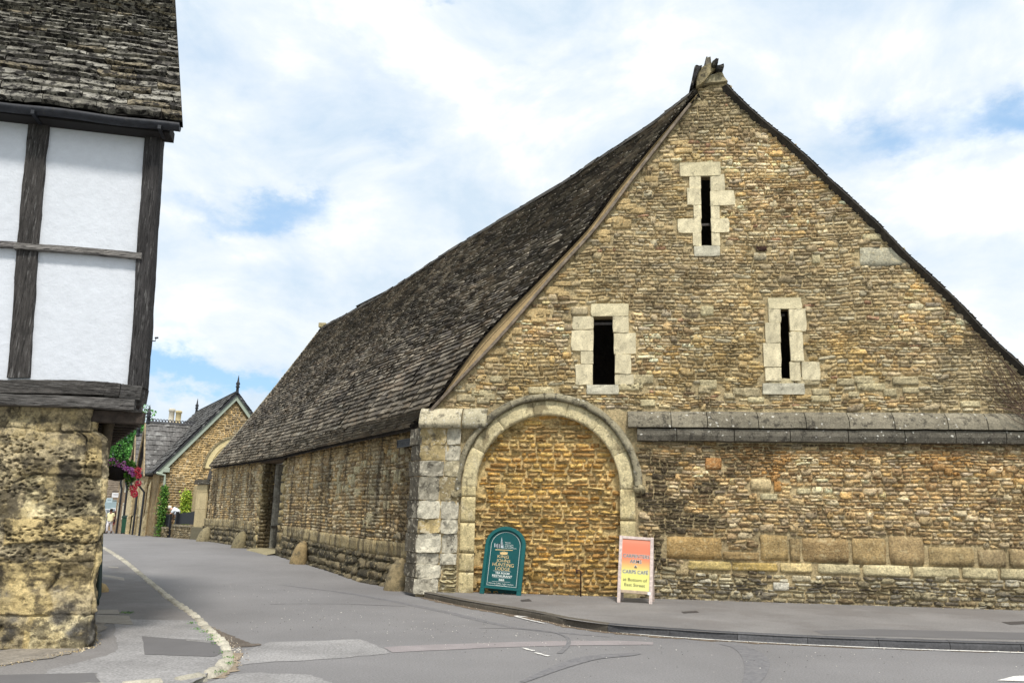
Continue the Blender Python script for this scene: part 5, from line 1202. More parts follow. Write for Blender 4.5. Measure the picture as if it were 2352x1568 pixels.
def archpts(w0, w1, y0, ytop, n=24, flat=.88):
    """outline: straight sides, elliptical head"""
    cx = W1 / 2; hw = (w1 - w0) / 2; r = hw * flat; ys = ytop - r; P = [(w0, y0), (w1, y0), (w1, ys)] + [(cx + hw * math.cos(a), ys + r * math.sin(a)) for a in np.linspace(0, math.pi, n)[1:-1]] + [(w0, ys)]; return P
def fr_ring(mb, outer, inner, z0, z1):
    n = len(outer); V = []
    for P, z in ((outer, z0), (outer, z1 - .006), ([(o[0] * .93 + i[0] * .07, o[1] * .93 + i[1] * .07) for o, i in zip(outer, inner)], z1), ([(o[0] * .12 + i[0] * .88, o[1] * .12 + i[1] * .88) for o, i in zip(outer, inner)], z1), (inner, z0 + .012)):
        V += [b1(np.array(p[0]), np.array(p[1]), np.array(z)) for p in P]
    Fc = [(k * n + i, k * n + (i + 1) % n, (k + 1) * n + (i + 1) % n, (k + 1) * n + i) for k in range(4) for i in range(n)]; mb.add(np.array(V), Fc)
mb = MB(); outer_ = archpts(0, W1, .10, H1); inner_ = archpts(.075, W1 - .075, .14, H1 - .075); fr_ring(mb, outer_, inner_, 0, .045); mb.build('frame', M_GRN, sign1)
for x0 in (0, W1 - .085): mb = MB(); mb.prism([(x0, -.01), (x0 + .085, -.01), (x0 + .085, .10), (x0, .10)], O1, A1_, U1_, N1_, 0, .043); mb.build('foot', M_GRN, sign1)
mb = MB(); mb.prism(archpts(.06, W1 - .06, .13, H1 - .06), O1, A1_, U1_, N1_, -.004, .008); mb.build('face_panel', M_GRN2, sign1)
# rear leaf of the A board
rb = U1_ * math.cos(R(16)) - N1_ * 0; 
back_u = UP * math.cos(R(10)) - np.array([N1_[0], N1_[1], 0]) * 0 ; nb = np.array([N1_[0], N1_[1], 0]); nb /= np.linalg.norm(nb); topc = O1 + U1_ * (H1 - .18)
gr = topc.copy(); gr = gr - nb * .06; gr[2] = ZP; ub = (topc - N1_ * .02 - gr); hb = np.linalg.norm(ub); ub /= hb
mb = MB(); mb.prism([(.03, 0), (W1 - .16, 0), (W1 - .16, hb), (.03, hb)], gr - nb * .02, A1_, ub, np.cross(A1_, ub) * 1., -.012, .012); mb.build('rear_panel', M_GRN, sign1)
M_GOLD = plain('gold_lettering', (226, 196, 140), .5, .05, bump=0); M_WLET = plain('white_lettering', (228, 232, 226), .5, .05, bump=0)
# outline
mb = MB()
ol = archpts(.115, W1 - .115, .162, H1 - .105, 30); il = archpts(.121, W1 - .121, .168, H1 - .111, 30); n = len(ol)
mb.add(np.array([b1(np.array(p[0]), np.array(p[1]), np.array(.0095)) for p in ol + il]), [(i, (i + 1) % n, n + (i + 1) % n, n + i) for i in range(n)]); mb.build('outline', M_WLET, sign1, fix=False)
# zoomed sign pixels (7.84 px per photo px) -> board coordinates
def q1(X, Y):
    x = (1120 + X / 7.839) * .9608; y = (1240 + Y / 7.84) * .9608; P = onpl(x, y, O1, N1_) - O1; return float(P @ A1_), float(P @ U1_)
def line1(mb, s, X, Y, wpx, hpx, **kw):
    """text centred on X, baseline Y, given width and cap height in zoom pixels"""
    cx, cy = q1(X, Y); a = q1(X - wpx / 2, Y); b = q1(X + wpx / 2, Y); W_t = abs(b[0] - a[0]); Ht = abs(q1(X, Y - hpx)[1] - cy)
    size = Ht / .70; cu = bpy.data.curves.new('m', 'FONT'); cu.body = s; cu.size = size; ob = bpy.data.objects.new('m', cu); COL.objects.link(ob); bpy.context.view_layer.update(); wd = ob.dimensions.x; bpy.data.objects.remove(ob); bpy.data.curves.remove(cu)
    text(mb, s, size, lambda x, y, z: b1(cx + x, cy + y, .010 + z), sx=W_t / max(wd, 1e-3), **kw)
mb = MB(); line1(mb, 'KING', 650, 732, 210, 56); line1(mb, 'JOHNS', 657, 810, 262, 56); line1(mb, 'HUNTING', 648, 888, 400, 62); line1(mb, 'LODGE', 636, 962, 272, 62)
a, b = q1(668, 712), q1(790, 900); mb.add([b1(*map(np.array, (a[0], a[1], .0112))), b1(*map(np.array, (a[0] + .006, a[1], .0112))), b1(*map(np.array, (b[0] + .006, b[1], .0112))), b1(*map(np.array, (b[0], b[1], .0112)))], [(0, 1, 2, 3)])
crown = [(588, 612), (606, 632), (614, 608), (626, 630), (640, 604), (655, 628), (668, 596), (684, 628), (700, 606), (712, 630), (722, 608), (728, 632), (744, 618), (728, 664), (664, 670), (600, 658)]
cp = [q1(*p) for p in crown]; mb.prism(cp, O1, A1_, U1_, N1_, .0095, .011)
ar = [q1(*p) for p in [(505, 574), (525, 558), (525, 566), (832, 580), (832, 592), (524, 580), (522, 590)]]; mb.prism(ar, O1, A1_, U1_, N1_, .0095, .011)
mb.build('gold_lettering', M_GOLD, sign1, fix=False)
mb = MB(); line1(mb, 'TEA ROOM', 636, 1032, 265, 36, bold=.0012); line1(mb, 'RESTAURANT', 628, 1088, 372, 40, bold=.0012); line1(mb, 'B&B', 618, 1157, 98, 36, bold=.0012)
line1(mb, 'Morning Coffee, Light Lunches,', 612, 1222, 470, 24); line1(mb, 'Afternoon Tea', 612, 1258, 210, 24)
for s_, X_, Y_, w_ in (('Visit the', 738, 452, 105), ('oldest house', 762, 492, 160), ('in the village', 762, 525, 160), ('next to the church', 786, 556, 222)): line1(mb, s_, X_, Y_, w_, 22)
for (xa, ya, xb, yb) in ((465, 966, 798, 988), (455, 1092, 790, 1110), (445, 1163, 782, 1184)):
    p, q = q1(xa, ya), q1(xb, yb); mb.prism([(p[0], p[1] - .002), (q[0], q[1] - .002), (q[0], q[1] + .002), (p[0], p[1] + .002)], O1, A1_, U1_, N1_, .0095, .0105)
mb.build('white_lettering', M_WLET, sign1, fix=False)
mb = MB()
for pts in ([(605, 540), (612, 430), (626, 335), (642, 430), (662, 548)],): mb.prism([q1(*p) for p in pts], O1, A1_, U1_, N1_, .0095, .0105)
for x0, x1_, y0, y1_ in ((488, 505, 455, 525), (520, 530, 470, 530), (545, 556, 460, 545), (575, 586, 470, 545)): mb.prism([q1(x0, y1_), q1(x1_, y1_), q1(x1_, y0), q1(x0, y0)], O1, A1_, U1_, N1_, .0095, .0105)
mb.build('church_emblem', plain('emblem_grey', (186, 196, 200), .5, bump=0), sign1, fix=False)
mb = MB()
for pts in ([(500, 535), (502, 470), (520, 465), (600, 450), (606, 540)], [(622, 500), (626, 410), (636, 410), (640, 500)]): mb.prism([q1(*p) for p in pts], O1, A1_, U1_, N1_, .009, .0093 if pts[0][0] == 500 else .0108)
mb.build('emblem_shading', plain('emblem_black', (24, 30, 34), .5, bump=0), sign1, fix=False)

# second board: bleached wooden frame with a printed poster
B2L, B2R = onz(1417, 1383, ZP), onz(1498, 1386, ZP); A2_, U2_, N2_ = frame_axes(B2L, B2R, R(11), R(2.6)); W2_ = float(np.linalg.norm(B2R - B2L)); H2 = 1.19; O2 = B2L + U2_ * .01
sign2 = thing('pavement_sign', 'bleached wooden pavement sign with an orange to yellow poster, right of the blocked arch', 'sign board', O2)
M_BW = mat('bleached_wood', attr=True, var=.3, vscale=20, bump=.5, bscale=40)
def q2(X, Y):
    x = (1440 + X / 8.7125) * .9608; y = (1280 + Y / 8.711) * .9608; P = onpl(x, y, O2, N2_) - O2; return float(P @ A2_), float(P @ U2_)
def b2(x, y, z): return O2 + np.asarray(x)[..., None] * A2_ + np.asarray(y)[..., None] * U2_ + np.asarray(z)[..., None] * N2_
fw = .06
for x0, y0, x1_, y1_, nm in ((0, -.01, fw, H2, 'stile'), (W2_ - fw, -.01, W2_, H2, 'stile'), (fw + .001, H2 - .055, W2_ - fw - .001, H2 - .005, 'rail'), (fw + .001, .17, W2_ - fw - .001, .225, 'rail')):
    mb = MB(); mb.prism([(x0, y0), (x1_, y0), (x1_, y1_), (x0, y1_)], O2, A2_, U2_, N2_, -.02, .022, col=s2l((206, 190, 182)) if y0 != .17 else s2l((178, 160, 138))); mb.build(nm, M_BW, sign2, bevel=.004)
# rear legs
top2 = O2 + U2_ * (H2 - .02) - N2_ * .03; nb = np.array([N2_[0], N2_[1], 0]); nb /= np.linalg.norm(nb)
for x0 in (.0, W2_ - fw):
    mb = MB(); t_ = top2 + A2_ * (x0 + fw / 2); g0 = t_ - nb * .18; g0[2] = ZP; v = t_ - g0; hb = np.linalg.norm(v); v /= hb; mb.box((t_ + g0) / 2, (fw, .035, hb), axes=[A2_, np.cross(v, A2_), v], col=s2l((186, 170, 160))); mb.build('rear_leg', M_BW, sign2)
M_POST = bpy.data.materials.new('poster_print'); M_POST.use_nodes = True
def poster():
    nt = M_POST.node_tree; N = nt.nodes; L = nt.links; a = N.new('ShaderNodeAttribute'); a.attribute_name = 'Col'; b = N['Principled BSDF']; L.new(a.outputs[0], b.inputs['Base Color']); b.inputs['Roughness'].default_value = .4
poster()
mb = MB(); ys = np.linspace(.226, H2 - .056, 20); P = np.array([[b2(np.array(x), np.array(y), np.array(.006)) for y in ys] for x in (fw, W2_ - fw)])
tt = (ys - ys[0]) / (ys[-1] - ys[0]); orr, yel, pk = s2l((228, 128, 96)), s2l((224, 220, 122)), s2l((228, 158, 130))
cc = np.array([mixc(yel, orr, float(sm(t_, .30, .66))) for t_ in tt]); cc = np.array([mixc(c_, pk, .5 * float(sm(t_, .85, 1))) for c_, t_ in zip(cc, tt)]); cc = np.array([mixc(c_, s2l((228, 228, 150)), .5 * float(sm(t_, .3, .05))) for c_, t_ in zip(cc, tt)])
mb.grid(P, np.stack([cc, cc])); mb.build('poster', M_POST, sign2, fix=False)
mb = MB(); mb.prism([(fw, .21), (W2_ - fw, .21), (W2_ - fw, H2 - .05), (fw, H2 - .05)], O2, A2_, U2_, N2_, -.012, .003); mb.build('backing_board', M_BW, sign2)
def line2(mb, s, X, Y, wpx, hpx, z=.0075, **kw):
    cx, cy = q2(X, Y); a = q2(X - wpx / 2, Y); b = q2(X + wpx / 2, Y); W_t = abs(b[0] - a[0]); Ht = abs(q2(X, Y - hpx)[1] - cy); size = Ht / .70
    cu = bpy.data.curves.new('m', 'FONT'); cu.body = s; cu.size = size; ob = bpy.data.objects.new('m', cu); COL.objects.link(ob); bpy.context.view_layer.update(); wd = ob.dimensions.x; bpy.data.objects.remove(ob); bpy.data.curves.remove(cu)
    text(mb, s, size, lambda x, y, zz: b2(cx + x, cy + y, z + zz), sx=W_t / max(wd, 1e-3), **kw)
wl = MB(); dl_ = MB(); rows = (('CARPENTERS', 702, 460, 545, 70), ('ARMS', 696, 570, 240, 70), ('&', 692, 672, 58, 58), ('CARPS CAFÉ', 684, 790, 530, 72))
for s_, X_, Y_, w_, h_ in rows: line2(wl, s_, X_, Y_, w_, h_, ext=.0005, bold=.0045); line2(dl_, s_, X_, Y_, w_, h_, z=.009, ext=.0005, bold=.0008)
wl.build('white_lettering', M_WLET, sign2, fix=False)
line2(dl_, 'at Bottom of', 676, 950, 500, 64, z=.009, ext=.0005); line2(dl_, 'East Street', 668, 1056, 430, 64, z=.009, ext=.0005)
dl_.build('dark_lettering', plain('dark_lettering', (52, 54, 48), .5, bump=0), sign2, fix=False)
mb = MB(); p = q2(940, 1232); mb.prism([p, (p[0] + .055, p[1]), (p[0] + .055, p[1] + .05), (p[0], p[1] + .05)], O2, A2_, U2_, N2_, .023, .0245); mb.build('sticker', M_WLET, sign2)

# =================================================================== far end of the street
M_FAR = mat('village_stone', attr=True, var=.5, vscale=6, vscale2=.8, bump=1., bscale=9, bdist=.05, tint=s2l((206, 196, 170)), tint_amt=.6, tint_scale=5, tint_lo=.54, tint_hi=.62, dark=(s2l((96, 84, 64)), 4, .52, .62, .55))
M_TILE = mat('grey_roof_tile', attr=True, var=.35, vscale=8, vscale2=1.2, bump=.6, bscale=14, tint=s2l((176, 176, 172)), tint_amt=.5, tint_scale=3, tint_lo=.54, tint_hi=.64)
hx = np.array([-st_[1] * -1, 0, 0]); hx = np.array([st_[1], -st_[0], 0])      # to the right, square to the street
# ---- lock-up
kA = atd(440, 1240, 37.0); kB = atd(488, 1247, 35.9); kA[2] = zg(kA[0], kA[1]); kB[2] = zg(kB[0], kB[1]); kf = kB - kA; kf[2] = 0; KW = np.linalg.norm(kf); kf /= KW; kn = np.array([kf[1], -kf[0], 0]); kn = kn if kn[1] < 0 else -kn
lock = thing('lock_up', 'small domed ashlar lock-up with a narrow dark doorway at the far end of the barn', 'lock-up', kA)
zb = kA[2]; zt = atd(443, 1106, kA[1])[2]
def kp_(a, z, d=0.): return kA + kf * a + kn * d + UP * (z - kA[2])
def kaf(x): P = onpl(x, 1200, kA, kn); return float((P - kA) @ kf)
d0, d1 = kaf(468.5), kaf(478.5)
mb = MB()
def blockrow(mb, a0, a1, zrows, col):
    for z0, z1 in zip(zrows[:-1], zrows[1:]):
        mb.prism([(a0, z0 + .004), (a1, z0 + .004), (a1, z1 - .004), (a0, z1 - .004)], kA * np.array([1, 1, 0]), kf, UP, kn, -.08, rng.uniform(0, .012), col=s2l(col) * rng.uniform(.85, 1.08))
zr = [zb + .55, zb + 1.35, zb + 2.1, zt - .12]
blockrow(mb, .02, d0, zr, (200, 182, 140)); blockrow(mb, d1, KW + .35, zr, (176, 150, 104))
mb.prism([(d0, zb + 2.45), (d1, zb + 2.45), (d1, zt - .12), (d0, zt - .12)], kA * np.array([1, 1, 0]), kf, UP, kn, -.08, 0, col=s2l((180, 160, 120)))
sdA = kp_(.0, 0)
mb.prism([(0, zb - .2), (2.6, zb - .2), (2.6, zt - .12), (0, zt - .12)], (kA - kn * .36) * np.array([1, 1, 0]), st_, UP, hx, -.0, .3, col=s2l((190, 170, 130)))
mb.prism([(.02, zb - .3), (KW + .4, zb - .3), (KW + .4, zt - .12), (.02, zt - .12)], (kA - kn * 2.6) * np.array([1, 1, 0]), kf, UP, kn, -.2, 0, col=s2l((60, 54, 44)))
mb.build('wall', M_ASH, lock, bevel=.01)
mb = MB(); mb.prism([(-.08, zb - .3), (d0 + .02, zb - .3), (d0 + .02, zb + .5), (d0 - .05, zb + .56), (.0, zb + .56)], kA * np.array([1, 1, 0]), kf, UP, kn, -.5, .08, col=s2l((110, 104, 84))); mb.build('base_course', M_ASH, lock, bevel=.02)
mb = MB(); mb.prism([(-.12, zt - .12), (KW + .1, zt - .12), (KW + .1, zt + .1), (-.06, zt + .1)], kA * np.array([1, 1, 0]), kf, UP, kn, -2.6, .12, col=s2l((84, 78, 66))); mb.build('cornice', M_STR, lock, bevel=.02)
mb = MB(); cD = kp_(1.75, zt + .08, -1.5); prof = [(1.78 * math.cos(a), 1.62 * math.sin(a)) for a in np.linspace(0, 1.5, 14)] + [(.02, 1.62)]
mb.lathe(cD, [(r, z * 1.02) for r, z in prof], 36, col=s2l((78, 74, 68)), cap=False); mb.build('dome_roof', mat('dome_stone', attr=True, var=.35, vscale=10, bump=.5, tint=s2l((110, 84, 62)), tint_amt=.5, tint_scale=1.5), lock, smooth=True)

# ---- gabled house
HA = ong(362, 1231); HA = atd(362, 1229, 40.); hz0 = float(zg(HA[0], HA[1])); hfn = np.array([hx[1], -hx[0], 0]); hfn = hfn if hfn[1] < 0 else -hfn
def Hi(x, y, d=0.): P = onpl(x, y, HA + hfn * d, hfn); return float((P - HA) @ hx), float(P[2])
def Hp(a, z, d=0.): return np.array([HA[0], HA[1], 0]) + hx * a + hfn * d + UP * z
hs = thing('gabled_house', 'stone house with pale green bargeboards and a spiked gable beyond the barn', 'house', [HA[0], HA[1], hz0])
ap_ = Hi(543, 905); eL = Hi(364, 1074); eR = (2 * ap_[0] - eL[0], eL[1]); o3 = HA * np.array([1, 1, 0])
HL = 11.5
def courses_col(mb, O, A, U_, Nn, pts, d0, d1, col): mb.prism(pts, O, A, U_, Nn, d0, d1, col=col)
mb = MB(); mb.prism([(eL[0] + .12, hz0 - .4), (eR[0] - .12, hz0 - .4), (eR[0] - .12, eL[1]), (ap_[0], ap_[1] - .2), (eL[0] + .12, eL[1])], o3, hx, UP, hfn, -.4, 0, col=s2l((178, 150, 102)))
def hmap(s, z, d): return np.stack([HA[0] + s * hx[0] + d * hfn[0], HA[1] + s * hx[1] + d * hfn[1], z + 0 * s], -1)
slope_ = (ap_[1] - eL[1]) / (ap_[0] - eL[0])
def in_h(s, z): return eL[0] + .15 < s < eR[0] - .1 and z < ap_[1] - .35 - abs(s - ap_[0]) * slope_ and z > hz0
rubble(mb, hmap, eL[0] + .15, ap_[0] + 2.2, hz0, ap_[1] - .3, (.09, .14), (.14, .34), in_h, lambda s, z: mixc(s2l((194, 168, 122)), s2l((156, 138, 108)), float(sm(fbm(s * .5, z * .5, 88), .4, .6))) * rng.uniform(.8, 1.15), .02, gap=.02)
mb.build('gable_wall', M_FAR, hs, smooth=True, fix=False)
M_GREEN = plain('pale_green_paint', (166, 176, 160), .6, .06)
for sgn in (-1, 1):
    mb = MB(); x0 = eL[0] - .05 if sgn < 0 else eR[0] + .05
    P = [(x0, eL[1] - .12), (ap_[0], ap_[1]), (ap_[0], ap_[1] - .36), (x0 + sgn * -.16, eL[1] - .36), (x0 - sgn * .0, eL[1] - .34)]
    mb.prism(P, o3, hx, UP, hfn, .10, .15); mb.build('bargeboard', M_GREEN, hs, bevel=.01)
    mb = MB(); P2 = [(x0, eL[1] - .10), (ap_[0], ap_[1] + .02), (ap_[0], ap_[1] - .1), (x0, eL[1] - .22)]; mb.prism(P2, o3, hx, UP, hfn, .12, .19); mb.build('barge_moulding', M_GREEN, hs)
def tiles(mb, O, ax, up_, nn, L_, H_, ew=.2, eh=.24, th=.03, col=(104, 104, 110)):
    def f(u, v): u = np.asarray(u, float); v = np.asarray(v, float); return O + (u * L_)[..., None] * ax + (v * H_)[..., None] * up_
    slates(mb, f, L_, H_, lambda v: eh, (ew * .95, ew * 1.05), th, lambda u, v: s2l(col) * rng.uniform(.75, 1.2), nn, edge=.003, nx=1)
for sgn, nm in ((-1, 'roof_slope'), (1, 'roof_slope')):
    x0 = eL[0] - .25 if sgn < 0 else eR[0] + .25; z0_ = eL[1] - .3 * slope_ + .12
    O = Hp(x0, z0_, .22); up_ = Hp(ap_[0], ap_[1] + .12, .22) - O; H_ = np.linalg.norm(up_); up_ /= H_; nn = np.cross(st_, up_); nn = nn if nn[2] > 0 else -nn
    mb = MB(); tiles(mb, O, st_, up_, nn, HL, H_, .33, .3, .04, (88, 86, 84)); mb.prism([(0, 0), (HL, 0), (HL, H_), (0, H_)], O - nn * .02, st_, up_, nn, -.1, 0, col=s2l((50, 50, 54))); mb.build(nm, M_TILE, hs, fix=False)
def finial(parent, P, h=.75, s=1.):
    mb = MB(); mb.lathe(P, [(.09 * s, -.1), (.07 * s, 0), (.06 * s, h * .25), (.1 * s, h * .32), (.06 * s, h * .38), (.1 * s, h * .5), (.05 * s, h * .6), (.03 * s, h * .8), (.005, h)], 10); mb.build('finial', M_BLACK, parent, smooth=True)
finial(hs, Hp(ap_[0], ap_[1] + .08, .15), .95, 1.2); 
finial(hs, Hp(ap_[0], ap_[1] + .08, -HL + .3), .95, 1.2)
# side wall to the street
mb = MB(); mb.prism([(0, hz0 - .6), (HL, hz0 - .9), (HL, eL[1] - .05), (0, eL[1] - .05)], Hp(eL[0] + .12, 0, 0), st_, UP, -hx, -.35, 0, col=s2l((170, 146, 106)))
mb.build('side_wall', M_FAR, hs)
# cross gables, buttress strips and downpipes on the street side
for (t0, t1, zr_, over) in ((2.6, 6.6, 0., .2), (7.6, 10.8, -.35, .12)):
    tm = (t0 + t1) / 2; P0 = Hp(eL[0] + .12, 0, 0) * np.array([1, 1, 0]) - hx * over; rz_ = atd(352, 971, (P0 + st_ * tm)[1])[2] if zr_ == 0. else atd(352, 971, (P0 + st_ * 4.6)[1])[2] + zr_
    ez = eL[1] - .2
    mb = MB(); mb.prism([(t0 + .1, hz0 - .8), (t1 - .1, hz0 - .8), (t1 - .1, ez), (tm, rz_ - .15), (t0 + .1, ez)], P0 + hx * .0, st_, UP, -hx, -.6, 0, col=s2l((178, 154, 112))); mb.build('cross_gable', M_FAR, hs)
    O = P0 - hx * .2 + st_ * (t0 - .15) + UP * (ez - .1); up_ = (P0 - hx * .2 + st_ * tm + UP * rz_) - O; H_ = np.linalg.norm(up_); up_ /= H_; nn = np.cross(hx, up_); nn = nn if nn[2] > 0 else -nn
    mb = MB(); tiles(mb, O, hx, up_, nn, 4.6, H_, .22, .34, .06, (106, 104, 102)); mb.prism([(0, 0), (4.6, 0), (4.6, H_), (0, H_)], O - nn * .02, hx, up_, nn, -.08, 0, col=s2l((60, 60, 64))); mb.build('roof_slope', M_TILE, hs, fix=False)
    O2_ = P0 - hx * .2 + st_ * (t1 + .15) + UP * (ez - .1); mb = MB(); mb.add([O2_, O2_ + hx * 4.6, O2_ + hx * 4.6 + (P0 + st_ * tm - P0 - st_ * (t1 + .15)) + UP * (rz_ - ez + .1), O2_ + st_ * (tm - t1 - .15) + UP * (rz_ - ez + .1)], [(0, 1, 2, 3)], s2l((90, 90, 96))); mb.build('roof_slope', M_TILE, hs)
    # pierced crest
    mb = MB(); rp0 = P0 - hx * .2 + st_ * tm + UP * (rz_ + .02)
    mb.box(rp0 + hx * 2.3 + UP * .03, (4.6, .14, .08), axes=[hx, st_, UP], col=s2l((96, 96, 98)))
    for k in range(28):
        c = rp0 + hx * (.1 + k * .163) + UP * .14; A_ = np.linspace(0, 2 * math.pi, 9); mb.tube([c + hx * .07 * math.cos(a) + UP * .08 * math.sin(a) for a in A_], .03, 5, col=s2l((80, 80, 84)), cap=False)
    mb.build('ridge_crest', M_TILE, hs, fix=False); finial(hs, rp0 + hx * .1, 1.0, 1.5)
    mb = MB()
    for sg in (-1, 1):
        a = np.array([tm, rz_ - .02]); b = np.array([t0 - .1 if sg < 0 else t1 + .1, ez - .15]); q = (b - a) / np.linalg.norm(b - a); w_ = np.array([-q[1], q[0]]) * .2 * (1 if sg > 0 else -1) * -1
        mb.prism([tuple(a), tuple(b), tuple(b + w_), tuple(a + np.array([0, -.25]))], P0 - hx * .2, st_, UP, -hx, 0, .06, col=s2l((160, 144, 116)))
    mb.build('bargeboard', M_TIM, hs)
sw0 = Hp(eL[0] + .12, 0, 0) * np.array([1, 1, 0])
for k, t in enumerate((.5, 2.3, 4.6, 7.0)):
    mb = MB(); w_ = .35; mb.prism([(0, hz0 - .9), (.2, hz0 - .9), (.18, hz0 + .8), (.1, hz0 + 1.0), (.08, hz0 + 2.4), (.0, hz0 + 2.7)], sw0 + st_ * t - hx * .3, -hx, UP, st_, 0, w_, col=s2l((180, 164, 128)) * rng.uniform(.85, 1.05)); mb.build('buttress', M_FAR, hs, bevel=.02)
def pipe(parent, P, z0, z1, kink=.35, col=None, nm='downpipe', r=.055):
    mb = MB(); mb.tube([P + UP * z1 - hx * kink, P + UP * (z1 - .35) - hx * kink, P + UP * (z1 - .75), P + UP * z0], r, 8); mb.box(P + UP * (z1 + .05) - hx * kink, (.2, .16, .2), axes=[hx, st_, UP]); mb.build(nm, col or M_BLACK, parent, smooth=False)
for t in (1.3, 4.0): pipe(hs, sw0 + st_ * t - hx * .48, hz0 - .3, eL[1] - .45)
pg_ = Hi(378, 1100); pe = Hi(366, 1079)
mb = MB(); mb.tube([Hp(eL[0] - .1, eL[1] - .25, .25), Hp(eL[0] + .05, eL[1] - .3, .2), Hp(pg_[0] - .03, pg_[1] + .2, .12), Hp(pg_[0], pg_[1] - .1, .1), Hp(pg_[0], hz0 + .2, .1)], .06, 8); mb.build('downpipe', M_GREEN, hs, smooth=True)
mb = MB(); q = Hi(384, 1079); mb.box(Hp(q[0] - .03, q[1], .12), (.26, .12, .24), axes=[hx, hfn, UP]); mb.build('alarm_box', M_GREEN, hs, bevel=.02)
mb = MB(); gq = Hp(eL[0] - .2, eL[1] - .22, .1); mb.tube([gq, gq + st_ * 2.5], .08, 8); mb.build('gutter', M_BLACK, hs)
# windows under the cross gables
for t in (3.6, 5.0, 8.6, 9.8):
    for z_ in (.9, ):
        o_ = sw0 - hx * (.21 if t < 7 else .13) + st_ * t + UP * (hz0 + z_)
        mb = MB(); 
        for (a, b, c, d) in ((0, .12, 0, 1.9), (.9, 1.02, 0, 1.9), (.12, .9, 0, .12), (.12, .9, 1.78, 1.9), (.46, .56, .12, 1.78)): mb.prism([(a, c), (b, c), (b, d), (a, d)], o_, st_, UP, -hx, 0, .08, col=s2l((206, 192, 156)))
        wf = mb.build('window', M_ASH, hs)
        mb = MB(); mb.prism([(.1, .1), (.92, .1), (.92, 1.8), (.1, 1.8)], o_, st_, UP, -hx, .005, .02); child(mb.build('pane', plain('window_glass', (44, 50, 56), .12, 0, bump=0, spec=.8)), wf)
# arched window head in the gable
cc_ = Hi(548, 1078); ra = abs(Hi(548 - 79, 1078)[0] - cc_[0])
def arcband(mb, r0, r1, d0, d1, col, a0=0, a1=math.pi):
    A_ = np.linspace(a0, a1, 30); P = [(cc_[0] - r1 * math.cos(a), cc_[1] + r1 * math.sin(a)) for a in A_] + [(cc_[0] - r0 * math.cos(a), cc_[1] + r0 * math.sin(a)) for a in A_[::-1]]; 
    mb.prism(P, o3, hx, UP, hfn, d0, d1, col=s2l(col))
mb = MB(); arcband(mb, ra - .3, ra - .02, 0, .06, (226, 208, 158)); aw = mb.build('arched_window', M_ASH, hs)
mb = MB(); arcband(mb, ra, ra + .1, 0, .12, (150, 136, 104)); child(mb.build('hood_mould', M_FAR), aw)
mb = MB(); arcband(mb, ra - .5, ra - .32, 0, .04, (206, 184, 132)); child(mb.build('inner_moulding', M_ASH), aw)
mb = MB(); P = [(cc_[0] - (ra - .5) * math.cos(a), cc_[1] + (ra - .5) * math.sin(a)) for a in np.linspace(0, math.pi, 24)]; mb.prism(P, o3, hx, UP, hfn, 0, .03); child(mb.build('pane', plain('dark_pane', (50, 54, 58), .15, 0, bump=0, spec=.8)), aw)
# chimney behind the ridge
chP = onpl(497, 938, Hp(ap_[0] - .25, ap_[1], 0), hx); mb = MB(); 
mb.prism([(0, -1.5), (.95, -1.5), (.62, .0), (.62, .22), (.3, .22), (.28, 0)], chP, hx, UP, hfn, -.35, .35, col=s2l((176, 180, 184))); mb.prism([(.24, .22), (.68, .22), (.68, .3), (.24, .3)], chP, hx, UP, hfn, -.42, .42, col=s2l((110, 112, 114))); mb.build('chimney', M_FAR, hs)

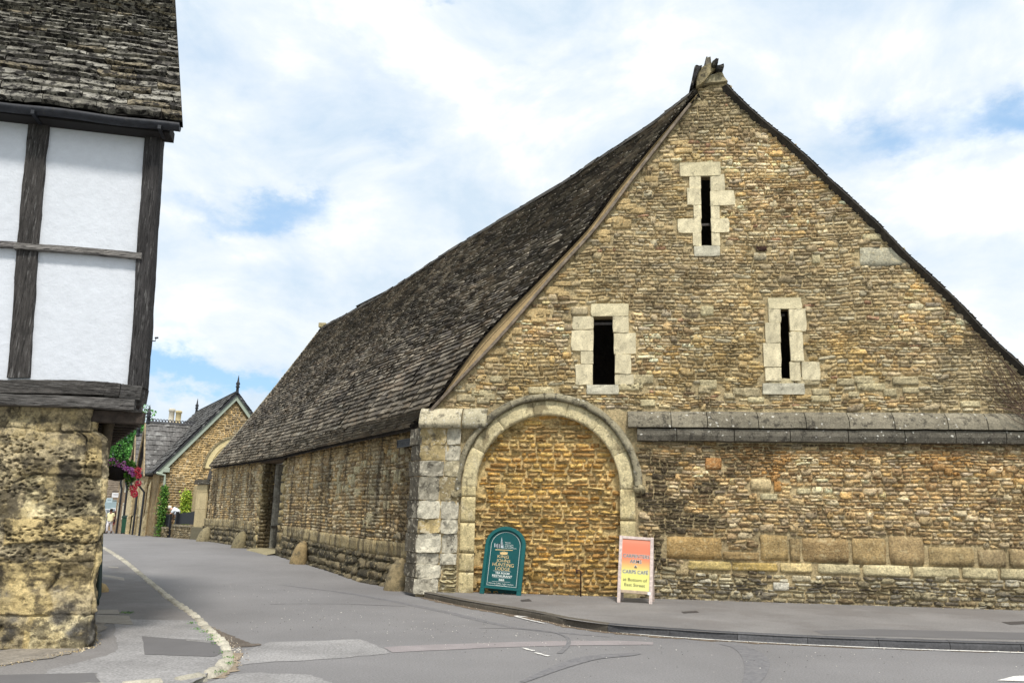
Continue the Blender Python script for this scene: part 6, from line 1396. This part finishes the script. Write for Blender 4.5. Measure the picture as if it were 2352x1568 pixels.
# ---- low wall, black fence, gate
fA = atd(357, 1229, 39.6); fB = atd(441, 1239, 37.0); fA[2] = zg(fA[0], fA[1]); fB[2] = zg(fB[0], fB[1]); fd = fB - fA; fd[2] = 0; FL = np.linalg.norm(fd); fd /= FL; fnn = np.array([fd[1], -fd[0], 0]); fnn = fnn if fnn[1] < 0 else -fnn
def fa(x): P = onpl(x, 1200, fA, fnn); return float((P - fA) @ fd)
def fz(x, y): return float(onpl(x, y, fA, fnn)[2])
for (xa, xb, yb, lb, lf) in ((357, 385, 1210, 'low rubble wall left of the gate by the gabled house', 'black picket fence panel on the wall left of the gate'), (401, 440, 1206, 'low rubble wall between the gate and the lock-up', 'black picket fence panel on the wall beside the lock-up')):
    a, b = fa(xa), fa(xb); z1 = fz((xa + xb) / 2, yb); g0 = float(zg(*(fA + fd * a)[:2])) - .25; ff = lambda s, z, d: np.stack([fA[0] + s * fd[0] + d * fnn[0], fA[1] + s * fd[1] + d * fnn[1], z + 0 * s], -1)
    mb = MB(); mb.prism([(a, g0), (b, g0), (b, z1 - .06), (a, z1 - .06)], fA * np.array([1, 1, 0]), fd, UP, fnn, -.35, 0, col=s2l((120, 108, 84)))
    rubble(mb, ff, a, b, g0, z1 - .06, (.07, .13), (.15, .35), lambda s, z: True, lambda s, z: s2l((138, 124, 96)) * rng.uniform(.6, 1.15), .03, gap=.015)
    mb.prism([(a - .02, z1 - .06), (b + .02, z1 - .06), (b + .02, z1 + .02), (a - .02, z1 + .02)], fA * np.array([1, 1, 0]), fd, UP, fnn, -.38, .05, col=s2l((140, 130, 108)))
    o = mb.build('garden_wall', M_FAR, fix=False); tag(o, lb, 'wall')
    fx = (a + .0, b - .0); zt_ = fz(xa, 1183 if xa < 390 else 1179); zt2 = fz(xb, 1181 if xa < 390 else 1174)
    ft = thing('picket_fence', lf, 'fence', fA + fd * a + UP * (z1 - fA[2]))
    mb = MB(); n = int((fx[1] - fx[0]) / .085)
    for k in range(n):
        s_ = fx[0] + .04 + k * (fx[1] - fx[0] - .08) / max(1, n - 1); zt__ = zt_ + (zt2 - zt_) * k / max(1, n - 1)
        mb.prism([(s_ - .036, z1 + .05), (s_ + .036, z1 + .05), (s_ + .036, zt__ - .04), (s_, zt__ + .03), (s_ - .036, zt__ - .04)], fA * np.array([1, 1, 0]) , fd, UP, fnn, -.17, -.15)
    mb.build('pickets', M_BLACK, ft)
    for zz in (z1 + .12, zt_ - .12):
        mb = MB(); mb.box(fA * np.array([1, 1, 0]) + fd * (fx[0] + fx[1]) / 2 - fnn * .195 + UP * zz, (fx[1] - fx[0], .045, .07), axes=[fd, fnn, UP]); mb.build('rail', M_BLACK, ft)
    mb = MB(); xg = fx[1] + .03 if xa < 390 else fx[0] - .03; gq = fA * np.array([1, 1, 0]) + fd * xg - fnn * .1
    tag(None or mb.box(gq + UP * ((g0 + zt_) / 2 + .1), (.11, .11, zt_ - g0), axes=[fd, fnn, UP]) or mb.build('gate_post', M_BLACK), 'black gate post on the %s side of the gate gap' % ('left' if xa < 390 else 'right'), 'gate post')
# climbing shrubs on the house wall
def shrub(x0, x1, y0, y1, D, cols, n, lb, size=.05):
    a = atd(x0, y1, D); b = atd(x1, y0, D); c = (a + b) / 2; g0 = float(zg(c[0], c[1])); root = thing('shrub', lb, 'shrub', [c[0], c[1], g0]); h = b[2] - g0; w_ = (b[0] - a[0]) / 2
    mb = MB(); mb.tube([[c[0], c[1], g0], [c[0], c[1], g0 + h * .7]], [.04, .02], 6, col=s2l((90, 74, 56))); 
    for k in range(14): a_ = rng.uniform(0, 6.28); mb.tube([[c[0], c[1], g0 + h * rng.uniform(.2, .6)], [c[0] + math.cos(a_) * w_ * .7, c[1] + math.sin(a_) * .25, g0 + h * rng.uniform(.4, .95)]], [.015, .006], 4, col=s2l((90, 74, 56)))
    mb.build('stem', M_TIM, root)
    mb = MB()
    for k in range(n):
        t = rng.uniform(0, 1) ** .8; z = g0 + h * t; ww = w_ * math.sqrt(max(.05, 1 - (max(t - .35, 0) / .7) ** 2)) * (.85 + .3 * float(fbm(t * 5, x0, 5)))
        p = np.array([c[0] + rng.normal(0, .5) * ww, c[1] + rng.normal(0, .16), z + rng.normal(0, .04)]); leafcloud(mb, p, (.06, .06, .06), 2, size, cols)
    mb.build('foliage', M_LEAF, root, fix=False)
shrub(358, 388, 1118, 1232, 39.3, s2l([(70, 110, 46), (96, 142, 56), (52, 84, 38), (120, 160, 66)]), 1300, 'dark green climbing shrub on the gabled house wall beside the pale downpipe')
shrub(403, 446, 1128, 1236, 39.9, s2l([(150, 178, 56), (176, 196, 70), (112, 146, 48), (196, 208, 92)]), 1500, 'bright yellow green shrub on the house wall behind the fence by the lock-up')

# ---- further houses
def simple_house(nm, label, P0, ax, dn, L_, Wd, z0, ze, zr_, wallc, roofc, tile=(.35, .3)):
    """ridge along ax; P0 near-left base corner; dn = depth direction"""
    root = thing(nm, label, 'house', [P0[0], P0[1], z0]); o = np.array([P0[0], P0[1], 0]); mb = MB()
    mb.prism([(0, z0 - 1), (L_, z0 - 1), (L_, ze), (0, ze)], o, ax, UP, dn, 0, .4, col=s2l(wallc)); mb.prism([(0, z0 - 1), (L_, z0 - 1), (L_, ze), (0, ze)], o + dn * Wd, ax, UP, dn, -.4, 0, col=s2l(wallc))
    for e in (0, L_ - .4): mb.prism([(.4, z0 - 1), (Wd - .4, z0 - 1), (Wd - .4, ze), (Wd / 2, zr_ - .1), (.4, ze)], o + ax * e, dn, UP, ax, 0, .4, col=s2l(wallc))
    mb.build('wall', M_FAR, root)
    for sg in (0, 1):
        O = o - ax * .2 + dn * (-.25 if sg == 0 else Wd + .25) + UP * (ze - .15); up_ = o - ax * .2 + dn * Wd / 2 + UP * zr_ - O; H_ = np.linalg.norm(up_); up_ /= H_; nn = np.cross(ax, up_); nn = nn if nn[2] > 0 else -nn; nn /= np.linalg.norm(nn)
        mb = MB(); tiles(mb, O, ax, up_, nn, L_ + .4, H_, tile[0], tile[1], .05, roofc); mb.prism([(0, 0), (L_ + .4, 0), (L_ + .4, H_), (0, H_)], O - nn * .02, ax, up_, nn, -.08, 0, col=s2l(roofc) * .6); mb.build('roof_slope', M_SLATE, root, fix=False)
    return root, o
# stone and brick house next along the street
P0 = sw0 + st_ * 12.2 + hx * .35; z0 = float(zg(P0[0], P0[1]))
h2, o2 = simple_house('brick_house', 'brick and stone house with black downpipes behind the green wheelie bin', P0, st_, hx, 9.5, 6, z0, atd(312, 1082, P0[1])[2], atd(312, 1030, P0[1] + 3)[2], (168, 142, 110), (112, 100, 84))
for k, t in enumerate((.6, 3.4, 6.6)): pipe(h2, P0 + st_ * t - hx * .12, z0 - .3, atd(312, 1092, P0[1])[2], .12, r=.07)
for t in (1.4, 4.4, 7.4):
    for z_ in (.8, 2.6):
        o_ = P0 + st_ * t + UP * (z0 + z_) - hx * .005; mb = MB()
        for (a, b, c, d) in ((0, .1, 0, 1.1), (.9, 1., 0, 1.1), (.1, .9, 0, .1), (.1, .9, 1.0, 1.1), (.45, .55, .1, 1.)): mb.prism([(a, c), (b, c), (b, d), (a, d)], o_, st_, UP, -hx, 0, .06, col=s2l((214, 206, 184)))
        wf = mb.build('window', M_ASH, h2); mb = MB(); mb.prism([(.08, .08), (.92, .08), (.92, 1.02), (.08, 1.02)], o_, st_, UP, -hx, .003, .02); child(mb.build('pane', plain('window_glass_dark', (40, 46, 52), .12, 0, bump=0)), wf)
P0 = sw0 + st_ * 22.4 + hx * 1.3; z0 = float(zg(P0[0], P0[1]))
h3, o3_ = simple_house('stone_cottage', 'tan stone cottage beyond the brick house with a hanging shop sign', P0, st_, hx, 8, 6, z0, atd(275, 1092, P0[1])[2], atd(262, 1052, P0[1] + 3)[2], (184, 150, 98), (120, 106, 88))
# brown roofed house across the end of the street
P0 = atd(196, 1215, 76.); z0 = -1.0
h4, o4 = simple_house('end_house', 'brown stone house with pale blue shopfront closing the end of the street', P0, np.array([1., 0, 0]), np.array([0, 1., 0]), 9, 7, z0, atd(240, 1146, 76.)[2], atd(240, 1062, 80.)[2], (160, 130, 92), (116, 104, 90))
mb = MB(); a = atd(238, 1147, 75.9); b = atd(266, 1200, 75.9); mb.box([(a[0] + b[0]) / 2, 75.85, (a[2] + b[2]) / 2], (b[0] - a[0], .2, a[2] - b[2])); sf = mb.build('shopfront', plain('pale_blue_paint', (150, 170, 176), .6), h4)
for (x0, x1, y0, y1) in ((240, 252, 1168, 1184), (255, 264, 1166, 1184)):
    mb = MB(); a = atd(x0, y0, 75.7); b = atd(x1, y1, 75.7); mb.box([(a[0] + b[0]) / 2, 75.72, (a[2] + b[2]) / 2], (b[0] - a[0], .06, a[2] - b[2])); wf = mb.build('window_frame', plain('white_frame', (225, 228, 230), .5), sf)
    mb = MB(); mb.box([(a[0] + b[0]) / 2, 75.67, (a[2] + b[2]) / 2], ((b[0] - a[0]) * .7, .03, (a[2] - b[2]) * .75)); child(mb.build('pane', plain('pane_grey', (120, 130, 140), .2, 0, bump=0)), h4)
# roof behind (brown stone) above the street
P0 = atd(262, 1200, 70.); h5, o5 = simple_house('slate_roofed_barn', 'weathered stone roofed building rising behind the brick house below the trees', P0, np.array([1., 0, 0]), np.array([0, 1., 0]), 4.5, 7, -1., atd(270, 1085, 70.)[2], atd(300, 1022, 73.5)[2], (150, 130, 104), (122, 108, 92))
# chimney pots beyond the crest
cb = atd(402, 975, 52.); ch = thing('chimney_stack', 'stone chimney stack with two cream pots behind the crested grey roof', 'chimney', cb - UP * 3)
mb = MB(); mb.box(cb - UP * 1.6, (1.7, .8, 3.2), col=s2l((170, 148, 108))); mb.build('stack', M_FAR, ch, bevel=.03)
for x, y, c in ((392, 938, (206, 200, 184)), (408, 943, (196, 180, 136))):
    q = atd(x, 972, 52.); t_ = atd(x, y, 52.)[2] - q[2]; mb = MB(); mb.lathe(q, [(.2, -.1), (.2, t_ * .1), (.17, t_ * .15), (.17, t_ * .78), (.21, t_ * .82), (.21, t_ * .95), (.17, t_)], 14, col=s2l(c)); mb.build('chimney_pot', M_ASH, ch, smooth=True)

# ---- signs hanging over the street
def hangsign(x0, x1, y0, y1, D, lb, col, txt):
    a = atd(x0, y0, D); b = atd(x1, y1, D); c = (a + b) / 2; w_, h_ = b[0] - a[0], a[2] - b[2]; r = thing('hanging_sign', lb, 'shop sign', c); mb = MB(); mb.box(c, (w_, .05, h_)); mb.build('board', plain('sign_board', col, .5), r, bevel=.01)
    mb = MB(); mb.tube([[c[0] - w_ / 2, c[1], a[2] + .12], [c[0] + w_ / 2 + .5, c[1], a[2] + .12]], .02, 6)
    for sx in (-.4, .4): mb.tube([[c[0] + sx * w_, c[1], a[2] + .12], [c[0] + sx * w_, c[1], a[2]]], .01, 4)
    mb.build('bracket', M_BLACK, r)
    mb = MB(); mb.box(c + np.array([0, -.03, h_ * .12]), (w_ * .6, .01, h_ * .08)); mb.build('lettering', M_BLACK, r)
hangsign(258, 274, 1131, 1142, 60., 'white hanging sign nearer the cottage wall', (226, 226, 228), 'x'); hangsign(245, 258, 1143, 1154, 66., 'pale blue hanging sign left of and below the white one', (176, 196, 204), 'x')
# dark red hanging basket far off
c = atd(264, 1182, 60.); b2_ = thing('hanging_basket', 'distant basket of dark red flowers below the white hanging sign', 'hanging basket', c)
mb = MB(); mb.lathe(c - UP * .35, [(.08, -.25), (.25, -.1), (.32, .1)], 12); mb.build('bowl', M_BLACK, b2_, smooth=True)
mb = MB(); leafcloud(mb, c, (.42, .3, .3), 260, .07, s2l([(90, 34, 44), (60, 80, 44), (120, 40, 54), (46, 66, 38)])); mb.build('foliage', M_LEAF, b2_, fix=False)
mb = MB(); leafcloud(mb, c - UP * .55, (.4, .3, .15), 80, .06, RED * .8); mb.build('flowers', M_PETAL, b2_, fix=False)

# ---- wheelie bin
bp0 = atd(291, 1226, 46.5); bp0[2] = zg(bp0[0], bp0[1]); DD = bp0[1]; bw = atd(302, 1200, DD)[0] - atd(280, 1200, DD)[0]; bh = 1.04
bn = thing('wheelie_bin', 'dark green wheelie bin standing by the brick house', 'wheelie bin', bp0); MG = plain('dark_green_plastic', (30, 74, 52), .5)
mb = MB(); w0, w1 = bw * .40, bw * .47; V = []; 
for z, w_ in ((.06, w0), (bh * .88, w1)): V += [bp0 + np.array([sx * w_, sy * w_ * 1.1, z]) for sx, sy in ((-1, -1), (1, -1), (1, 1), (-1, 1))]
mb.add(np.array(V), [(0, 1, 2, 3), (4, 7, 6, 5), (0, 4, 5, 1), (1, 5, 6, 2), (2, 6, 7, 3), (3, 7, 4, 0)]); mb.build('body', MG, bn, bevel=.03)
mb = MB(); mb.prism([(-bw * .5, bh * .885), (bw * .5, bh * .885), (bw * .5, bh * .93), (bw * .4, bh), (-bw * .4, bh), (-bw * .5, bh * .93)], bp0 + np.array([0, -bw * .58, 0]), np.array([1., 0, 0]), UP, np.array([0, 1., 0]), 0, bw * 1.16); mb.build('lid', plain('bin_lid', (36, 62, 56), .5), bn, bevel=.02)
for sx in (-1, 1):
    mb = MB(); c = bp0 + np.array([sx * bw * .44, bw * .4, .11]); mb.tube([c - np.array([.03, 0, 0]), c + np.array([.03, 0, 0])], .11, 14); mb.build('wheel', M_BLACK, bn)

# ---- people
def skin_body(name, joints, edges, mat_, parent=None, root=0, sub=2):
    me = bpy.data.meshes.new(name); me.from_pydata([j[:3] for j in joints], edges, []); ob = bpy.data.objects.new(name, me); COL.objects.link(ob)
    md = ob.modifiers.new('s', 'SKIN'); 
    for i, j in enumerate(joints): me.skin_vertices[0].data[i].radius = (j[3], j[4] if len(j) > 4 else j[3])
    me.skin_vertices[0].data[root].use_root = True; ob.modifiers.new('u', 'SUBSURF').levels = sub; ob.modifiers['u'].render_levels = sub
    bpy.context.view_layer.update(); m2 = bpy.data.meshes.new_from_object(ob.evaluated_get(bpy.context.evaluated_depsgraph_get())); ob.modifiers.clear(); old = ob.data; ob.data = m2; m2.name = name; bpy.data.meshes.remove(old)
    m2.materials.clear(); m2.materials.append(mat_); m2.polygons.foreach_set('use_smooth', np.ones(len(m2.polygons), bool)); 
    if parent is not None: child(ob, parent)
    return ob
M_SKIN = plain('skin', (120, 84, 66), .6, .05); M_SKINP = plain('fair_skin', (214, 168, 144), .6, .05)
def walker(label, P, shirt, trous, skin_, hair, H=1.72, face=-1, stout=1., name='person'):
    k = H / 1.75; P = np.array(P); r = thing(name, label, 'person', P)
    def j(x, y, z, a, b=None): return (P[0] + x * k, P[1] + y * k * -face, P[2] + z * k, a * k, (b or a) * k)
    J = [j(0, 0, .95, .14 * stout, .11), j(0, 0, 1.2, .14 * stout, .1), j(0, 0, 1.42, .16, .09), j(0, 0, 1.52, .055), j(0, -.02, 1.63, .085, .1), j(0, -.01, 1.7, .07, .085),
         j(-.19, 0, 1.42, .06), j(-.26, .02, 1.15, .042), j(-.25, -.12, .93, .033), j(.19, 0, 1.42, .06), j(.27, .02, 1.15, .042), j(.26, -.1, .92, .033),
         j(-.1, 0, .88, .095), j(-.12, -.12, .5, .065), j(-.11, -.02, .1, .045), j(-.12, -.2, .04, .045), j(.1, 0, .88, .095), j(.11, .08, .5, .065), j(.11, .22, .12, .045), j(.12, .06, .05, .045)]
    E_2 = [(0, 1), (1, 2), (2, 3), (3, 4), (4, 5), (2, 6), (6, 7), (7, 8), (2, 9), (9, 10), (10, 11), (0, 12), (12, 13), (13, 14), (14, 15), (0, 16), (16, 17), (17, 18), (18, 19)]
    skin_body('body', J, E_2, skin_, r)
    S = [j(0, 0, .84, .2 * stout, .17), j(0, 0, 1.0, .2 * stout, .165), j(0, 0, 1.2, .185 * stout, .145), j(0, 0, 1.42, .17, .105), j(0, 0, 1.48, .08), j(-.19, 0, 1.42, .08), j(-.255, .015, 1.2, .062), j(.19, 0, 1.42, .08), j(.265, .015, 1.2, .062)]
    skin_body('shirt', S, [(0, 1), (1, 2), (2, 3), (3, 4), (3, 5), (5, 6), (3, 7), (7, 8)], shirt, r)
    T = [j(0, 0, .94, .155 * stout, .13), j(-.1, 0, .84, .11), j(-.12, -.11, .5, .088), j(-.11, -.03, .14, .075), j(.1, 0, .84, .11), j(.11, .07, .5, .088), j(.11, .2, .16, .075)]
    skin_body('trousers', T, [(0, 1), (1, 2), (2, 3), (0, 4), (4, 5), (5, 6)], trous, r)
    for q in (15, 19):
        a, b = np.array(J[q - 1][:3]), np.array(J[q][:3]); mb = MB(); mb.tube([a - UP * .02, (a + b) / 2 - UP * .02, b], [.05, .055, .04], 8); mb.build('shoe', M_BLACK, r, smooth=True)
    hd_ = np.array(J[5][:3]); mb = MB(); mb.lathe(hd_ - UP * .04, [(.098, -.02), (.104, .03), (.09, .09), (.05, .125), (.005, .13)], 14); mb.build('hair', plain('hair', hair, .8), r, smooth=True)
    return r
mP = atd(249, 1228, 57.); mP[2] = zg(mP[0], mP[1]); M_CRM = plain('cream_shirt', (232, 226, 180), .8); M_WHT = plain('white_trousers', (226, 222, 224), .8)
walker('person in pale yellow shirt and white trousers walking towards the camera down the street', mP, M_CRM, M_WHT, M_SKIN, (40, 30, 26), 1.68, stout=1.25)
p2 = mP + np.array([-.62, 1.2, 0]); p2[2] = float(zg(p2[0], p2[1]))
walker('person in a coral top half hidden by the corner of the timber house', p2, plain('coral_top', (226, 130, 116), .8), M_WHT, M_SKIN, (60, 40, 32), 1.62)
# bending person behind the fence
gP = atd(396, 1236, 38.4); bP = gP + np.array([-.05, 1.1, 0]); bP[2] = float(zg(bP[0], bP[1])); r = thing('person', 'white haired person in a white top bending behind the black fence', 'person', bP)
hd0 = atd(389, 1166, bP[1]); bk0 = atd(402, 1164, bP[1]); hp = atd(410, 1176, bP[1])
def J_(p, a, b=None, dy=0.): return (float(p[0]), float(p[1] + dy), float(p[2]), a, b or a)
J = [J_(hp - UP * .12, .13), J_((hp + bk0) / 2 - UP * .12, .13), J_(bk0 - UP * .1, .15, .11), J_(bk0 * .45 + hd0 * .55 - UP * .06, .06), J_(hd0 - UP * .02, .09, .1), J_(hd0 + np.array([-.05, -.02, -.07]), .07),
     J_(bk0 - UP * .2, .06, dy=-.18), J_(atd(392, 1184, bP[1]), .045, dy=-.2), J_(atd(391, 1200, bP[1]), .035, dy=-.25), J_(bk0 - UP * .2, .06, dy=.18), J_(atd(394, 1184, bP[1]), .045, dy=.2), J_(atd(393, 1200, bP[1]), .035, dy=.2),
     J_([hp[0] + .02, hp[1], bP[2] + .75], .09, dy=-.09), J_([hp[0] - .02, hp[1], bP[2] + .45], .07, dy=-.1), J_([hp[0], hp[1], bP[2] + .06], .05, dy=-.1), J_([hp[0] + .02, hp[1], bP[2] + .75], .09, dy=.09), J_([hp[0] - .02, hp[1], bP[2] + .45], .07, dy=.1), J_([hp[0], hp[1], bP[2] + .06], .05, dy=.1)]
skin_body('body', J, [(0, 1), (1, 2), (2, 3), (3, 4), (4, 5), (2, 6), (6, 7), (7, 8), (2, 9), (9, 10), (10, 11), (0, 12), (12, 13), (13, 14), (0, 15), (15, 16), (16, 17)], M_SKINP, r)
S = [J_(hp - UP * .12, .19, .18), J_((hp + bk0) / 2 - UP * .11, .2, .19), J_(bk0 - UP * .10, .21, .17), J_(bk0 * .8 + hd0 * .2 - UP * .08, .12), J_(bk0 - UP * .2, .08, dy=-.18), J_((bk0 + atd(393, 1184, bP[1])) / 2 - UP * .1, .065, dy=-.2), J_(bk0 - UP * .2, .08, dy=.18), J_((bk0 + atd(393, 1184, bP[1])) / 2 - UP * .1, .065, dy=.2)]
skin_body('shirt', S, [(0, 1), (1, 2), (2, 3), (2, 4), (4, 5), (2, 6), (6, 7)], plain('white_blue_top', (222, 228, 238), .8), r)
T = [J_(hp - UP * .2, .15)] + [J_([q[0], q[1], q[2] + (.05 if i % 3 == 2 else 0)], a, dy=0) for i, (q, a) in enumerate([(J[12], .12), (J[13], .095), (J[14], .08), (J[15], .12), (J[16], .095), (J[17], .08)])]
skin_body('trousers', T, [(0, 1), (1, 2), (2, 3), (0, 4), (4, 5), (5, 6)], plain('blue_jeans', (84, 110, 150), .8), r)
mb = MB(); mb.lathe(hd0 + UP * .0, [(.10, -.04), (.118, .02), (.1, .08), (.05, .115), (.005, .12)], 14); mb.build('hair', plain('white_hair', (232, 228, 220), .9), r, smooth=True)

# ---- parked car mostly hidden by the timber house
cw = atd(243, 1223, 50.); cw[2] = zg(cw[0], cw[1]); CO = cw - hx * .87 
car = thing('parked_car', 'silver car in the street, only its rear corner showing past the timber house', 'car', CO)
def cp3(x, y, z): return CO + hx * x + st_ * y + UP * z
prof = [(0, .32), (-.03, .7), (.05, .95), (.35, 1.38), (1.0, 1.46), (2.2, 1.44), (2.9, 1.0), (3.8, .86), (4.1, .7), (4.12, .35)]
mb = MB(); mb.prism(prof, CO, st_, UP, hx, -.84, .84); mb.build('body', plain('silver_paint', (196, 200, 204), .25, .02, metal=.6, bump=0), car, bevel=.06)
for sx in (-1, 1):
    for wy in (.7, 3.35):
        mb = MB(); c = cp3(sx * .76, wy, .32); mb.tube([c - hx * .1, c + hx * .12], .32, 20); wh = mb.build('wheel', M_BLACK, car); mb = MB(); mb.tube([c + hx * sx * .1, c + hx * sx * .125], .2, 14); child(mb.build('rim', plain('alloy', (170, 172, 176), .4, metal=.5)), wh)
    mb = MB(); mb.box(cp3(sx * .68, 0, .86), (.22, .12, .22), axes=[hx, st_, UP]); mb.build('tail_light', plain('red_lamp', (150, 24, 24), .3), car, bevel=.02)
mb = MB(); mb.prism([(.10, .98), (.36, 1.34), (.39, 1.33), (.13, .97)], CO - st_ * .035, st_, UP, hx, -.66, .66); mb.build('rear_window', plain('car_glass', (30, 34, 38), .1, 0, bump=0, spec=.8), car)
mb = MB(); mb.box(cp3(0, -.05, .5), (1.6, .14, .18), axes=[hx, st_, UP]); mb.build('bumper', plain('dark_plastic', (50, 52, 56), .6), car, bevel=.04)

# ---- trees behind
def tree(x, y0, y1, D, wpx, cols, n, lb, nm='broadleaf_tree'):
    top = atd(x, y0, D); g0 = float(zg(top[0], top[1])) - .2; H = top[2] - g0; w_ = wpx / F_PX * D / 2; root = thing(nm, lb, 'tree', [top[0], top[1], g0]); c = np.array([top[0], top[1], g0])
    mb = MB(); mb.tube([c, c + UP * H * .3, c + UP * H * .6 + np.array([.3, 0, 0])], [.35, .26, .12], 10, col=s2l((90, 80, 66)))
    for k in range(9):
        a = rng.uniform(0, 6.28); z = H * rng.uniform(.25, .6); mb.tube([c + UP * z, c + UP * (z + H * .12) + np.array([math.cos(a), math.sin(a), 0]) * w_ * .4, c + UP * (z + H * .25) + np.array([math.cos(a), math.sin(a), 0]) * w_ * .75], [.12, .07, .03], 6, col=s2l((90, 80, 66)))
    mb.build('trunk', M_TIM, root)
    mb = MB(); zc0 = g0 + H * .62
    cl = []
    for k in range(60):
        d = rng.normal(0, 1, 3); d /= np.linalg.norm(d); rr = rng.uniform(.35, 1.) ** .5; cl.append((np.array([c[0], c[1], zc0]) + d * np.array([w_, w_, H * .38]) * rr * .86, rng.uniform(.10, .2) * H * .6))
    for p, rad_ in cl:
        cc2 = cols * rng.uniform(.75, 1.25); m_ = n // 60
        Dd = rng.normal(0, 1, (m_, 3)); Dd /= np.linalg.norm(Dd, axis=1)[:, None]; Pp = p + Dd * rad_ * rng.uniform(.5, 1.05, (m_, 1)) ** .5 * np.array([1, 1, .75]); A_ = rng.normal(0, 1, (m_, 3)); A_ /= np.linalg.norm(A_, axis=1)[:, None]; B_ = np.cross(A_, rng.normal(0, 1, (m_, 3))); B_ /= np.linalg.norm(B_, axis=1)[:, None]
        sz = D * .0017 * rng.uniform(.6, 1.3, (m_, 1)); V = np.stack([Pp - A_ * sz, Pp - B_ * sz * .6, Pp + A_ * sz, Pp + B_ * sz * .6], 1).reshape(-1, 3)
        ci = np.repeat(cc2[rng.integers(0, len(cols), m_)], 4, 0); mb.add(V, np.arange(m_ * 4).reshape(-1, 4), ci)
    mb.build('crown', M_LEAF, root, fix=False)
TG = s2l([(64, 116, 52), (84, 140, 62), (44, 88, 42), (100, 156, 76)])
tree(306, 912, 0, 88., 84, TG, 9000, 'tall green tree behind the far houses, partly behind the timber house jetty')
tree(338, 958, 0, 84., 50, TG * 1.1, 5000, 'lower leafy tree just left of the spiked grey roof')
tree(262, 938, 0, 92., 100, TG * .9, 6000, 'darker tree at the left of the group, mostly hidden by the timber house')
